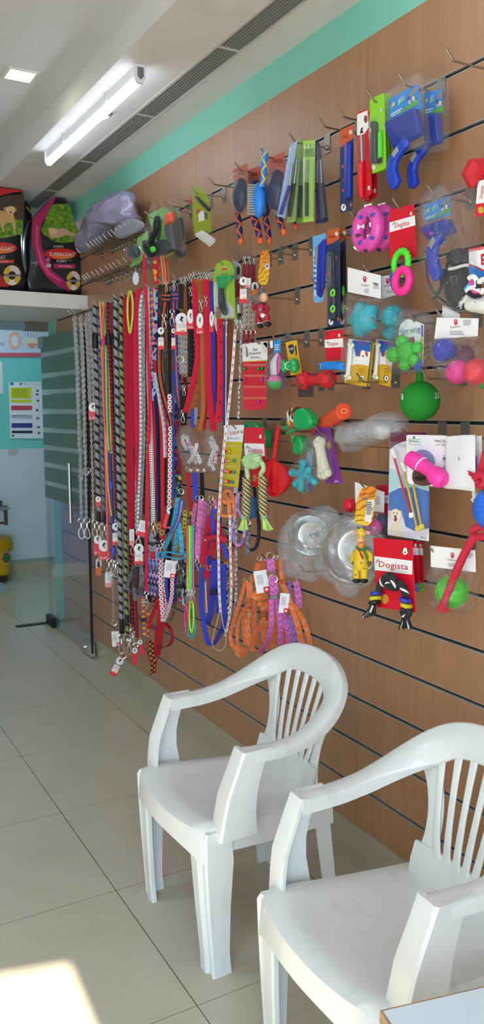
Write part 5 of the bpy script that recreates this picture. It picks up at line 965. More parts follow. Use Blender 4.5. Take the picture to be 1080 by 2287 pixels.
# ================================================================ GOODS ON THE RIGHT HALF OF THE WALL
def G(name, label, cat, P, d, group=None):
    return thing(name, label, cat, wp(P[0], P[1], d), group)
def poly(P): return [tuple(p) for p in P]
def dog_print(cx, cy, s, d, parent, c1='f2efe8', c2='8a4a24', lv=2):      # small dog face printed on a card
    prt('dog_print', ell(cx, cy, s*.62, s*.8, 12), d, plain(c1, .5), parent, lv)
    for k in (-1, 1): prt('dog_ear', [(cx+k*s*.35, cy-s*.6), (cx+k*s*.85, cy-s*.35), (cx+k*s*.8, cy+s*.45), (cx+k*s*.5, cy+s*.2)], d, plain(c2, .5), parent, lv+.5)
    prt('dog_nose', ell(cx, cy+s*.25, s*.2, s*.18, 8), d, INK, parent, lv+1)
def dogista(label, P, band, tx, d, group=None, dog=None, h=11):
    t = G('toy_card', label, 'carded toy', P[0], d, group); card('backing_card', P, d, plain('d4152c', .35), t, th=.0015)
    prt('white_band', band, d, plain('efebe8', .4), t, 1)
    if tx: text('Dogista', *tx, h, d, plain('c8192c', .45), t); x, y = tx[0], tx[1]; prt('paw_print', ell(x-h*.25, y-h*.95, h*.1, h*.14, 6), d, INK, t, 2); prt('paw_print', ell(x-h*.05, y-h*1.1, h*.09, h*.13, 6), d, INK, t, 2); prt('paw_print', ell(x-h*.4, y-h*.7, h*.09, h*.12, 6), d, INK, t, 2)
    if dog: dog_print(*dog, d, t)
    return t
def ringm(b, cx, cy, Rpx, rpx, d, n=28, k=10, spikes=0, tilt=0.):
    c = wp(cx, cy, d); s = mpx(c); b.torus(c, Rpx*s, rpx*s, (1, tilt, 0), n, k)
    if spikes:
        for i in range(spikes):
            a = 2*PI*i/spikes; o = Vector((0, math.cos(a), math.sin(a))); q = c+o*(Rpx+rpx*.8)*s; b.lathe([(rpx*.6*s, -.3*rpx*s), (rpx*.45*s, .35*rpx*s), (.0, .62*rpx*s)], q, o, 7)
def bagshell(P, d, th, parent, m=None, wob=.012, name='clear_bag'):
    b = MB(); b.pillow(W3(cr(P, 5), d), th, dome=True, n=6, wob=wob, seed=P[0][0]*.37); return b.done(name, m or POLY, parent, ang=25)
def blob(b, cx, cy, rpx, d, sc=(1, 1, 1), fn=None, n=18, k=12): c = wp(cx, cy, d); b.ball(c, rpx*mpx(c), n, k, sc, fn=fn)
def tubep(b, P, r, d, n=8): Q = W3(P, d); k = mpx(Q[0]); b.tube(Q, [x*k for x in r] if isinstance(r, list) else r*k, n)
lump = lambda f, a: (lambda v: 1+a*noise.noise(v*f))
spiky = lambda v: 1+.12*(abs(math.sin(v.x*14))*abs(math.sin(v.y*14+1))*abs(math.sin(v.z*14+2)))
BLU = mat('slicker_blue', '1c3fb4', .28, coat=.2); NAVY = plain('1f2a4e', .4); ORA = plain('d9542c', .45); BLK = plain('1b1b1d', .35); LIME = plain('97c93c', .4); SILV = plain('b9bcc0', .35, .6)
# --- blue slicker brushes
def slicker(label, bl, cardp, head, hp, hw, d, dx, headth=.024):
    t = G('slicker_brush', label, 'pet brush', bl[0], d)
    card('header_print', cardp, d+.002, plain('2a86d0', .35), t); x0, y0 = cardp[0]; x1, y1 = cardp[1]; x2, y2 = cardp[2]; x3, y3 = cardp[3]
    L = lambda u, v: (x0+(x1-x0)*u+(x3-x0)*v, y0+(y1-y0)*u+(y3-y0)*v)
    prt('green_strip', [L(.25, .97), L(.6, .8), L(1, .72), L(1, .97)], d+.002, plain('5aa83c', .4), t); prt('white_line', [L(.05, .76), L(.45, .74), L(.45, .78), L(.05, .81)], d+.002, WHITE, t); prt('white_line', [L(.05, .86), L(.4, .84), L(.4, .88), L(.05, .91)], d+.002, WHITE, t)
    for k in range(5): c = L(.14+.035*math.cos(k*1.1-.9), .38-.08*math.sin(k*.9+.2)*(1 if k else 0)); prt('paw_print', ell(c[0], c[1], 1.6, 2.2, 7), d+.002, plain('e4d23c', .4), t)
    for k in range(3): prt('arch_print', [L(.3, .30+.09*k), L(.38, .2+.09*k), L(.52, .18+.09*k), L(.54, .22+.09*k), L(.4, .25+.09*k), L(.33, .35+.09*k)], d+.002, plain(('c9a0d8', '7ed0c8', '9adf8a')[k], .4), t)
    prt('hand_print', [L(.62, .5), L(.72, .28), L(.9, .1), L(.98, .12), L(.9, .32), L(.74, .45)], d+.002, plain('a8786a', .5), t); prt('hand_print', [L(.6, .55), L(.66, .36), L(.72, .4), L(.68, .56)], d+.002, plain('2a3a9a', .5), t, 2)
    c = L(.84, .6); dog_print(c[0], c[1], 6.5, d+.002, t, 'e6e2dc', '7a5a44'); c = L(.7, .66); prt('cat_print', ell(c[0], c[1], 3.4, 4.4, 9), d+.002, plain('b9b2a8', .5), t, 2)
    solid('head', dens(head, 3), d+.016, headth, mat('slicker_head', '17338f', .3, coat=.2), t, r=.007); 
    Q = W3(cr(hp, 4, False), d+.020); k = mpx(Q[0]); b = MB(); rs = []; nq = len(Q)
    for i, p in enumerate(Q):
        tg = (Q[min(i+1, nq-1)]-Q[max(i-1, 0)]).normalized(); sd = tg.cross(Vector((1, 0, 0))).normalized(); w = (hw[0]+(hw[1]-hw[0])*i/(nq-1))*k*1.25; f = .55 if i in (0, nq-1) else 1; rs.append(rsec(p, sd, Vector((1, 0, 0)), w*f, .020*f, .006, 3))
    b.rings(rs); b.done('handle', BLU, t)
    i = max(1, nq//4); p = Q[i]; tg = (Q[i+1]-Q[i-1]).normalized(); sd = tg.cross(Vector((1, 0, 0))).normalized(); b = MB(); w = hw[0]*k*.36; b.rings([[p+sd*u*w+tg*v*.013+Vector((-.0108-e, 0, 0)) for u, v in ((-1, -1), (1, -1), (1, 1), (-1, 1))] for e in (0, .001)]); b.done('silver_label', plain('b4b9c4', .3, .5), t, smooth=False)
    solid('blister', bl, d+.014, .034, BLISTER, t, r=.008); card('blister_flange', [(x+(x-sum(p[0] for p in bl)/len(bl))*.03, y) for x, y in bl], d+.0005, BLISTER, t)
    return t
slicker('large blue slicker brush pack, left of the pair at the upper right', [(866, 205), (902, 182), (936, 163), (941, 200), (953, 318), (945, 330), (917, 335), (868, 272)], [(868, 222), (932, 187), (944, 243), (869, 268)], [(865, 274), (927, 242), (932, 246), (942, 297), (938, 303), (884, 333), (879, 329), (863, 280)], [(912, 312), (889, 341), (877, 365), (877, 392), (886, 417)], (19, 25), .105, 0)
slicker('large blue slicker brush pack, right of the pair at the upper right', [(942, 184), (968, 174), (992, 176), (995, 333), (985, 338), (944, 344)], [(945, 207), (987, 199), (988, 251), (948, 258)], [(950, 259), (976, 254), (980, 258), (984, 315), (980, 320), (956, 329), (951, 324)], [(953, 325), (930, 352), (921, 376), (921, 396), (926, 417)], (17, 23), .05, 0)
# --- lime comb packs, red combs, navy comb card
for i, (dx, dd, l) in enumerate(((0, .12, 'lime green pack with a black flea comb, front one of three'), (7, .09, 'lime green comb pack behind the front one, middle of three'), (13, .06, 'lime green comb pack at the back of the three'))):
    t = G('comb_pack', l, 'pet comb', (825+dx, 225), dd, 'lime comb packs'); card('backing_card', [(825+dx, 226), (829+dx, 219), (856+dx, 208), (858+dx, 214), (862+dx, 372), (858+dx, 377), (831+dx, 388)], dd, plain('8fcf2e', .35), t, th=.0015)
    solid('handle', rrect(829+dx, 270, 841+dx, 366, 5, 0), dd+.008, .014, plain('3a4440', .3), t, r=.006); solid('comb_blade', [(845+dx, 296), (851+dx, 293), (852+dx, 350), (845+dx, 354)], dd+.008, .008, plain('5ad81c', .35), t, r=.002); solid('comb_foot', [(844+dx, 355), (851+dx, 352), (851+dx, 362), (844+dx, 366)], dd+.008, .008, BLK, t, r=.002)
    dog_print(850+dx, 245, 5, dd, t, 'e2e8d8', '5a7a4a', 1); prt('round_logo', ell(834+dx, 374, 4.5, 6, 12), dd, WHITE, t)
    if i == 0: solid('blister', [(827, 266), (852, 256), (856, 365), (833, 378)], dd+.009, .022, BLISTER, t, r=.006)
for dx, dy, dd, l in ((0, 0, .12, 'red handled steel comb on a white topped card, front one'), (13, 6, .085, 'red handled steel comb card behind the front red comb')):
    t = G('comb_card', l, 'pet comb', (795+dx, 250+dy), dd, 'red handled combs'); card('backing_card', [(796+dx, 256+dy), (802+dx, 249+dy), (819+dx, 244+dy), (823+dx, 249+dy), (830+dx, 428+dy), (826+dx, 436+dy), (810+dx, 444+dy), (801+dx, 440+dy)], dd, plain('c9202e', .4), t, th=.0015)
    prt('white_header', [(797+dx, 256+dy), (820+dx, 246+dy), (822+dx, 285+dy), (812+dx, 300+dy), (797+dx, 303+dy)], dd, WHITE, t); prt('logo_print', [(803+dx, 298+dy), (806+dx, 286+dy), (810+dx, 284+dy), (808+dx, 292+dy), (812+dx, 296+dy)], dd, INK, t, 2); prt('cat_print', ell(816+dx, 266+dy, 4, 9, 9), dd, plain('8a4030', .5), t, 2); dog_print(823+dx, 420+dy, 6, dd, t, 'e8d8c8', '7a3a20', 2)
    b = MB()
    for k in range(17): tubep(b, [(799+dx, 308+dy+k*3.1), (815+dx, 305.5+dy+k*3.1)], .45, dd+.010, 5)
    b.done('tine_row', SILV, t); b = MB(); tubep(b, [(806+dx, 300+dy), (808+dx, 364+dy)], 2.2, dd+.010); b.done('comb_spine', SILV, t)
    b = MB(); tubep(b, cr([(806.5+dx, 362+dy), (806+dx, 372+dy), (805.5+dx, 395+dy), (806+dx, 425+dy), (808+dx, 443+dy)], 3, False), [6, 6.4, 6.8, 7.2, 7.6, 8, 8.2, 8, 7.6, 7, 6, 5, 3.5], dd+.012, 12); b.done('handle', plain('d4182a', .3), t); b = MB(); b.torus(wp(806+dx, 372+dy, dd+.012), .0082, .0013, (0, .1, 1), 14, 6); b.done('white_collar', WHITE, t)
def navycard(label, P, d, comb=True, h=.2):
    (a, b_, c, e) = P; t = G('comb_card', label, 'pet comb', a, d); L = lambda u, v: ((a[0]*(1-v)+e[0]*v)*(1-u)+(b_[0]*(1-v)+c[0]*v)*u, (a[1]*(1-v)+e[1]*v)*(1-u)+(b_[1]*(1-v)+c[1]*v)*u)
    card('backing_card', P, d, plain('26365c', .35), t, th=.0015); prt('orange_header', [L(0, 0), L(1, 0), L(1, h*.8), L(.5, h), L(0, h*1.05)], d, plain('c8562e', .4), t); lines((L(.15, h*.35)[0], L(.15, h*.35)[1]), (L(.7, h*.7)[0], L(.7, h*.7)[1]), 2, d, plain('8c3018', .5), t, fill=.6); c_ = L(.78, h*.4); prt('pet_print', ell(c_[0], c_[1], 4, 5, 9), d, plain('d8c4b0', .5), t, 2)
    c_ = L(.27, .945); prt('round_logo', ell(c_[0], c_[1], 5.5, 8, 14), d, WHITE, t); prt('logo_print', [(c_[0]-2, c_[1]+4), (c_[0]-1, c_[1]-3), (c_[0]+2.5, c_[1]-5), (c_[0]+1, c_[1])], d, INK, t, 2)
    for u, v in ((.75, .3), (.2, .45), (.3, .62), (.25, .74), (.85, .93)): c_ = L(u, v); prt('paw_print', ell(c_[0], c_[1], 2.6, 4, 8), d, plain('c0552f', .5), t, 1)
    return t, L
t, L = navycard('navy comb card with orange header and a long blue comb', [(759, 291), (789, 277), (787, 470), (759, 475)], .12); solid('comb', [L(.38, .2), L(.62, .18), L(.84, .22), L(.84, .84), L(.4, .86)], .128, .010, mat('comb_blue', '2436a0', .3), t, r=.003)
t, L = navycard('navy comb card with green handled comb, front of the two', [(729, 516), (757, 508), (759, 728), (731, 731)], .125, h=.14)
b = MB()
for k in range(26): tubep(b, [(731, 575+k*2.6), (742, 573+k*2.6)], .4, .134, 5)
b.done('tine_row', SILV, t); solid('comb_spine', [(741, 560), (746, 558), (747, 640), (742, 642)], .134, .008, BLK, t, r=.002); solid('handle', cr([(738, 640), (748, 636), (749, 665), (746, 690), (747, 712), (739, 715), (735, 690), (739, 665)], 3), .135, .014, BLK, t, r=.006)
for y in (648, 684): b = MB(); ringm(b, 742.5, y+6, 6.5, 2.3, .143, 14, 6); b.done('green_grip', plain('74d82c', .35), t)
solid('blister', rrect(733, 562, 751, 714, 5), .134, .022, BLISTER, t, r=.006)
t, L = navycard('navy comb card tucked behind the green handled comb card', [(759, 511), (771, 507), (773, 727), (760, 729)], .085, h=.14); solid('handle', [(762, 560), (768, 558), (769, 712), (763, 714)], .092, .012, BLK, t, r=.005); prt('green_grip', ell(766, 650, 3, 12, 10), .106, plain('5ab82c', .4), t, 1); prt('green_grip', ell(766, 690, 3, 12, 10), .106, plain('5ab82c', .4), t, 1)
t = G('comb_card', 'pale blue card with a blue comb left of the navy comb cards', 'pet comb', (698, 527), .12); card('backing_card', [(698, 529), (728, 520), (722, 670), (717, 675), (703, 676), (700, 670)], .12, plain('6fa8de', .35), t, th=.0015); solid('comb', [(712, 548), (722, 536), (728, 534), (723, 640), (715, 664), (708, 658), (709, 600)], .128, .010, mat('comb_blue', '2436a0', .3), t, r=.003); solid('blade', [(703, 552), (712, 546), (710, 588), (703, 592)], .126, .004, SILV, t, r=.001)
for k in range(7): prt('grip_slot', [(712, 612+k*7), (718, 607+k*7), (718, 610+k*7), (712, 615+k*7)], .1335, plain('16236c', .5), t, 1)
prt('white_panel', [(699, 560), (707, 557), (706, 660), (702, 662)], .12, plain('c8dcec', .4), t); lines((700, 570), (706, 650), 7, .12, plain('3a6ab0', .5), t)
# --- fan of comb packs
def combpack(label, P, c, hp, hc, d, th=.016, dark=None):
    t = G('comb_pack', label, 'pet comb', P[0], d, 'fan of narrow comb packs'); card('backing_card', P, d, plain(c, .35), t, th=.0015)
    b = MB(); tubep(b, hp, 4.2, d+.009, 8); b.done('handle', plain(hc, .3), t)
    a, bb = P[0], P[1]; u = (hp[0][0], hp[0][1]); b = MB(); tubep(b, [(u[0]+(a[0]+bb[0])/2*.0, u[1]), ((a[0]+bb[0])/2*.5+u[0]*.5, P[0][1]*.55+u[1]*.45)], 2.6, d+.008, 6); b.done('comb_blade', plain('7d8890', .35, .6), t)
    solid('blister', [(p[0]*.8+sum(q[0] for q in P)/len(P)*.2, p[1]*.9+sum(q[1] for q in P)/len(P)*.1) for p in P], d+.010, th, BLISTER, t, r=.005); return t
combpack('clear comb pack with a blue handle, leftmost of the fan', [(649, 322), (664, 314), (636, 487), (618, 483)], '9fb4dc', [(646, 415), (626, 478)], '2c2f8c', .14)
combpack('green comb pack, second from the left in the fan', [(664, 312), (673, 310), (659, 495), (640, 498)], '95b858', [(656, 410), (646, 484)], '26302c', .11)
combpack('green comb pack seen edge on, third in the fan', [(671, 311), (677, 311), (675, 497), (661, 499)], '7fa648', [(671, 415), (667, 486)], '26302c', .085)
t = combpack('widest green comb pack with black handle, facing front in the fan', [(676, 315), (703, 313), (700, 494), (677, 497)], 'a3cf52', [(684, 408), (684, 482)], '1e2422', .13); prt('dark_header', [(677, 332), (703, 331), (702, 350), (677, 351)], .13, plain('5f9a2c', .4), t); dog_print(688, 326, 5, .13, t, 'e8f0e0', '1c241c', 2); text('FORC', 680, 341, 693, 341, 5, .13, plain('2c5a1c', .5), t)
combpack('dark comb pack, second from the right in the fan', [(704, 318), (710, 316), (719, 497), (705, 500)], '343c74', [(708, 410), (711, 490)], '1c2044', .10)
combpack('dark comb pack, rightmost of the fan', [(710, 315), (715, 327), (733, 494), (719, 500)], '2c3048', [(718, 410), (725, 488)], '15161e', .12)
# --- pet brushes
LAT = mat('lattice_grip', rough=.4, build=lambda n: (lambda u, v, t: n.mix(n.math('LESS_THAN', n.math('ABSOLUTE', n.math('SUBTRACT', n.math('ABSOLUTE', n.math('SUBTRACT', n.math('FRACT', n.math('MULTIPLY', v, 22)), .5)), n.math('MULTIPLY', n.math('ABSOLUTE', n.math('SUBTRACT', n.math('FRACT', n.math('MULTIPLY', u, 2)), .5)), 1.))), .09), lin('2a2560'), lin('e4662e')))(*n.uv()))
LATB = mat('lattice_grip_blue', rough=.4, build=lambda n: (lambda u, v, t: n.mix(n.math('LESS_THAN', n.math('ABSOLUTE', n.math('SUBTRACT', n.math('ABSOLUTE', n.math('SUBTRACT', n.math('FRACT', n.math('MULTIPLY', v, 22)), .5)), n.math('MULTIPLY', n.math('ABSOLUTE', n.math('SUBTRACT', n.math('FRACT', n.math('MULTIPLY', u, 2)), .5)), 1.))), .09), lin('2f78d0'), lin('cfc02e')))(*n.uv()))
def brush(label, head, hr, handle, hw, d, grip=LAT, hc='20284a', header=None, tip='e4662e'):
    t = G('pet_brush', label, 'pet brush', head, d); b = MB(); c = wp(head[0], head[1], d); k = mpx(c); b.ball(c, hr[1]*k, 18, 12, (.42, hr[0]/hr[1]*1.25, 1)); b.done('head', plain(hc, .3), t)
    b = MB(); n = len(cr(handle, 4, False)); tubep(b, cr(handle, 4, False), [hw*.5*(.8+.35*math.sin(PI*min(1, i/n*1.1+.1))) for i in range(n)], d, 12); b.done('handle', grip, t)
    e = handle[-1]; b = MB(); blob(b, e[0], e[1], hw*.52, d, (.8, 1, 1.2)); b.done('tip', plain(tip, .4), t)
    if header: card('header_card', header, d-.012, plain('b8513a', .4), t, th=.0015); x, y = header[0]; x1, y1 = header[1]; lines((x+(x1-x)*.25, (y+y1)/2+10), (x1-(x1-x)*.15, (y+y1)/2+19), 2, d-.012, plain('7a2c1c', .5), t, fill=.6)
    return t
t = brush('navy pet brush with orange latticed handle, leftmost of the packed brushes', (536, 436), (18, 37), [(530, 478), (534, 505), (537, 538)], 12.5, .13, header=[(521, 379), (552, 364), (553, 472), (524, 478)]); solid('blister', cr([(521, 392), (534, 382), (550, 388), (553, 470), (540, 477), (524, 468), (515, 435), (516, 405)], 3), .145, .034, BLISTER, t, r=.014)
t = brush('navy pet brush with orange latticed handle, middle of the packed brushes', (568, 440), (15, 38), [(564, 478), (574, 508), (581, 538)], 15, .10, header=[(553, 380), (579, 370), (580, 476), (556, 478)])
t = brush('navy pet brush with thin orange latticed handle behind the blue brush', (592, 450), (12, 34), [(592, 486), (597, 510), (601, 538)], 12.5, .07, header=[(572, 376), (592, 368), (600, 480), (580, 484)])
t = brush('navy pet brush under the comb fan, under the largest orange header', (617, 424), (19, 44), [(621, 484), (628, 502), (633, 518)], 13, .115, header=[(599, 354), (636, 337), (637, 440), (600, 450)]); solid('blister', cr([(598, 392), (614, 378), (632, 372), (638, 440), (622, 482), (604, 460)], 3), .13, .04, BLISTER, t, r=.016)
t = brush('rear navy brush of which only the orange ring tip shows under the green packs', (652, 462), (10, 26), [(655, 488), (658, 498), (660, 506)], 11, .05)
t = G('pet_brush', 'bright blue oval brush with grey bristles and yellow lines, hung by its handle', 'pet brush', (590, 340), .16); b = MB(); P = cr([(592, 338), (591, 352), (589, 380), (587, 402), (585, 418)], 4, False); tubep(b, P, [7.2]*3+[7.6]*5+[7]*5+[6.4]*4, .16, 12); b.done('handle', LATB, t)
b = MB(); c = wp(577, 447, .158); k = mpx(c); b.ball(c, 38*k, 20, 14, (.40, .52, 1.)); b.done('head', plain('2a7fd8', .3), t); b = MB(); rr = random.Random(3); n_ = Vector((-.80, .45, .05)).normalized(); sd = n_.cross(Vector((0, 0, 1))).normalized()
for i in range(13):
    for j in range(-3, 4):
        v = (i-6)/6.5*.9; w = math.sqrt(max(0, 1-v*v)); o = c+Vector((0, 0, v*37*k))+sd*(j/3.2*w*.016)+n_*.008; b.tube([o, o+n_*.032], [.0016, .0011], 5)
b.done('bristle', plain('bdb7ab', .6), t); b = MB(); b.ball(c+n_*.010, 33*k, 16, 10, (.22, .30, 1.)); b.done('bristle_pad', plain('8f8b84', .7), t)
# --- olive card and groomers
t = G('carded_tool', 'olive green carded grooming tool with a white box beneath', 'carded tool', (448, 418), .12); card('backing_card', cr([(431, 424), (440, 417), (450, 419), (462, 436), (468, 455), (470, 519), (453, 521), (436, 526), (430, 470)], 2), .12, plain('8b9a1e', .35), t, th=.0015); solid('tool_bar', [(434, 441), (438, 438), (468, 466), (467, 472)], .128, .010, BLK, t, r=.003); prt('red_mark', [(438, 468), (445, 466), (446, 476), (439, 478)], .12, plain('b83a2c', .5), t); prt('white_label', [(442, 474), (455, 470), (456, 492), (444, 496)], .12, plain('d8d4cc', .5), t); prt('grey_mark', [(455, 470), (464, 478), (464, 490), (456, 488)], .12, plain('5a5a48', .5), t)
card('clear_edge', cr([(429, 424), (440, 414), (452, 416), (465, 436), (471, 455), (473, 521), (453, 524), (433, 529), (428, 470)], 2), .119, BLISTER, t); b = MB(); Q = [wp(436, 527, .12), wp(452, 520, .12), wp(480, 541, .16), wp(468, 551, .16)]; b.rings([Q, [q+Vector((0, 0, .012)) for q in Q]]); b.done('white_box', plain('cfc8c2', .5), t, smooth=False); b = MB(); blob(b, 427, 449, 8, .105, (.6, 1, 1)); b.done('pink_knob', plain('b52a4a', .35), t)
def groomer(label, P, dark, green, clr, d, th=.05):
    t = G('groomer_pack', label, 'groomer pack', P, d)
    for i, (Q, c, tt) in enumerate(dark): solid('tool_body' if i == 0 else 'tool_piece', cr(Q, 3), d+.004+.006*i, tt, plain(c, .28), t, r=tt*.35)
    for Q, c in green: card('backing_card', Q, d-.012, plain(c, .35), t, th=.0015)
    for Q in clr: solid('clear_shell', Q, d+.012, th, BLISTER, t, r=.01)
    return t
groomer('leftmost green groomer pack with a round clear cup', (306, 530), [(ell(298, 562, 10, 14, 10), '2c3a44', .03)], [([(307, 531), (330, 515), (334, 560), (312, 588), (290, 598), (300, 570)], '7fb86a')], [cr([(286, 555), (296, 546), (310, 544), (315, 562), (310, 578), (292, 580)], 3)], .13)
groomer('groomer pack with a slanted clear card and curved black handle', (343, 451), [([(323, 537), (331, 541), (345, 558), (341, 574), (332, 572), (322, 556)], '19191c', .03), ([(348, 485), (352, 484), (354, 500), (350, 518), (344, 530), (338, 546), (332, 541), (341, 520), (347, 505)], '232528', .018), ([(337, 554), (344, 550), (346, 560), (340, 564)], '58c83a', .014)], [([(341, 492), (347, 482), (345, 508), (338, 520)], '74c83c')], [[(342, 452), (347, 456), (352, 478), (330, 540), (322, 556), (338, 588), (333, 592), (314, 560), (313, 548)]], .15, .02)
groomer('largest black groomer head on a lime card with orange tip', (371, 478), [([(345, 546), (352, 541), (368, 535), (376, 543), (384, 551), (380, 562), (352, 575), (346, 566)], '1b1d20', .045), ([(370, 506), (378, 502), (386, 505), (388, 525), (393, 550), (386, 556), (374, 530)], '4a4d54', .022), ([(370, 482), (378, 476), (385, 474), (386, 492), (380, 498), (370, 503), (372, 492)], 'e65a2c', .024), ([(353, 480), (358, 500), (356, 530), (351, 536), (352, 505)], '2c3a30', .012)], [([(350, 500), (380, 478), (388, 560), (386, 566), (352, 586), (350, 560)], '8cc63c'), ([(330, 480), (366, 462), (384, 470), (376, 540), (350, 548)], '7fb86a')], [cr([(348, 500), (368, 472), (388, 470), (397, 548), (392, 566), (356, 584), (346, 560)], 3)], .115)
groomer('rightmost groomer pack in clear plastic behind the orange tipped one', (382, 443), [([(401, 487), (405, 490), (408, 520), (404, 540), (400, 520)], '1c2420', .018), (ell(402, 566, 9, 10, 10), '1a1c20', .02)], [([(388, 466), (394, 460), (402, 480), (411, 545), (400, 548), (392, 500)], '6f9a4c')], [[(380, 444), (383, 441), (388, 466), (401, 552), (413, 552), (402, 562), (394, 562)], [(394, 466), (402, 470), (414, 552), (410, 580), (402, 590), (396, 560)]], .085, .02)
t = G('label_tag', 'white oval tag hanging from the crowded hooks', 'tag', (303, 606), .15); A = wp(303, 622, .15); flat('oval', ell(303, 622, 7, 15, 16), A, plain('c3cbd6', .4), t); b = MB(); b.tube([wp(303, 596, .15), wp(303, 609, .15)], .001, 5); b.done('string', WHITE, t)
t = G('plastic_bag', 'crumpled lavender grey plastic bag slumped over the upper left hooks', 'plastic bag', (250, 500), .12); b = MB(); P = cr([(174, 553), (180, 540), (190, 520), (200, 495), (212, 468), (232, 447), (254, 434), (280, 426), (294, 434), (298, 462), (305, 485), (298, 500), (276, 505), (252, 508), (238, 520), (215, 545), (200, 558), (180, 566)], 4)
b.pillow(W3(P, .10), .16, dome=True, n=8, wob=.028, seed=4.2); b.done('bag', mat('lavender_bag', 'a49fb4', .22, build=lambda n: (n.bump(n.noise(26., n.pos()[3], 4, .6), .6, .012), n.mix(n.noise(9., n.pos()[3], 3), lin('74708a'), lin('9b96ac')))[1], coat=.3), t, ang=60)
b = MB(); P = cr([(262, 497), (300, 488), (322, 500), (312, 516), (268, 534), (254, 520)], 3); b.pillow(W3(P, .13), .03, dome=True, n=5, wob=.01, seed=2.); b.done('loose_flap', mat('grey_flap', '86858f', .4), t, ang=60)
# --- pink rings and teething ring card
def donut(label, cx, cy, d):
    t = G('ring_toy', label, 'dog toy', (cx, cy-50), d); b = MB(); ringm(b, cx, cy, 35.5, 15.8, d, 36, 14); ro = b.done('ring', mat('pink_vinyl', 'd84aa4', .3, coat=.2), t); c = wp(cx, cy, d); s = mpx(c); rr = random.Random(int(cx))
    for i in range(15):
        a = 2*PI*i/15+.2; q = (.35, 1.15, .75)[i % 3]; ra = 35.5+15.9*math.cos(q)*(1 if i % 2 else -1); p = c+Vector((-15.9*math.sin(q)*s, -math.cos(a)*ra*s, math.sin(a)*ra*s)); nn = Vector((-math.sin(q), -math.cos(a)*math.cos(q)*(1 if i % 2 else -1), math.sin(a)*math.cos(q)*(1 if i % 2 else -1))).normalized(); col = ('f2f0ee', '4a52b8', '3c3a34')[i % 3]
        u = nn.cross(Vector((0, .3, 1))).normalized(); v = nn.cross(u); b = MB()
        if i % 3 == 0: b.tube([p-u*.007, p+u*.007], .0028, 6); [b.ball(p+u*e*.008+v*f*.0032, .0036, 7, 5) for e in (-1, 1) for f in (-1, 1)]
        else: b.ball(p, .0048, 8, 5); [b.ball(p+u*(.0072*math.cos(g))+v*(.0072*math.sin(g)), .0026, 6, 4) for g in (-.2, .8, 1.8, 2.8)]
        b.done('bone_print' if i % 3 == 0 else 'paw_print', plain(col, .4), t)
donut('pink ring toy with paws and white bones, front one', 821, 512, .13); donut('pink ring toy half hidden behind the front pink ring', 851, 510, .065)
t = dogista('red and white toy card holding three linked teething rings', [(869, 469), (924, 456), (930, 570), (926, 575), (870, 578)], [(869, 497), (925.5, 481), (927, 503), (869.3, 519)], (881, 509, 913.5, 502), .12, dog=(917, 477, 5))
b = MB(); ringm(b, 895, 587, 24, 7, .14, 30, 10, 18); b.done('green_ring', plain('4fdc2c', .35), t); b = MB(); ringm(b, 898, 627, 24, 9.5, .15, 30, 10); b.done('pink_ring', mat('hot_pink', 'f0308c', .5), t); b = MB(); blob(b, 880, 623, 17, .125, (.4, .8, 1.3), lump(3, .3)); b.done('blue_key', plain('2c62c8', .4), t)
# --- bagged slicker with black muzzle
t = slicker('blue slicker brush inside a crinkled clear bag at the right', [(946, 446), (962, 428), (985, 412), (1004, 436), (1012, 510), (1014, 528), (960, 545), (948, 500)], [(946, 460), (1003, 437), (1007, 480), (949, 496)], [(943, 511), (960, 503), (1000, 489), (1012, 517), (1000, 524), (962, 537)], [(988, 524), (971, 543), (965, 570), (970, 600), (980, 621)], (21, 25), .13, 0, .034)
prt('pink_mark', ell(963, 521, 5, 4, 10), .164, plain('a8409a', .5), t, 1)
t = G('dog_muzzle', 'black mesh dog muzzle in the clear bag beside the blue slicker brush', 'muzzle', (1000, 575), .10); b = MB(); P = cr([(992, 604), (1020, 598), (1049, 600), (1052, 640), (1045, 672), (1026, 692), (1005, 670), (994, 640)], 4); b.pillow(W3(P, .10), .07, dome=True, n=6, wob=.008, seed=9); b.done('mesh_cup', mat('muzzle_black', '26272b', .75), t); b = MB(); P = cr([(999, 572), (1012, 557), (1038, 556), (1050, 575), (1046, 592), (1008, 594)], 3); b.pillow(W3(P, .11), .05, dome=True, n=5, wob=.008); b.done('nose_band', plain('222327', .6), t)
b = MB(); tubep(b, cr([(1002, 601), (1015, 599), (1030, 594), (1044, 592)], 3, False), 3.5, .14, 7); b.done('white_trim', plain('dcd9d4', .7), t)
for P in ([(950, 575), (954, 620), (968, 652), (994, 676), (1024, 696)], [(1000, 585), (985, 640), (968, 668)]): b = MB(); b.ribbon(W3(cr(P, 4, False), .10), .016, .003, (.8, .5, 0)); b.done('strap', plain('1c1c1f', .7), t)
b = MB(); b.ribbon(W3([(982, 622), (983, 634), (985, 646)], .12), .008, .002, (1, 0, 0)); b.done('red_tab', plain('8c2430', .6), t); b = MB(); tubep(b, [(1005, 618), (1018, 617), (1020, 635), (1010, 637), (1005, 618)], .6, .145, 5); b.done('stitched_square', plain('8f8f90', .6), t)
bagshell([(944, 445), (968, 418), (1000, 408), (1040, 415), (1066, 455), (1062, 520), (1064, 600), (1056, 680), (1030, 702), (1000, 690), (968, 664), (948, 600), (944, 520)], .13, .12, t)
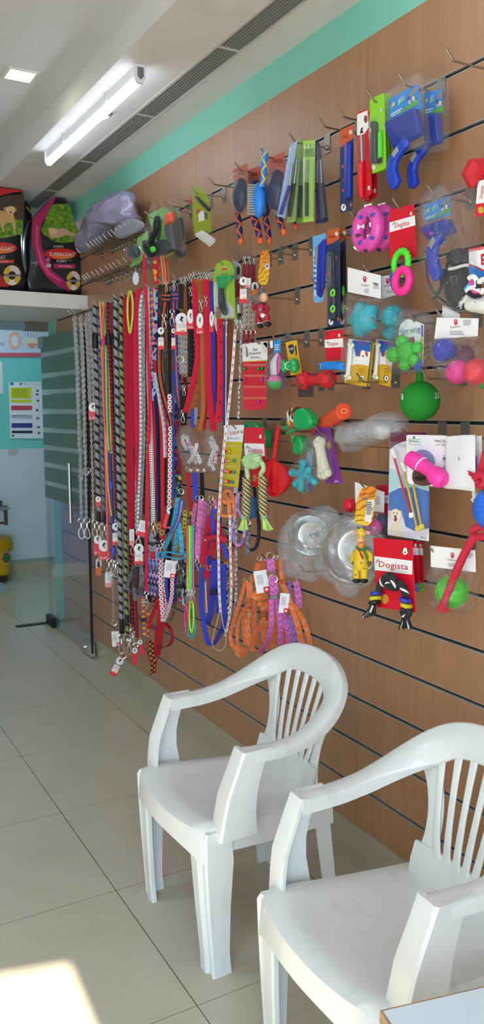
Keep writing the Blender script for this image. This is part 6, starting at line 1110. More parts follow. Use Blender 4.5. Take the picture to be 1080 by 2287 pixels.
# --- top right dumbbell and colourful rope toy card
t = G('dumbbell_toy', 'red rubber dumbbell with a white card at the upper right picture edge', 'dog toy', (1060, 400), .13); RUB = mat('red_rubber', 'c8232e', .45)
def hexa(b, cx, cy, rpx, d, ax, ln): c = wp(cx, cy, d); k = mpx(c); a = Vector(ax).normalized(); b.lathe([(rpx*.55*k, -ln*k), (rpx*k, -ln*.45*k), (rpx*k, ln*.45*k), (rpx*.55*k, ln*k)], c, a, 6)
b = MB(); hexa(b, 1066, 386, 34, .13, (.35, .9, .3), 26); b.done('head', RUB, t, smooth=False); b = MB(); hexa(b, 1120, 372, 34, .13, (.35, .9, .3), 26); b.done('head', RUB, t, smooth=False); b = MB(); tubep(b, [(1070, 384), (1116, 374)], 15, .13); b.done('bar', RUB, t)
card('backing_card', [(1066, 412), (1070, 404), (1092, 398), (1090, 480), (1061, 485), (1062, 455)], .15, plain('ece6e2', .4), t); prt('red_base', [(1061.5, 456), (1091, 451), (1090, 480), (1061, 485)], .15, plain('d02030', .4), t); text('Dogista', 1076, 442, 1079, 414, 7, .15, plain('a83a3a', .5), t, vert=True); prt('gold_seal', ell(1073, 469, 6.5, 8, 14), .15, plain('c8a03c', .4), t, 2)
t = G('rope_toy_card', 'white and blue toy card with a white knotted rope toy at the right edge', 'carded toy', (1047, 556), .14); card('backing_card', [(1046, 556), (1096, 546), (1100, 630), (1048, 640)], .13, plain('e9e6e4', .4), t, th=.0015); prt('red_strip', [(1046, 556), (1096, 546), (1096, 553), (1046, 563)], .13, plain('d2242e', .4), t); text('Bright & Colorful', 1048, 561.5, 1092, 552.5, 4.2, .13, WHITE, t); prt('blue_field', [(1047, 592), (1060, 596), (1075, 605), (1099, 612), (1100, 629), (1048, 639)], .13, plain('2a7cc8', .4), t); prt('red_curve', [(1047, 589), (1060, 593), (1078, 602), (1099, 609), (1099, 612), (1075, 605), (1060, 596), (1047, 592)], .13, plain('c8243c', .4), t, 2)
prt('red_square', [(1073, 568), (1096, 562), (1097, 588), (1074, 592)], .13, plain('a81c2c', .4), t, 2); text('S', 1076, 587, 1087, 585, 16, .13, WHITE, t, lv=3)
RW = mat('cotton_rope', 'e6e2dc', .85); 
for P, m in (([(1047, 622), (1056, 618), (1064, 628), (1062, 640), (1052, 642)], RW), ([(1042, 652), (1050, 642), (1062, 646), (1076, 652), (1080, 644)], RW), ([(1068, 632), (1078, 624), (1090, 628), (1088, 640)], RW), ([(1040, 648), (1046, 640), (1052, 634)], plain('4aa8d0', .8)), ([(1056, 648), (1066, 654), (1078, 650)], plain('d04a8c', .8)), ([(1046, 654), (1058, 660), (1072, 658)], plain('26222c', .8)), ([(1066, 628), (1068, 640), (1064, 646)], plain('2c2a36', .8)), ([(1050, 630), (1056, 634), (1060, 632)], plain('d04a8c', .8))): b = MB(); tubep(b, cr(P, 4, False), 6, .16, 10); b.done('rope_strand', m, t)
b = MB(); rr = random.Random(5)
for i in range(16): x = 1042+rr.uniform(-4, 4); y = 656+i*.9; tubep(b, [(x, y), (x-8-rr.uniform(0, 6), y+6+rr.uniform(0, 6)), (x-14-rr.uniform(0, 6), y+14+rr.uniform(0, 10))], .5, .15, 4)
b.done('frayed_fringe', RW, t); b = MB(); P = cr([(1040, 664), (1052, 656), (1075, 660), (1096, 662), (1098, 700), (1060, 698), (1044, 692)], 3); b.pillow(W3(P, .13), .05, dome=True, n=5, wob=.014); b.done('white_tassel', mat('fluffy_white', 'e3dfda', .95, build=lambda n: (n.bump(n.noise(160., n.pos()[3], 3), .8, .004), n.mix(n.noise(40., n.pos()[3], 3), lin('cfcac4'), lin('f0ece8')))[1]), t)
# --- teal toys in header bags
RBL = (('c8283c',), ('e07a2c',), ('58a838',), ('3c78c8',), ('c8283c',), ('e07a2c',), ('58a838',))
def rubba(t, hd, logo, tx, d, hname='header_card', fine=None):
    card(hname, hd, d+.004, plain('ebe8e6', .4), t, th=.0015); prt('round_logo', ell(logo[0], logo[1], 4.2, 5.2, 12), d+.004, plain('c82848', .45), t); prt('round_logo_eye', ell(logo[0], logo[1]-1, 1.6, 2, 8), d+.004, plain('f0c8c8', .45), t, 2); prt('logo_foot', [(logo[0]-2.6, logo[1]+4), (logo[0]+2.6, logo[1]+4), (logo[0]+3, logo[1]+7.5), (logo[0]-3, logo[1]+7.5)], d+.004, plain('c82848', .45), t, 2)
    w = (tx[2]-tx[0])/7.
    for i, c_ in enumerate('Rubbabu'): x = tx[0]+w*i; y = tx[1]+(tx[3]-tx[1])*i/7; text(c_, x, y, x+w*.85, y, 5.0, d+.004, plain(RBL[i][0], .5), t)
    if fine:
        for f in fine: lines(f[0], f[1], f[2], d+.004, plain('8a8888', .6), t, fill=.35)
TEAL_R = mat('teal_rubber', '19a3b0', .5, build=lambda n: (n.bump(n.noise(240., n.pos()[3], 2), .5, .002), lin('1ea6b4'))[1])
def star(v): return 1 + .26*max(0, math.cos(5*math.atan2(v.z, v.y+1e-6)))*(1-v.x*v.x) + .04*noise.noise(v*6)
t = G('bagged_toy', 'teal star shaped rubber toy in a clear header bag', 'dog toy', (776, 596), .12); b = MB(); blob(b, 812, 712, 34, .13, (.75, 1.1, .95), star, 40, 24); b.done('star_toy', TEAL_R, t); rubba(t, [(776, 597), (850, 615), (850, 667), (776, 652)], (814, 622), (806, 638, 824, 640.5), .13, fine=(((812, 645), (826, 655), 3), ((833, 633), (847, 646), 4)))
prt('barcode', [(833, 631), (843, 633), (843, 637), (833, 635)], .134, plain('4a4a4a', .6), t, 2); bagshell([(775, 655), (812, 662), (849, 668), (852, 700), (850, 740), (838, 757), (800, 762), (776, 745), (772, 700)], .13, .10, t)
t = G('bagged_toy', 'teal bumpy ball toy in a clear bag right of the star toy', 'dog toy', (852, 617), .07); b = MB(); blob(b, 876, 708, 24, .08, (1, 1, 1), lump(5, .22), 30, 18); b.done('ball_toy', TEAL_R, t); b = MB(); blob(b, 872, 744, 17, .08, (1, 1.1, .9), lump(4, .2)); b.done('lower_lobe', TEAL_R, t); rubba(t, [(852, 617), (887, 611), (892, 656), (852, 668)], (865, 626), (857, 641, 874, 639), .08, fine=(((862, 648), (886, 656), 3),)); bagshell([(852, 668), (892, 658), (902, 690), (900, 740), (880, 760), (856, 752), (850, 700)], .08, .09, t)
# --- green rubber toy pack with rounded lettering
t = G('rubber_toy_pack', 'green knobbly rubber toy in a clear pack with pale lettered card', 'dog toy', (909, 712), .13); card('header_card', [(890, 740), (893, 724), (905, 714), (912, 712), (942, 722), (946, 726), (944, 810), (938, 818), (930, 790), (925, 752), (890, 756)], .13, plain('dfe2df', .4), t, th=.0015); text('sprong', 892, 747, 938, 741, 14, .13, plain('5f7aa0', .45), t); prt('o_dot', ell(916, 740, 3.2, 4, 10), .13, plain('b8c83c', .5), t, 3); prt('yellow_edge', [(938, 755), (944, 754), (943, 808), (939, 815)], .13, plain('b8c42c', .45), t); prt('blue_slogan', [(940, 726), (944, 727), (944, 752), (940, 752)], .13, plain('4a5aa8', .5), t)
GRR = mat('green_rubber', '2fb52c', .4, build=lambda n: (n.bump(n.math('SINE', n.math('MULTIPLY', n.pos()[2], 700)), .3, .002), lin('36b62c'))[1]); b = MB()
for x, y, r in ((897, 763, 15), (879, 792, 18), (908, 786, 23), (931, 776, 13), (903, 814, 14), (922, 802, 14)): blob(b, x, y, r, .155, (.9, 1.1, 1), None, 16, 10)
b.done('knobbly_toy', GRR, t); solid('blue_sticker', rrect(925, 803, 940, 828, 4), .15, .004, plain('2c50a8', .4), t, r=.001); bagshell([(868, 800), (878, 762), (892, 730), (900, 694), (922, 688), (932, 700), (946, 724), (952, 790), (942, 834), (916, 832), (884, 836)], .15, .09, t)
t = G('folded_bag', 'folded orange printed pack in crinkled clear plastic right of the green toy pack', 'pack', (945, 715), .08); card('print_card', [(938, 745), (958, 735), (960, 790), (942, 815)], .07, p_zebra('c8641e', 'd8a02c', '3a2a18', 6.), t); bagshell([(930, 712), (944, 698), (960, 706), (965, 735), (958, 772), (945, 815), (935, 780)], .08, .06, t, FILM)
# --- white header bag of balls
t = G('bagged_balls', 'clear bag of blue, pink and red balls under a white header at the right edge', 'dog toy', (972, 740), .14); rubba(t, [(975, 709), (1068, 711), (1066, 751), (969, 757)], (1017, 718), (1005, 733, 1028, 730), .13, fine=(((1003, 739), (1040, 749), 3), ((1033, 714), (1052, 728), 5))); card('back_flap', [(988, 681), (1026, 701), (1026, 712), (986, 709)], .12, plain('e2dfdc', .45), t)
b = MB(); blob(b, 991, 781, 25, .13, (1, 1, 1), lump(3.5, .25), 26, 16); b.done('blue_ball', plain('2c38b0', .45), t); b = MB(); blob(b, 1021, 831, 27, .14, (1, 1, 1)); b.done('pink_ball', plain('e0288c', .4), t); b = MB(); blob(b, 1063, 830, 29, .13, (1, 1, 1), lump(3, .06)); b.done('red_ball', plain('d82c3c', .4), t); bagshell([(969, 757), (1020, 754), (1066, 751), (1082, 790), (1090, 840), (1070, 862), (1044, 852), (1004, 862), (986, 838), (966, 795)], .14, .11, t)
t = G('bagged_balls', 'dim purple ball in a rear bag between the blue and red balls', 'dog toy', (1030, 770), .06); b = MB(); blob(b, 1035, 795, 24, .06, (1, 1, 1), lump(3, .1)); b.done('ball', plain('7a2c5c', .5), t); blob_ = MB(); blob(blob_, 1079, 858, 10, .06); blob_.done('green_ball', plain('3a8a3c', .5), t)
# --- beagle bone cards
def bonecard(label, dx, w, d):
    t = G('bone_card', label, 'dog chew', (777+dx, 757), d); X = lambda x: 777+dx+(x-777)*w
    card('backing_card', [(X(778), 757), (X(829), 763), (X(818), 864), (X(769), 855)], d, plain('e9e7e4', .4), t, th=.0015); prt('blue_top', [(X(786), 760), (X(829), 764), (X(826), 786), (X(806), 784), (X(800), 795), (X(794), 796), (X(790), 778)], d, plain('2c5fae', .45), t); prt('yellow_base', [(X(784), 816), (X(796), 813), (X(823), 817), (X(818), 864), (X(769), 855), (X(771), 848), (X(782), 848)], d, plain('d0a524', .45), t)
    dog_print(X(810), 792, 12.5, d, t, 'f0ece6', '9a4a22', 2); prt('white_blaze', ell(X(810), 790, 2.2, 9, 8), d, WHITE, t, 3); text('BONE', X(802), 768.5, X(822), 770.5, 5.5, d, plain('c83a2c', .5), t); text('SMALL', X(800), 826, X(815), 827.5, 4.6, d, plain('b8502c', .5), t); text('BODY', X(801), 832.5, X(814), 834, 4.6, d, plain('b8502c', .5), t); prt('round_seal', ell(X(807), 845, 6.5, 8, 14), d, plain('3a3f6a', .5), t); prt('seal_face', ell(X(807), 845, 4.6, 6, 12), d, plain('e8e4dc', .5), t, 2); prt('seal_mark', ell(X(807), 845, 1.5, 3.2, 8), d, INK, t, 3); lines((X(773), 850), (X(815), 857), 2, d, plain('6a5010', .5), t, fill=.35)
    b = MB(); tubep(b, cr([(X(783), 772), (X(782), 790), (X(779), 815), (X(776), 838)], 4, False), [6, 5.2, 4.8, 4.6, 4.6, 4.6, 4.6, 4.7, 4.8, 5, 5.2, 5.6, 6], d+.010, 10)
    for x, y in ((780, 769), (787, 771), (772, 840), (780, 843)): blob(b, X(x), y, 4.6, d+.010)
    b.done('white_bone', plain('e4dfcf', .4), t); return t
t = bonecard('beagle dog bone card, left of the two below the teal toys', 0, 1., .115); solid('blister', rrect(768, 762, 792, 852, 6), .127, .03, BLISTER, t, r=.008); bonecard('beagle dog bone card, right of the two below the teal toys', 61, .8, .07)
for k in (1, 2): card('stacked_card', [(829+k*2, 764), (832+k*2, 765), (822+k*2, 862), (819+k*2, 863)], .115-.012*k, plain('c8a83c', .5), t)
# --- small red card with fish bone, red dumbbell, green bone card, feather ball
t = dogista('small red and white toy card with a blue fish bone chew', [(724, 740), (765, 736), (769, 803), (728, 806)], [(724.5, 759), (765, 755), (766, 775), (725, 777)], (732.5, 772, 754.5, 770.5), .12, dog=(757, 749, 5), h=8); FB = plain('2b86d4', .4); b = MB(); tubep(b, [(722, 815), (740, 817), (758, 818)], [6, 7.5, 6], .145, 10)
for x in (726, 732, 738, 744, 750, 755): c = wp(x, 816.5, .145); b.torus(c, 9.5*mpx(c), 1.7*mpx(c), (.2, 1, .05), 14, 6, sx=.8)
b.done('ribbed_body', FB, t); solid('tail_fin', cr([(712, 812), (722, 811), (726, 817), (722, 824), (714, 826), (717, 818)], 2), .145, .014, FB, t, r=.006); solid('head_fin', cr([(757, 810), (768, 811), (765, 819), (768, 828), (756, 826), (752, 818)], 2), .145, .014, FB, t, r=.006)
t = G('dumbbell_toy', 'red rubber dumbbell lying across the hooks beside the blue fish bone', 'dog toy', (680, 850), .10); b = MB(); hexa(b, 679, 849, 21, .10, (.1, 1, .08), 18); b.done('head', RUB, t, smooth=False); b = MB(); hexa(b, 730, 846, 21, .10, (.1, 1, .08), 25); b.done('head', RUB, t, smooth=False); b = MB(); tubep(b, [(680, 849), (730, 846)], 11, .10, 6); b.done('bar', RUB, t, smooth=False)
t = G('toy_card', 'yellow card with a green rubber bone', 'carded toy', (637, 765), .12); card('backing_card', [(637, 765), (662, 759), (673, 834), (649, 839)], .12, plain('dcb022', .4), t, th=.0015); prt('dark_logo', cr([(643, 772), (654, 769), (657, 782), (652, 792), (646, 786)], 2), .12, plain('3a3050', .5), t); text('SUPER', 644.5, 783, 655, 780.5, 5, .12, WHITE, t); prt('dark_animal', [(658, 774), (661, 770), (663, 790), (660, 796)], .12, INK, t); GB = mat('clear_green_rubber', '1f9a4a', .25, coat=.3); b = MB()
for x, y, r in ((634, 812, 9), (634, 823, 9), (656, 811, 11), (657, 822, 11), (645, 817, 8)): blob(b, x, y, r, .145)
b.done('bone', GB, t); b = MB(); c = wp(644, 817, .145); b.torus(c, 8.5*mpx(c), 1*mpx(c), (.2, 1, .1), 14, 6); b.done('white_tie', WHITE, t)
t = G('feather_ball', 'pink and green ball with feathers in a clear bag on a blue card', 'cat toy', (605, 757), .12); card('blue_card', [(611, 760), (626, 757), (626, 787), (611, 790)], .13, plain('2a90d8', .4), t); card('backing_card', [(625, 790), (629, 789), (634, 866), (600, 868), (603, 800)], .105, plain('8a5a9c', .4), t); card('white_label', [(602, 762), (608, 760), (609, 776), (603, 778)], .135, WHITE, t); lines((613, 768), (624, 783), 3, .13, plain('c8dcf0', .5), t)
b = MB(); rs = []; b.ball(wp(614, 853, .135), 16.5*mpx(wp(614, 853, .135)), 18, 12); o = b.done('two_tone_ball', mat('pink_green_ball', rough=.35, build=lambda n: n.mix(n.math('GREATER_THAN', n.uv()[1], .52), lin('2fae4c'), lin('e070a8'))), t); b = MB(); P = cr([(606, 838), (604, 815), (612, 795), (620, 790), (624, 812), (618, 838)], 3); b.pillow(W3(P, .13), .02, dome=True, n=4, wob=.008); b.done('white_feather', plain('e6e0e6', .8), t); b = MB(); P = cr([(616, 812), (622, 790), (627, 800), (624, 830), (618, 836)], 3); b.pillow(W3(P, .135), .012, dome=True, n=3, wob=.006); b.done('pink_feather', plain('c850a0', .8), t); bagshell([(602, 792), (614, 786), (628, 786), (633, 840), (630, 868), (612, 874), (599, 862), (598, 830)], .13, .06, t)
# --- red bell card, yellow bell card
def bells(t, L_, d, hoop=True):
    for x, y, c in L_: b = MB(); blob(b, x, y, 4.1, d+.008, n=12, k=8); b.done('bell', mat('bell_'+c, c, .18, .75), t)
def hoops(t, rows, d):
    for (x0, x1, y, n) in rows:
        b = MB()
        for i in range(n): c = wp(x0+(x1-x0)*i/(n-1), y, d+.004); b.torus(c, 2.2*mpx(c), .35*mpx(c), (1, .6, 0), 8, 4)
        b.done('hoop_row', mat('gold_wire', 'cbb890', .3, .9), t)
t = G('bell_card', 'red card of small bells with a white pet header', 'bell card', (541, 768), .12); card('backing_card', [(540.5, 768), (597, 762), (596.5, 805), (593, 910), (588, 915), (549, 916), (544, 912), (541, 808)], .12, plain('cf1f36', .4), t, th=.0015); prt('white_header', [(540.5, 768), (597, 762), (596.6, 805), (541, 808)], .12, plain('ebe7e2', .4), t); prt('yellow_line', [(541, 807), (596.6, 804), (596.6, 806), (541, 809)], .12, plain('d8b03c', .5), t, 2); text('Pet', 564.5, 785, 574.5, 784, 7.5, .12, plain('22252e', .5), t); text('Accessories', 556.5, 792.5, 582, 790.5, 6.5, .12, plain('22252e', .5), t); prt('dog_print', cr([(541, 778), (548, 772), (553, 780), (554, 796), (548, 796), (543, 790)], 2), .12, plain('5a3a26', .5), t); prt('cat_print', cr([(584, 770), (590, 765), (596, 766), (596, 790), (588, 788), (584, 780)], 2), .12, plain('b88a5c', .5), t); lines((558, 796), (584, 801), 2, .12, plain('8a8a8a', .5), t)
hoops(t, ((547, 592, 815, 10), (547, 592, 839, 10), (547, 592, 864, 10), (547, 592, 889, 10)), .12); bells(t, ((546, 824, '2c9a3c'), (576.5, 824, '2c9a3c'), (584.5, 823, '2c9a3c'), (546, 851, 'c83a6a'), (584.5, 849, 'b83ac0'), (577.5, 898, 'c83ac0')), .12)
t = G('bell_card', 'yellow card of coloured bells with a white header', 'bell card', (499, 950), .13); card('backing_card', [(499, 950), (544.5, 949), (541.7, 987), (531.5, 1088.6), (494, 1084), (501, 986)], .13, plain('c8b418', .4), t, th=.0015); prt('white_header', [(499, 950), (544.5, 949), (541.7, 987), (501, 986)], .13, plain('e6e6e8', .4), t); text('SUPER', 513, 972, 529, 971, 8.5, .13, plain('c82830', .5), t); text('Pet Accessories', 507, 981.5, 534, 980.5, 5.5, .13, plain('6a7a9c', .5), t); prt('mascot_print', ell(531.5, 965, 2.6, 4, 8), .13, plain('e0b02c', .5), t); prt('mascot_print', [(536, 958), (540, 966), (543, 957), (541, 968), (538, 968)], .13, plain('3a3a3a', .5), t)
hoops(t, ((506, 539, 996, 9), (505, 536, 1018, 9), (503, 534, 1041, 9), (502, 532, 1062, 9)), .13)
bells(t, ((502, 1008, 'd02ab0'), (513, 1008, 'd8b41c'), (500, 1030, 'd02ab0'), (505, 1030, 'e07ac0'), (511, 1030, 'd8b41c'), (522, 1029, '2a9ac0'), (497, 1052, 'd02ab0'), (503, 1052, 'e07ac0'), (508, 1053, 'd8b41c'), (514, 1054, 'd0303c'), (522, 1054, '2a9ac0'), (486, 1072, '2c9a3c'), (495, 1073, 'd02ab0'), (500, 1074, 'e07ac0'), (505, 1075, 'd8b41c'), (511, 1076, 'd0303c'), (518, 1077, '2a8ad0')), .13)
# --- lime deshedding tool
t = G('deshedding_tool', 'lime green blister pack with a green and black deshedding tool', 'grooming tool', (485, 590), .14); card('backing_card', cr([(478, 610), (482, 592), (495, 582), (508, 582), (518, 590), (523, 606), (522, 630), (526, 700), (522, 711), (484, 711), (479, 700), (476, 650)], 2), .13, plain('9cc61e', .35), t, th=.0015)
prt('silver_side', [(477, 632), (485, 628), (487, 708), (482, 709), (478, 695)], .13, plain('c3c7c4', .4), t); prt('silver_foot', [(500, 660), (521, 690), (521, 709), (486, 709), (488, 690)], .13, plain('c8ccc8', .4), t); prt('yellow_oval', ell(501, 601, 11, 4.5, 16), .13, plain('d8c828', .4), t); prt('oval_ink', ell(501, 601, 8, 2.6, 14), .13, plain('b84a2c', .5), t, 2); text('deshedding tool', 492, 614, 511, 612, 3.4, .13, plain('3a5a1c', .5), t); text('LONG HAIR', 484.5, 695, 482, 640, 6, .13, plain('f0f2ee', .5), t, vert=True); prt('cat_print', cr([(481, 688), (486, 684), (492, 692), (494, 708), (482, 709)], 2), .13, plain('8c5a48', .5), t, 2)
DG = mat('clear_green', '17a04a', .2, coat=.4); solid('tool_head', cr([(486, 618), (492, 616), (517, 614), (516, 622), (506, 634), (499, 644), (491, 643), (488, 634)], 2), .145, .022, DG, t, r=.006); b = MB(); tubep(b, cr([(493, 642), (494, 660), (496, 680), (501, 694), (503, 703)], 4, False), [6.5, 6.3, 6.2, 6.6, 7.2, 7.8, 8.2, 8.6, 8.8, 8.8, 8.6, 8.2, 7.6, 7, 6, 5, 3.5], .148, 12); b.done('handle', plain('17181a', .3), t); solid('blister', cr([(483, 612), (494, 592), (512, 594), (519, 612), (517, 640), (512, 700), (504, 712), (490, 706), (486, 660)], 3), .148, .036, BLISTER, t, r=.012)
t = G('deshedding_tool', 'second deshedding tool pack edge peeking out right of the lime one', 'grooming tool', (525, 592), .09); card('backing_card', cr([(517, 592), (526, 584), (535, 590), (538, 604), (536, 640), (537, 712), (524, 714)], 2), .09, plain('b9bcb8', .4), t, th=.002); prt('dark_face', ell(532, 604, 4, 10, 10), .09, INK, t); prt('red_panel', [(526, 626), (535, 622), (536, 660), (527, 664)], .09, plain('c02434', .4), t); text('G', 530, 634, 535, 633, 6, .09, WHITE, t)
# --- monkey toy with flame tag
ZB_ = p_zebra('e8842c', 'e6c82c', 'b8641c', 2.5)
t = G('toy_tag', 'orange and yellow flame printed tag above the monkey toy', 'tag', (588, 562), .135); card('tag_card', cr([(582, 565), (592, 559), (600, 562), (602, 592), (597, 630), (588, 636), (578, 632), (576, 612), (580, 585)], 3), .135, ZB_, t, th=.0015); prt('round_seal', ell(596, 595, 4.2, 7, 12), .135, plain('e4e4ea', .4), t); prt('seal_ink', ell(596, 594, 1.6, 4, 8), .135, plain('2c3a78', .5), t, 2); text('Latex', 589, 581, 600, 578, 5, .135, plain('a83a50', .5), t)
t = G('monkey_toy', 'latex monkey toy in a red suit with black boots', 'dog toy', (585, 645), .135); LX = mat('latex_brown', '78625a', .45); LR = mat('latex_red', 'a81e30', .4); d = .135
b = MB(); blob(b, 580, 668, 15.5, d, (1, 1.05, .95)); blob(b, 576, 672, 12, d); b.done('head', LX, t); b = MB(); blob(b, 589, 664, 11, d+.010, (.8, 1, 1)); b.done('face', plain('dcae88', .45), t); b = MB(); blob(b, 585, 650, 6.5, d, (1, 1, .9)); b.done('cap_knob', plain('6f7684', .45), t); b = MB(); c = wp(584.5, 638, d); b.tube([c, wp(584.5, 646, d)], .0006, 5); b.done('loop_string', WHITE, t)
b = MB(); tubep(b, [(584, 680), (584, 690), (584, 702), (585, 708)], [11, 12, 12, 10], d, 12); b.done('body', LR, t); b = MB(); tubep(b, cr([(574, 684), (566, 690), (567, 682), (564, 678)], 3, False), 4.5, d+.004, 8); b.done('arm', LR, t); b = MB(); tubep(b, cr([(594, 684), (597, 692), (590, 698), (584, 697)], 3, False), 4.5, d+.010, 8); b.done('arm', LR, t); b = MB(); blob(b, 562.5, 679, 5.5, d+.004); b.done('fist', plain('8d8a94', .4), t)
b = MB(); blob(b, 587, 704, 9, d+.010, (.6, 1, .7)); b.done('white_bib', plain('e6e2de', .5), t); b = MB(); blob(b, 581, 692, 5, d+.012, (.6, 1.2, .8)); b.done('grey_belt', plain('7f8aa4', .5), t)
for x, x2 in ((577, 580), (595, 597)): b = MB(); tubep(b, [(x, 702), (x, 714), (x2, 722)], [7.5, 7.5, 6], d, 10); b.done('leg', LR, t)
for x, y, r in ((581, 728, 6), (597.5, 724, 7)): b = MB(); blob(b, x, y, r, d+.006, (1.3, 1.15, .8)); b.done('boot', plain('1a1a1e', .3), t)
b = MB(); 
for x, y in ((580, 722), (596, 718)): c = wp(x, y, d); b.torus(c, 5.5*mpx(c), 1.4*mpx(c), (0, .1, 1), 12, 6)
b.done('white_cuff', plain('e2dedc', .5), t)
# --- green ball with handle, canisters, cup, scoop
t = G('ball_toy', 'large dark green rubber ball with a neck, white numerals on it', 'dog toy', (937, 900), .11); c = wp(937, 896, .11); k = mpx(c); R_ = 44.5*k; GBM = mat('matte_green', '0b7a1c', .75); b = MB(); b.ball(c, R_, 36, 24); b.done('ball', GBM, t); b = MB(); tubep(b, [(936, 824), (936, 834), (936, 852), (936, 862)], [6, 8, 8.6, 9.5], .11, 16); b.done('neck', GBM, t)
def sphtext(s, x0, y0, x1, y1, h, parent):
    if s not in _txt: o = text(s, x0, y0, x1, y1, h, 0, WHITE, None); bpy.data.objects.remove(o)
    vs, fs = _txt[s]; mx = max(v.x for v in vs); mn = min(v.x for v in vs); b = MB(); q = []
    for v in vs:
        u = (v.x-mn)/(mx-mn); px, py = x0+(x1-x0)*u, y0+(y1-y0)*u-h*v.y/.73; r = ray(px, py).normalized(); o = CAM-c; bb = o.dot(r); dd = bb*bb-(o.length_squared-R_*R_); p = CAM+r*(-bb-math.sqrt(max(dd, 0))); q.append(b.v(c+(p-c)*1.006))
    for f in fs: b.f([q[i] for i in f])
    return b.done('white_numeral', plain('e8eee4', .5), parent, smooth=False)
sphtext('8', 895.5, 893, 900, 893, 15, t); sphtext('25', 970, 889, 979.3, 890, 13, t)
t = G('bag_dispenser', 'green rounded canister with a printed sleeve beside the red scoop', 'canister', (682, 912), .13); b = MB(); P = cr([(662, 938), (664, 920), (672, 912), (684, 911), (694, 920), (702, 936), (701, 948), (692, 957), (676, 960), (664, 954)], 3); b.pillow(W3(P, .15), .04, dome=False, r=.012, n=4); b.done('cap', mat('canister_green', '0f9a4c', .25, coat=.3), t); P2 = cr([(646, 938), (650, 918), (656, 911), (668, 910), (664, 936), (664, 956), (652, 950)], 3); solid('printed_sleeve', P2, .125, .045, p_vor(['3a3a30', 'd8d4c8', 'b83a2c', '3c7a3c', '2a2a28', 'c8a03c'], 5, 5), t, r=.012)
for P in ([(660, 950), (648, 948), (636, 956), (628, 954)], [(664, 958), (650, 962), (640, 968)], [(656, 960), (652, 972), (655, 982), (650, 985)], [(690, 955), (700, 948), (708, 950)]): b = MB(); b.ribbon(W3(cr(P, 4, False), .13), .010, .002, (.3, 0, 1)); b.done('green_ribbon', plain('1d9a52', .5), t)
t = G('bag_dispenser', 'second green canister lower down behind the teal bagged toy', 'canister', (668, 975), .10); solid('cap', cr([(662, 985), (668, 973), (676, 974), (682, 990), (680, 1008), (670, 1017), (661, 1010)], 3), .10, .04, mat('canister_green', '0f9a4c', .25, coat=.3), t, r=.014)
t = G('bag_dispenser', 'green canister edge behind the red card with green rope', 'canister', (570, 945), .06); solid('cap', cr([(547, 946), (574, 944), (590, 958), (598, 965), (598, 995), (590, 1002), (548, 1000)], 3), .06, .04, mat('canister_green', '0f9a4c', .25, coat=.3), t, r=.012)
t = G('plastic_cup', 'orange plastic cup lying across hooks under the red dumbbell', 'cup', (735, 935), .10); A = wp(768, 918, .16); B_ = wp(704, 958, .045); ax = (B_-A).normalized(); k = mpx(A); b = MB(); ln = (B_-A).length; b.lathe([(0, 0), (16*k, 0), (18.5*k, .003), (19*k, .012), (17*k, ln), (15.5*k, ln), (15.5*k, ln-.01), (0, ln-.012)], A, ax, 24); b.done('cup_body', mat('orange_plastic', 'dd4a22', .35), t); b = MB(); b.torus(A-ax*.001, 7*k, 1*k, ax, 14, 6, sx=.7); b.done('moulded_mark', plain('eca088', .4), t)
t = G('scoop', 'red plastic litter scoop hanging by its long handle', 'scoop', (622, 950), .12); SC = mat('scoop_red', 'd31a24', .25, coat=.2); b = MB(); Q = W3(cr([(624, 949), (620, 965), (616, 990), (613, 1015), (611, 1032)], 4, False), .13); b.rings([rsec(q, Vector((.2, -.98, -.1)), Vector((1, .2, 0)), (.0165 if i > 1 else .014), .008, .003, 2) for i, q in enumerate(Q)]); b.done('handle', SC, t)
P = cr([(606, 1026), (617, 1028), (632, 1038), (645, 1052), (648, 1070), (640, 1090), (628, 1104), (616, 1110), (605, 1104), (599, 1085), (600, 1050)], 3); c = wp(622, 1068, .13); b = MB(); O = W3(P, .13); rs = [[p + Vector((0, 0, 0)) for p in O]]
for s, dx in ((.985, -.012), (.93, -.012), (.88, .014), (.60, .030), (.25, .034)): rs.append([c + (p-c)*s + Vector((dx, 0, 0)) for p in O])
b.rings(rs); b.done('pan', SC, t, ang=50)
for i in range(4): prt('slot_row', [(608, 1072+i*8), (622, 1069+i*8), (622, 1071.5+i*8), (608, 1074.5+i*8)], .105, plain('8c1218', .5), t, 0)
# --- purple card with cream bone, teal bagged toy, wrapped container
t = G('toy_card', 'purple card with a cream rubber bone', 'carded toy', (714, 950), .12); card('backing_card', [(702, 962), (706, 952), (716, 947), (732, 949), (736, 954), (764, 1077), (760, 1081), (728, 1079), (722, 1060)], .11, plain('7d2f8c', .4), t, th=.0015); b = MB(); tubep(b, cr([(713, 990), (715, 1005), (719, 1030), (724, 1056)], 4, False), [15, 14, 12.8, 12, 11.6, 11.6, 11.8, 12, 12.6, 13.4, 14.4, 15.6, 16.4], .135, 14)
for x, y, r in ((707, 988, 9), (718, 986, 9), (717, 1060, 10), (731, 1056, 10), (712, 984, 10), (724, 1061, 10)): blob(b, x, y, r, .135)
b.done('bone', plain('e3dcc0', .45), t); text('JR', 745, 1077, 756, 1077, 4, .11, plain('e8e0ea', .5), t); prt('gold_swirl', [(728, 990), (736, 985), (739, 998), (732, 1004)], .11, plain('c8a03c', .5), t); bagshell([(693, 985), (706, 970), (730, 972), (741, 1040), (740, 1062), (720, 1076), (704, 1060), (699, 1020)], .14, .05, t)
t = G('bagged_toy', 'teal jack shaped toy in a crumpled clear bag left of the cream bone', 'dog toy', (688, 985), .13); b = MB()
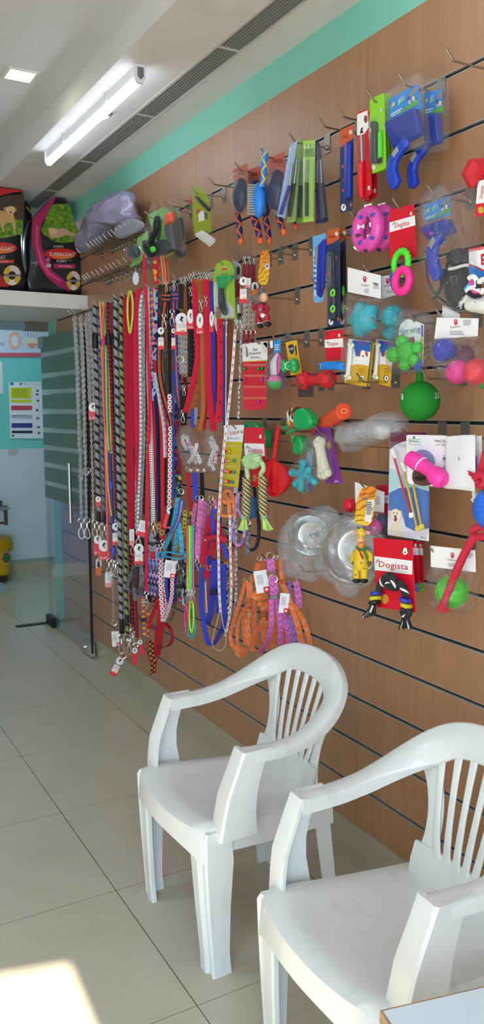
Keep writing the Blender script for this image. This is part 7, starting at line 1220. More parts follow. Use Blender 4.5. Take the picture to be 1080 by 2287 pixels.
for A_, B2 in (((653, 1055), (682, 1062)), ((676, 1035), (672, 1090)), ((684, 1060), (702, 1075)), ((662, 1080), (690, 1050))): tubep(b, [A_, B2], 8, .13, 10); blob(b, *A_, 9.5, .13); blob(b, *B2, 9, .13)
b.done('jack_toy', TEAL_R, t); card('label_card', [(681, 1030), (690, 1005), (700, 1000), (696, 1090), (684, 1102)], .115, plain('7f98b0', .4), t); prt('photo_print', [(684, 1082), (695, 1074), (700, 1090), (690, 1100)], .115, plain('4a4a7c', .5), t); bagshell([(648, 1050), (664, 1030), (682, 1010), (690, 966), (700, 985), (704, 1030), (712, 1070), (700, 1098), (668, 1105), (656, 1080)], .13, .06, t)
t = G('wrapped_container', 'clear wrapped plastic container with a cream dish on the hooks', 'container', (830, 960), .12); b = MB(); P = cr([(768, 962), (790, 946), (840, 940), (866, 945), (872, 965), (846, 982), (790, 992), (770, 985)], 3); b.pillow(W3(P, .12), .10, dome=False, r=.03, n=4); b.done('container', clear('tub_plastic', 'd8dcdc', .22, .15, .3), t); b = MB(); blob(b, 853, 964, 20, .13, (1, 1.2, .9)); b.done('cream_dish', plain('d9d4c8', .4), t); bagshell([(754, 985), (762, 955), (800, 940), (848, 930), (866, 919), (888, 926), (903, 950), (900, 965), (872, 980), (840, 990), (800, 1002), (782, 1010), (770, 996)], .12, .14, t, FILM, .016)
# --- toothbrush card, pink chew card, white pouch
t = G('toothbrush_card', 'large white and blue toothbrush card with a golden dog', 'dental set', (871, 964), .13); P = [(871, 964), (957.8, 966), (957, 1209), (865, 1195)]; card('backing_card', P, .12, plain('e2dde6', .35), t, th=.0015); prt('maroon_top', [(871, 964), (957.8, 966), (957.7, 980), (900, 986), (882, 994), (870, 1004)], .12, plain('6f2c48', .4), t); prt('mint_swirl', [(869, 1045), (900, 1060), (957.5, 1068), (957.3, 1100), (890, 1085), (868, 1110)], .12, plain('a9d4d6', .4), t); prt('blue_field', [(868, 1102), (890, 1090), (925, 1088), (957.3, 1098), (957, 1180), (925, 1186), (905, 1176), (896, 1140), (867, 1140)], .12, plain('2a68b8', .4), t, 2); text('TOOTHBRUSH', 889, 998.5, 940, 1000, 6.5, .12, plain('8a8690', .5), t)
prt('dog_body', cr([(868, 1190), (872, 1170), (884, 1162), (896, 1172), (898, 1196), (880, 1197)], 2), .12, plain('e6d9c4', .5), t, 3); prt('dog_head', ell(883, 1151, 11.5, 15, 14), .12, plain('ecdfc9', .5), t, 4)
for x in (872, 894): prt('dog_ear', ell(x, 1150, 4, 9, 10), .12, plain('d3bd9c', .5), t, 3.5)
prt('dog_mouth', ell(882.5, 1160, 4, 5, 10), .12, plain('a03a3a', .5), t, 5); prt('dog_nose', ell(882, 1153, 2.6, 2.4, 8), .12, INK, t, 6); prt('dog_eye', ell(878.5, 1146, 1.3, 1.6, 8), .12, INK, t, 5); prt('dog_eye', ell(886.5, 1146, 1.3, 1.6, 8), .12, INK, t, 5); text('4PCS', 938, 1203, 951, 1205, 6, .12, plain('4a4a54', .5), t)
for i, (A_, B2, c_, l) in enumerate((((876, 1010), (918, 1156), 'c8243c', 'red toothbrush'), ((899, 1040), (932, 1186), 'dba81c', None), ((918, 1060), (941, 1182), 'dba81c', None))):
    b = MB(); Q = W3([A_, ((A_[0]+B2[0])/2, (A_[1]+B2[1])/2), B2], .132); b.tube(Q, [.0026, .0034, .0024], 8); o = b.done('toothbrush', plain(c_, .3), t, label=l); x, y = A_; b = MB(); Q = W3([(x-4, y-6), (x+6, y+14), (x+10, y+12), (x+1, y-9)], .137); b.pillow(Q, .008, .001, n=1); b.done('bristle_head', plain('efece6', .6), o); x, y = B2; b = MB(); Q = W3([(x-4, y-10), (x+3, y-12), (x+5, y-1), (x-3, y+1)], .137); b.pillow(Q, .008, .001, n=1); b.done('bristle_head', plain('f2efe6', .6) if i == 0 else plain('e6c23c', .6), o)
solid('blister', [(873, 985), (950, 990), (950, 1196), (872, 1185)], .133, .02, BLISTER, t, r=.006)
t = G('chew_toy_card', 'white card with a hot pink rubber chew stick', 'carded toy', (907, 971), .155); card('backing_card', [(907, 974), (910, 971), (950, 971.5), (998, 973), (994, 1089), (960, 1086), (914, 1081), (909, 1074)], .15, plain('e9e5e8', .35), t, th=.0015); prt('green_frame', [(912, 979.5), (938, 980), (938, 993.5), (912, 992.5)], .15, plain('5f9a6a', .5), t); prt('white_plate', [(912.8, 980.5), (937.2, 981), (937.2, 992.5), (912.8, 991.6)], .15, plain('e9e9e6', .4), t, 2); text('BASIL', 914, 988, 936, 988.5, 6.2, .15, plain('2f7a44', .5), t, lv=3); prt('leaf_print', [(921, 978), (924, 973), (927, 978), (924, 980)], .15, plain('2f7a44', .5), t); text('WAGTASTIC', 969, 987.5, 1006, 989, 6, .15, INK, t); text('and', 972, 996, 982, 994, 4, .15, INK, t); text('TOY', 985, 997, 1000, 997.5, 6, .15, INK, t)
prt('violet_disc', ell(943, 1032, 28, 28, 20), .15, plain('8d8fb8', .45), t); prt('dog_print', cr([(920, 1058), (930, 1046), (950, 1048), (962, 1062), (960, 1084), (925, 1081)], 2), .15, plain('5a3a34', .5), t, 2); prt('dog_ear', [(948, 1030), (954, 1024), (960, 1040), (952, 1042)], .15, plain('b8504a', .5), t, 2); prt('dog_muzzle', ell(938, 1068, 12, 6, 12), .15, plain('231c1c', .5), t, 3)
for x, y in ((992, 1024), (993, 1046)): b = MB(); c = wp(x, y, .153); b.torus(c, 6.5*mpx(c), .5*mpx(c), (1, 0, 0), 16, 4); b.done('icon_ring', INK, t); prt('icon_mark', ell(x, y, 2.4, 2.8, 8), .15, INK, t, 2)
PKR = mat('hot_pink_rubber', 'f02f9a', .42, build=lambda n: (n.bump(n.noise(300., n.pos()[3], 2), .4, .002), lin('f23a9e'))[1]); b = MB(); tubep(b, [(912, 1022), (916, 1024), (930, 1031), (940, 1037), (944, 1040), (960, 1051), (966, 1056), (972, 1061), (985, 1073), (990, 1078)], [10, 18, 20, 17, 15, 15, 17, 21, 20, 12], .185, 16); b.done('chew_stick', PKR, t)
for x, y in ((940, 1036), (967, 1057)): b = MB(); c = wp(x, y, .185); b.torus(c, 17*mpx(c), 1.6*mpx(c), (.2, -.8, -.55), 18, 6); b.done('white_tie', plain('e6e0e4', .5), t)
t = G('pouch', 'plain white translucent pouch marked with a small letter', 'pouch', (994, 973), .165); MW = mat('milky_pouch', 'd9d8d8', .28); b = MB(); P = dens([(995, 975), (1030, 972), (1061, 971), (1060.5, 1020), (1061, 1060), (1059, 1098), (1030, 1094), (992.5, 1091), (993.5, 1030)], 4); b.pillow(W3(P, .165), .014, dome=True, n=5, wob=.004); b.done('pouch_body', MW, t, ang=60); card('rear_card', [(1056, 974), (1075, 973), (1075, 1050), (1060, 1062)], .14, plain('dedbd8', .4), t); text('S', 1021, 1028, 1026, 1028, 8, .178, plain('5a5a5a', .6), t); card('violet_slip', [(1058, 1020), (1064, 1018), (1066, 1046), (1059, 1046)], .15, plain('a060b0', .5), t)
# --- red rope with blue ball
t = G('rope_ball_toy', 'red rope toy with a ribbed blue ball at the right edge', 'dog toy', (1075, 1050), .16); RR_ = mat('red_rope', 'bf2038', .85, build=lambda n: (n.bump(n.noise(90., n.pos()[3], 3), .8, .004), n.mix(n.noise(60., n.pos()[3], 2), lin('a8182e'), lin('d22a44')))[1])
b = MB(); tubep(b, cr([(1086, 1010), (1078, 1040), (1072, 1062), (1082, 1080), (1092, 1094)], 4, False), 10, .16, 12); b.done('upper_rope', RR_, t); b = MB(); tubep(b, cr([(1060, 1068), (1070, 1060), (1084, 1070), (1076, 1084), (1066, 1078)], 4, False), 9, .175, 12); b.done('upper_knot', RR_, t); b = MB(); rr = random.Random(2)
for i in range(70): a = PI*.5+rr.uniform(0, PI*1.25); p = (1060, 1066); e = rr.uniform(12, 17); tubep(b, [p, (p[0]+math.cos(a)*e, p[1]-math.sin(a-PI*.5+.6)*e*1.1+3)], [2.2, .6], .168+rr.uniform(-.006, .01), 4)
b.done('frayed_end', RR_, t); b = MB(); tubep(b, [(1056, 1092), (1062, 1112), (1058, 1118)], [4, 8, 9], .15, 8); b.done('white_fray', plain('d8d2cc', .8), t)
c = wp(1092, 1137, .16); k = mpx(c); b = MB(); prof = []
for i in range(41): v = i/40; z = -44*k+88*k*v; prof.append((37*k*math.sqrt(max(.0, 1-(2*v-1)**2*.93))*(1+.035*math.sin(v*2*PI*9.5)), z))
b.lathe(prof, c, (0, .12, 1), 28); b.done('ribbed_ball', plain('1f62c8', .35), t); b = MB(); tubep(b, cr([(1090, 1182), (1070, 1176), (1056, 1186), (1064, 1200), (1086, 1196)], 4, False), 9, .165, 12); b.done('lower_knot', RR_, t); b = MB(); tubep(b, cr([(1062, 1194), (1044, 1222), (1022, 1268), (1004, 1312), (992, 1345), (987, 1360)], 4, False), [9.5]*16+[10, 10.5, 11, 12, 13], .17, 12); b.done('lower_rope', RR_, t)
b = MB()
for i in range(50): x = 976+rr.uniform(0, 26); tubep(b, [(x*.5+494, 1345), (x, 1364+rr.uniform(-4, 8)-abs(x-990)*.1)], [1.6, .8], .17+rr.uniform(-.008, .01), 4)
b.done('frayed_end', RR_, t)
# --- giraffe toy with flame tag
t = G('toy_tag', 'orange flame printed tag with a white label above the giraffe toy', 'tag', (820, 1088), .165); card('tag_card', cr([(806, 1094), (818, 1087), (832, 1087), (840, 1096), (836, 1130), (831, 1160), (822, 1173), (806, 1172), (792, 1164), (795, 1135), (799, 1112)], 3), .165, ZB_, t, th=.0015); prt('white_label', [(819, 1117), (836, 1116), (827, 1167), (813, 1165)], .165, plain('e8e5e2', .4), t); lines((817, 1120), (832, 1150), 7, .165, plain('5a5a5a', .6), t, lv=3); text('SUPER', 803, 1112, 817, 1104, 7, .165, plain('c8283c', .5), t); text('FUN', 808, 1119, 819, 1116, 8, .165, plain('3a5ab0', .5), t); text('Latex', 822, 1107, 836, 1104, 5.5, .165, plain('a8502c', .5), t); text('SQUEAKY', 820, 1113, 838, 1110, 4.5, .165, plain('5a3a2c', .5), t)
t = G('giraffe_toy', 'latex giraffe toy in a yellow suit with red and green scarf', 'dog toy', (807, 1178), .165); GY = mat('latex_yellow', 'd8b422', .4); d = .165
b = MB(); blob(b, 807, 1190, 11.5, d, (1, 1, 1)); b.done('head', GY, t); b = MB(); blob(b, 805.5, 1205, 10, d+.004, (1, 1, 1.1)); b.done('muzzle', plain('e0a468', .4), t); b = MB(); tubep(b, [(806, 1208), (807, 1218), (808, 1230)], [8.5, 9.5, 12], d, 14); b.done('neck', plain('dc8a2c', .4), t)
for x, e in ((793, -1), (821, 1)): b = MB(); blob(b, x, 1189.5, 5.5, d, (.6, 1.4, .8)); b.done('ear', plain('e0a0a8', .4), t)
for x in (799, 812): b = MB(); tubep(b, [(x+1, 1182), (x, 1176)], [1.8, 2.2], d, 8); b.done('horn', plain('6a3a2c', .5), t)
for x in (799.5, 814): b = MB(); blob(b, x, 1193, 2.4, d+.0125); b.done('eye', plain('ecebe4', .3), t); b = MB(); blob(b, x, 1193.5, 1.2, d+.0150); b.done('pupil', INK, t)
for x in (801.5, 810): b = MB(); blob(b, x, 1202, 1., d+.0155); b.done('nostril', INK, t)
b = MB(); tubep(b, cr([(798.5, 1210), (805, 1212.5), (812, 1210)], 3, False), .6, d+.0145, 5); b.done('mouth', plain('7a3a2c', .5), t)
b = MB(); tubep(b, [(807, 1224), (807, 1232), (807, 1248), (807, 1264), (806, 1270)], [11, 16, 18.5, 18, 15], d, 16); b.done('body', GY, t)
for P in ([(793, 1232), (786.5, 1242), (788, 1256)], [(820, 1232), (827, 1242), (825, 1256)]): b = MB(); tubep(b, cr(P, 3, False), 5, d+.002, 10); b.done('arm', GY, t)
for x in (791, 824): b = MB(); blob(b, x, 1257, 5.2, d+.006); b.done('hand', plain('6a4436', .45), t)
for x in (797, 813): b = MB(); tubep(b, [(x, 1262), (x-.5, 1276), (x-.5, 1292)], [9.5, 9, 8.2], d, 12); b.done('leg', GY, t); b = MB(); blob(b, x-1, 1297, 8, d+.004, (1.25, 1, .72)); b.done('shoe', plain('1b1b1e', .3), t)
b = MB(); b.ribbon(W3(cr([(795, 1221), (806, 1228), (819, 1224)], 3, False), d+.013), .007, .004, (.3, 0, 1)); b.done('scarf', plain('2c7a4a', .5), t); b = MB(); b.ribbon(W3([(797, 1225), (804, 1236), (810, 1248)], d+.017), .008, .002, (.1, 1, 0)); b.done('scarf_tail', plain('c0322c', .5), t); b = MB(); b.ribbon(W3([(812, 1228), (816, 1238), (819, 1250)], d+.017), .006, .002, (.1, 1, 0)); b.done('scarf_tail', plain('2c7a4a', .5), t)
for x, y in ((799, 1237), (806, 1258), (813, 1270), (794, 1284), (812, 1223)): b = MB(); blob(b, x, y, 1.6, d+.0185 if y > 1230 else d+.012); b.done('spot', plain('3a2a1c', .5), t)
# --- card with spiky balls behind the giraffe
t = G('ball_card', 'red spiky ball and pink ball on a white card behind the giraffe tag', 'dog toy', (792, 1076), .10); card('header_card', [(792, 1076), (858, 1099), (857, 1145), (793, 1137)], .09, plain('e9e6e3', .4), t); lines((838, 1108), (850, 1128), 5, .09, plain('aaa8a6', .6), t); b = MB(); blob(b, 781, 1128, 13.5, .10); c = wp(781, 1128, .10); k = mpx(c)
for i in range(110):
    z_ = 1-2*(i+.5)/110; r_ = math.sqrt(1-z_*z_); a_ = i*2.39996; q = Vector((r_*math.cos(a_), r_*math.sin(a_), z_)); b.lathe([(1.6*k, 0), (.5*k, 4.2*k)], c+q*12.8*k, q, 5)
b.done('spiky_ball', mat('red_translucent', 'd01c30', .3), t); b = MB(); blob(b, 834, 1178, 20, .11, (1, 1, 1), lump(5, .05)); b.done('pink_ball', plain('d02a8c', .25, 0, .4), t); bagshell([(812, 1160), (836, 1140), (856, 1150), (862, 1190), (848, 1215), (826, 1205)], .11, .06, t)
t = G('toy_card', 'red card and dark blue ball hidden behind the toothbrush card', 'carded toy', (850, 1085), .07); card('backing_card', [(840, 1084), (866, 1082), (868, 1196), (842, 1190)], .06, plain('c8182e', .4), t); prt('white_band', [(840, 1106), (867, 1106), (867, 1124), (841, 1122)], .06, plain('e8e4e0', .4), t); text('OS', 857, 1119, 866, 1119, 9, .06, plain('c8283c', .5), t); b = MB(); blob(b, 856, 1164, 16, .07); b.done('blue_ball', plain('22306a', .5), t); b = MB(); blob(b, 858, 1186, 12, .07); b.done('black_ball', plain('1a1a1e', .5), t)
# --- wrapped steel bowls
BST = mat('bowl_steel', 'c9c7c2', .16, 1.)
def bowl(label, cx, cy, Rpx, d, ax, wrap, wth, inner):
    t = G('steel_bowl', label, 'pet bowl', (cx, cy), d); c = wp(cx, cy, d); k = mpx(c); R = Rpx*k; a = Vector(ax).normalized(); b = MB(); h = R*.55
    b.lathe([(0, -h*.95), (R*.62, -h), (R*.72, -h*.9), (R*.93, -h*.05), (R*1.0, 0), (R*.985, .003), (R*.9, -.002), (R*.68, -h*.82), (R*.55, -h*.86), (0, -h*.86)], c, a, 40); b.done('bowl', BST, t, ang=60)
    b = MB(); b.torus(c-a*h*.98, R*.66, R*.05, a, 32, 8); b.done('blue_base_ring', plain('3f7fc4', .5), t); b = MB(); b.ball(c-a*h*.55, R*.5, 20, 10, (.6, 1, 1)); b.done('packed_film', FILM, t); b = MB(); b.ball(c-a*h*.3+Vector((0, -R*.15, R*.05)), R*.10, 8, 6, (.4, 1.4, 1)); b.done('blue_label', plain('4a90d0', .4), t)
    bagshell(wrap, d-.012, wth, t, FILM, .020, 'plastic_wrap'); return t
bowl('steel pet bowl wrapped in clear film, left of the two below the cream bone', 688, 1196, 47, .15, (-.72, -.62, .12), [(624, 1206), (640, 1172), (664, 1146), (700, 1132), (735, 1130), (754, 1150), (748, 1190), (738, 1240), (716, 1270), (700, 1300), (672, 1292), (640, 1288), (636, 1250)], .13, 0)
bowl('larger steel pet bowl wrapped in clear film, partly behind the giraffe toy', 790, 1230, 76, .13, (-.72, -.55, .12), [(714, 1236), (722, 1190), (752, 1155), (786, 1144), (826, 1160), (850, 1200), (846, 1270), (826, 1306), (800, 1318), (786, 1338), (756, 1314), (730, 1290), (716, 1262)], .12, 0)
t = G('steel_bowl', 'steel bowl rim behind the left wrapped bowl', 'pet bowl', (720, 1190), .06); c = wp(716, 1185, .05); k = mpx(c); b = MB(); b.lathe([(0, -.02), (38*k, -.02), (46*k, .01), (44*k, .012), (36*k, -.015), (0, -.015)], c, (-.8, -.5, .1), 32); b.done('bowl', BST, t, ang=60)
# --- red cards at the lower right
t = dogista('big red and white toy card with a black knotted rope toy', [(832.6, 1201), (920, 1208), (928, 1368), (841.5, 1356)], [(834.7, 1242), (920, 1252.5), (920, 1283.5), (836.4, 1273)], (845, 1266, 910.5, 1273), .15, dog=(904, 1231, 10), h=14); text('Now your pet happy', 884, 1276.5, 911, 1279.5, 2.6, .15, GREY, t); prt('gold_seal', ell(859, 1338, 8, 11, 14), .15, plain('d08a3c', .5), t)
RK = p_diag('1d1d1f', 'e6e4e0', .05, .14); b = MB(); tubep(b, cr([(845, 1322), (849, 1306), (858, 1292), (868, 1286), (876, 1296), (872, 1310), (882, 1312), (890, 1304), (899, 1310), (906, 1332)], 5, False), 8, .17, 12); b.done('black_rope', RK, t); b = MB(); tubep(b, cr([(862, 1290), (874, 1288), (880, 1300), (874, 1312), (864, 1304)], 4, False), 8, .18, 12); b.done('centre_knot', RK, t)
for x, y, c_ in ((840, 1325, '2c3aa8'), (838, 1336, 'c8b41c'), (836, 1346, '1b1b1d'), (905, 1340, '2c3aa8'), (907, 1352, 'c8b41c')): c = wp(x, y, .17); k = mpx(c); b = MB(); b.torus(c, 9.5*k, 5*k, (.1, .35 if x < 870 else -.1, 1), 20, 10); b.done('rubber_ring', plain(c_, .35), t)
b = MB(); tubep(b, cr([(906, 1358), (898, 1368), (908, 1376), (914, 1366), (904, 1362)], 4, False), 7, .172, 10); b.done('end_knot', RK, t); rr = random.Random(8)
for (x, y, dx, dy, n) in ((832, 1352, -10, 28, 16), (905, 1374, 0, 32, 20)):
    for cc in ('1c1c1e', 'e8e6e2'):
        b = MB()
        for i in range(n if cc[0] == '1' else n//3): u = rr.uniform(-1, 1); tubep(b, [(x+u*5, y), (x+u*10+dx*.5, y+dy*.5), (x+u*16+dx, y+dy*rr.uniform(.8, 1))], [2.4, 2.2, 1.6], .17+rr.uniform(-.008, .008), 6)
        b.done('tassel', plain(cc, .8), t)
for (x, d_, l) in ((921, .11, 'red toy card peeking out behind the black rope card, nearer one'), (932, .075, 'red toy card peeking out behind the black rope card, rear one')):
    t = dogista(l, [(x-20, 1208), (x+11, 1210), (x+15, 1302), (x-16, 1300)], [(x-19, 1222), (x+11, 1224), (x+12, 1240), (x-18, 1238)], None, d_, dog=(x+6, 1218, 5))
    b = MB(); [blob(b, x+5+q, 1306+q*2, 5, d_+.01) for q in (-4, 0, 5)]; b.done('bone_chew', plain('3fae2c' if d_ < .1 else '2c58b0', .4), t)
t = G('bagged_toy', 'bright green ball in a clear bag under a white header at the lower right', 'dog toy', (961, 1219), .14); rubba(t, [(961, 1218.5), (1060.5, 1229), (1061.6, 1278), (961.5, 1266)], (1009.5, 1239), (998, 1252, 1019, 1254), .14, fine=(((1000, 1257), (1020, 1266), 3), ((1040, 1236), (1056, 1246), 4))); b = MB(); blob(b, 1008, 1321, 36, .135, (1, 1.05, 1), lambda v: 1+.025*math.sin(9*math.atan2(v.z, v.y)), 48, 28); b.done('ball', mat('lime_ball', '45b823', .35), t)
b = MB(); c = wp(1008, 1321, .135); k = mpx(c)
for i in range(6): b.torus(c, 36.6*k, .9*k, (math.cos(i*.52), math.sin(i*.52), .3*(-1)**i), 30, 5)
b.done('raised_seam', plain('62cc3c', .35), t); bagshell([(963, 1267), (1010, 1272), (1059, 1279), (1056, 1330), (1048, 1368), (1020, 1366), (990, 1368), (970, 1358), (966, 1310)], .14, .11, t)
# --- card with green rope, blue comb
t = dogista('red and white toy card with a lime and maroon knotted rope toy', [(544.5, 955), (587.8, 955), (601.5, 1087), (548.5, 1087)], [(544.6, 990), (589, 991), (590.6, 1019), (546.7, 1018)], (553.6, 1009.5, 586, 1012), .14, dog=(581, 975, 5.5), h=12); prt('gold_seal', ell(567, 1068, 6, 8, 12), .14, plain('c8703c', .5), t)
LR_ = mat('lime_rope', 'b9d99a', .85, build=lambda n: (n.bump(n.math('SINE', n.math('MULTIPLY', n.math('ADD', n.uv()[1], n.math('MULTIPLY', n.uv()[0], .01)), 900)), .6, .003), n.mix(n.noise(70., n.pos()[3], 2), lin('a4cc84'), lin('cde8b4')))[1])
for P, r_ in (([(549, 1030), (556, 1024), (566, 1022), (574, 1024), (576, 1032)], 11), ([(550, 1034), (558, 1038), (568, 1038), (576, 1032)], 10), ([(552, 1036), (551, 1048), (553, 1062), (554, 1068)], 5.5), ([(576, 1028), (586, 1036), (588, 1048), (582, 1060), (585, 1068)], 5.5)): b = MB(); tubep(b, cr(P, 4, False), r_, .165, 10); b.done('lime_rope', LR_, t)
COIL = mat('coiled_cord', rough=.8, build=lambda n: (lambda u, v, t_: n.mix(n.math('LESS_THAN', n.math('FRACT', n.math('ADD', n.math('MULTIPLY', u, 5.), n.math('MULTIPLY', n.math('FLOOR', n.math('MULTIPLY', v, 150)), .37))), .5), lin('7c1f38'), lin('a6cc80')))(*n.uv()))
for x0, x1 in ((551, 550), (586, 588)):
    b = MB(); n_ = 60; tubep(b, [(x0+(x1-x0)*i/n_, 1066+84*i/n_) for i in range(n_+1)], [10.2+.9*math.sin(i*PI*2*14/n_) for i in range(n_+1)], .165, 14); b.done('coiled_sleeve', COIL, t)
for x, dx in ((546, -2), (590, 5)):
    b = MB(); blob(b, x, 1156, 8.5, .165); b.done('end_knot', LR_, t); b = MB(); rr = random.Random(x)
    for i in range(26): u = rr.uniform(-1, 1); tubep(b, [(x+u*4, 1160), (x+u*8+dx, 1174), (x+u*12+dx*1.6, 1186-abs(u)*4)], [1.8, 1.6, 1], .165+rr.uniform(-.008, .008), 5)
    b.done('tassel', mat('tassel_lime', 'bfe27a', .85), t)
t = G('comb_toy', 'dark blue plastic comb piece between the lime rope sleeves', 'comb', (566, 1112), .11); b = MB()
for k in range(8): tubep(b, [(564, 1114+k*4), (574, 1113+k*4)], 1.2, .11, 5)
b.done('tine_row', plain('3a78b0', .4), t); solid('spine', [(560, 1110), (566, 1110), (567, 1148), (574, 1158), (566, 1154), (558, 1160), (560, 1146)], .11, .008, plain('35699c', .4), t, r=.003)
# --- bagged bone collars
def bonebag(label, P, d, straps):
    t = G('bagged_collars', label, 'bagged collars', P[0], d); BM_ = p_dots('b9b6ba', 'f0eeec', '3a3a40', .016, .42, .2, 1.)
    for i, q in enumerate(straps): b = MB(); b.ribbon(W3(cr(q, 4, False), d+.01*(i % 3)), .016, .003, (.5, -.8, .2)); b.done('bone_collar', p_dots('c3586a', 'f0eeec', 'c3586a', .016, .4, .2, 1.) if i == 1 else BM_, t)
    b = MB(); P0 = P[0]; 
    for x, y in straps[0][:2]: c = wp(x, y, d+.02); b.torus(c, .008, .0012, (.6, 1, .2), 12, 5)
    b.done('ring', SNAPM, t); bagshell(P, d+.01, .06, t, FILM if False else POLY, .016); return t
bonebag('clear bag of white bone print collars below the black clips', [(396, 958), (412, 954), (427, 950), (438, 985), (455, 1030), (452, 1043), (430, 1046), (414, 1040), (404, 1000)], .14, ([(416, 975), (424, 995), (432, 1020), (440, 1035)], [(418, 985), (432, 1005), (428, 1030)], [(440, 990), (434, 1012), (420, 1034)], [(412, 970), (408, 985), (418, 1004)], [(424, 1000), (440, 1015), (448, 1036)]))
bonebag('clear bag of bone print collars between the red lead ends', [(463, 955), (472, 952), (488, 985), (494, 1020), (489, 1055), (478, 1060), (462, 1046), (458, 1000)], .12, ([(468, 985), (476, 1005), (472, 1030), (478, 1050)], [(474, 1000), (482, 1015), (480, 1036)], [(484, 995), (474, 1015), (466, 1040)], [(470, 975), (478, 990), (486, 1008)]))

# ================================================================ PET FOOD BAGS ON THE SHELF
BY = Vector((0, -1, 0)); ZSH = 2.2455
def bag(label, P, Y, th, col):
    t = thing('pet_food_bag', label, 'pet food bag', yp(sum(p[0] for p in P)/len(P), 655, Y)); t.location.z = ZSH; Q = [yp(x, y, Y) for x, y in P]
    for q in Q: q.z = max(q.z, ZSH+.001)
    b = MB(); b.pillow([q+Vector((0, th/2, 0)) for q in Q], th, th*.35, nx=(0, 1, 0), n=4); b.done('sack', mat('foil_'+col, col, .28, coat=.3), t); return t
def bp(name, P, Y, c, t, lv=1, rough=.3):
    A = yp(P[0][0], P[0][1], Y-.0015*lv); b = MB(); Q = [yp(x, y, Y-.0015*lv) for x, y in P]
    for q in Q: q.z = max(q.z, ZSH+.002)
    b.rings([Q, [q+Vector((0, .001, 0)) for q in Q]]); return b.done(name, c if not isinstance(c, str) else plain(c, rough), t, smooth=False)
def bt(s, x0, y0, x1, y1, h, Y, c, t, lv=4): return ftext(s, x0, y0, x1, y1, h, yp(x0, y0, Y-.0015*lv), plain(c, .4), t, n=Vector((0, -1, .0)), lv=0)
def blend(t, cx, cy, rx, ry, Y):
    bp('round_emblem', ell(cx, cy, rx, ry, 22), Y, 'c8a43c', t, 2); bp('emblem_light', [(cx, cy)]+[(cx+rx*.93*math.cos(a), cy-ry*.93*math.sin(a)) for a in [math.radians(v) for v in range(-10, 111, 15)]], Y, 'c9bcc0', t, 3); bp('emblem_light', [(cx-rx*.5, cy+ry*.8), (cx, cy+ry*.3), (cx+rx*.5, cy+ry*.8), (cx, cy+ry*.95)], Y, 'e0d8cc', t, 3); bp('emblem_core', ell(cx, cy, rx*.42, ry*.42, 14), Y, '1a1a1c', t, 4); bp('emblem_bar', [(cx-rx, cy-ry*.13), (cx+rx, cy-ry*.09), (cx+rx, cy+ry*.13), (cx-rx, cy+ry*.09)], Y, '17171a', t, 4); bt('SMARTBLEND', cx-rx*.85, cy+ry*.09, cx+rx*.9, cy+ry*.12, ry*.17, Y, 'e8e6e2', t, 6)
GRASS = mat('grass_print', rough=.4, build=lambda n: n.ramp(n.noise(40., n.pos()[3], 5, .7), [(.3, lin('2c4a12')), (.5, lin('5a8420')), (.7, lin('a8b02c'))]))
Y2 = 5.03
t = bag('black pet food bag with a pink swoosh and a sleeping puppy photo, right one', cr([(64, 662), (61, 600), (60, 540), (66, 500), (74, 486), (92, 467), (110, 448), (122, 440), (136, 439), (150, 442), (158, 462), (167, 492), (178, 525), (183, 575), (188, 662)], 2), Y2, .13, '17181b')
bp('pink_swoosh', [(73, 487), (90, 470), (112, 446), (126, 440), (118, 455), (108, 472), (100, 490), (92, 500), (90, 520), (92, 545), (102, 580), (118, 606), (140, 622), (158, 640), (156, 651), (130, 640), (104, 618), (86, 590), (74, 550), (70, 515)], Y2, 'a8245c', t, 1)
bp('pink_line', [(80, 500), (86, 510), (84, 545), (96, 585), (114, 610), (136, 626), (134, 630), (108, 614), (90, 588), (80, 548)], Y2, 'd0487c', t, 2)
bp('photo_print', cr([(112, 462), (125, 456), (140, 456), (156, 458), (163, 485), (170, 505), (178, 525), (176, 536), (150, 542), (125, 540), (104, 528), (92, 515), (100, 495)], 2), Y2, GRASS, t, 2); bp('puppy_body', cr([(110, 522), (122, 515), (132, 512), (142, 509), (154, 516), (172, 524), (162, 527), (146, 525), (130, 531), (112, 530)], 2), Y2, 'c29a78', t, 3); bp('puppy_head', cr([(108, 512), (114, 509), (124, 510), (129, 515), (126, 522), (116, 524), (111, 520)], 2), Y2, 'd4b08c', t, 4)
bp('red_oval', ell(135, 567, 36, 12.5, 24), Y2, 'c22c24', t, 3); bp('oval_glow', ell(140, 573, 24, 5.5, 16), Y2, 'd8743a', t, 3.5); bt('SUPERCOAT', 110, 571, 167, 572, 8, Y2, 'ece6e0', t, 5); bt('PURINA', 120, 553.5, 142, 552.5, 5, Y2, 'e2e0de', t); bt('PUPPY', 127, 586.5, 149, 587, 6.6, Y2, 'e2e0de', t); bp('pink_ribbon', [(119, 589), (168, 590.5), (167, 600), (120, 598.5)], Y2, 'b02c5c', t, 3); bt('WITH CHICKEN', 131, 596, 158, 597, 3.8, Y2, 'ecd0da', t, 5); bt('UP TO', 151, 583, 160, 583.2, 2.4, Y2, 'c8c8c8', t); bp('pink_badge', ell(107, 581, 5, 6, 12), Y2, 'c05a86', t, 4); bp('white_badge', ell(109, 593, 6, 5, 12), Y2, 'b8a8b4', t, 4); blend(t, 164, 627, 16, 22, Y2)
for x in (84, 90, 96): bp('foil_crease', [(x-18, 560+x*.3), (x-16, 560+x*.3), (x-15, 600+x*.3), (x-17, 600+x*.3)], Y2, '3a3a3e', t, 1)  # flat paler grey strips on the black sack
Y1 = 4.99
t = bag('black pet food bag with a standing golden dog photo, cut by the picture edge', cr([(-70, 662), (-74, 540), (-66, 430), (-40, 416), (0, 415), (40, 420), (54, 424), (56, 470), (51, 520), (53, 580), (56, 662)], 2), Y1, .15, '18181a')
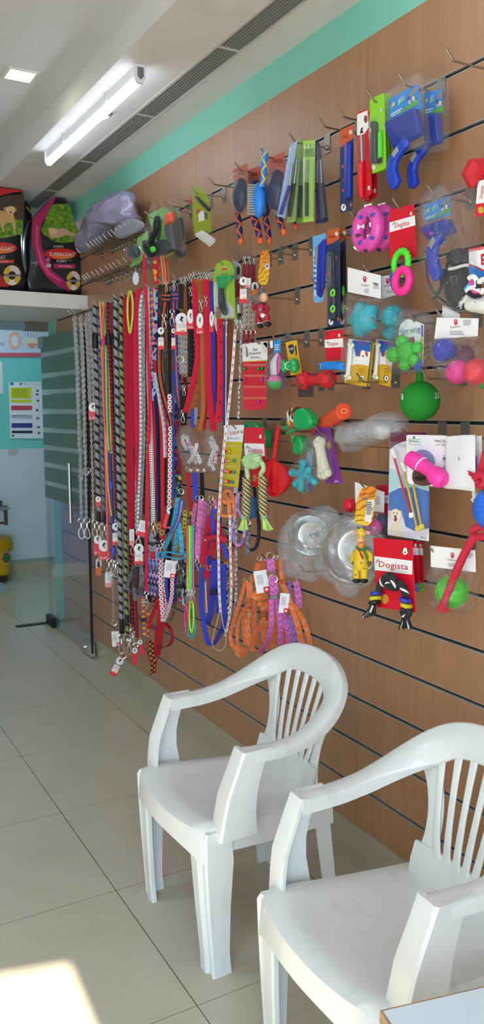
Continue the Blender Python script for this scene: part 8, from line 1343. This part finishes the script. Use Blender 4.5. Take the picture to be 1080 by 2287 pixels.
bp('red_top', [(-60, 430), (-20, 418), (30, 422), (54, 427), (30, 430), (0, 437), (-30, 450), (-60, 470)], Y1, 'c0282c', t, 2); bp('brown_photo', [(-62, 470), (-20, 445), (20, 436), (54, 434), (54, 470), (51, 495), (30, 505), (-62, 505)], Y1, '4a3a30', t, 1); bp('grass_photo', [(-62, 500), (-20, 490), (30, 490), (51, 492), (50, 522), (20, 530), (-20, 534), (-62, 534)], Y1, GRASS, t, 2)
bp('dog_body', cr([(-12, 478), (2, 470), (14, 474), (30, 480), (34, 495), (35, 522), (31, 523), (28, 500), (14, 498), (8, 510), (11, 518), (5, 516), (2, 502), (-10, 500)], 2), Y1, 'c59b62', t, 3); bp('dog_head', cr([(12, 466), (20, 461), (30, 461), (36, 468), (32, 474), (28, 480), (20, 480), (15, 474)], 2), Y1, 'd8b684', t, 4); bp('dog_nose', ell(24, 474.5, 2.4, 2, 8), Y1, '2a2220', t, 5); bp('dog_ear', [(8, 463), (14, 462), (13, 472), (9, 472)], Y1, 'b98a52', t, 5); bp('dog_ear', [(33, 464), (37, 466), (36, 474), (33, 472)], Y1, 'b98a52', t, 5)
bp('red_oval', ell(0, 554, 38, 13, 24), Y1, 'c22c24', t, 3); bp('oval_glow', ell(4, 560, 26, 5.5, 16), Y1, 'd8743a', t, 3.5); bt('SUPERCOAT', -29, 558, 31, 559, 8.6, Y1, 'ece6e0', t, 5); bt('ADULT', -12, 577.5, 12, 578, 7.5, Y1, 'e2e0de', t); bp('red_ribbon', [(-30, 580), (32, 580), (31, 588), (-30, 588)], Y1, 'b82c34', t, 3); bt('WITH CHICKEN', -14, 585.5, 19, 586, 3.8, Y1, 'ecd8d0', t, 5); blend(t, 27, 615, 20, 23, Y1); bp('red_swoosh', [(-60, 610), (0, 612), (10, 630), (22, 640), (0, 641), (-60, 645)], Y1, 'b4202c', t, 1)
t = bag('dark bag spine with a small yellow stripe between the two pet food bags', cr([(53, 662), (52, 560), (54, 480), (57, 446), (64, 452), (72, 470), (73, 560), (72, 662)], 2), 5.22, .10, '202124'); bp('yellow_stripe', [(57, 462), (60, 460), (71, 474), (70, 478)], 5.22, 'b8b02c', t, 2); bp('pale_panel', [(53, 555), (60, 553), (61, 625), (55, 627)], 5.22, 'a8a4a4', t, 2); bp('red_panel', [(53, 585), (60, 584), (60, 598), (54, 599)], 5.22, 'a82c3c', t, 3)
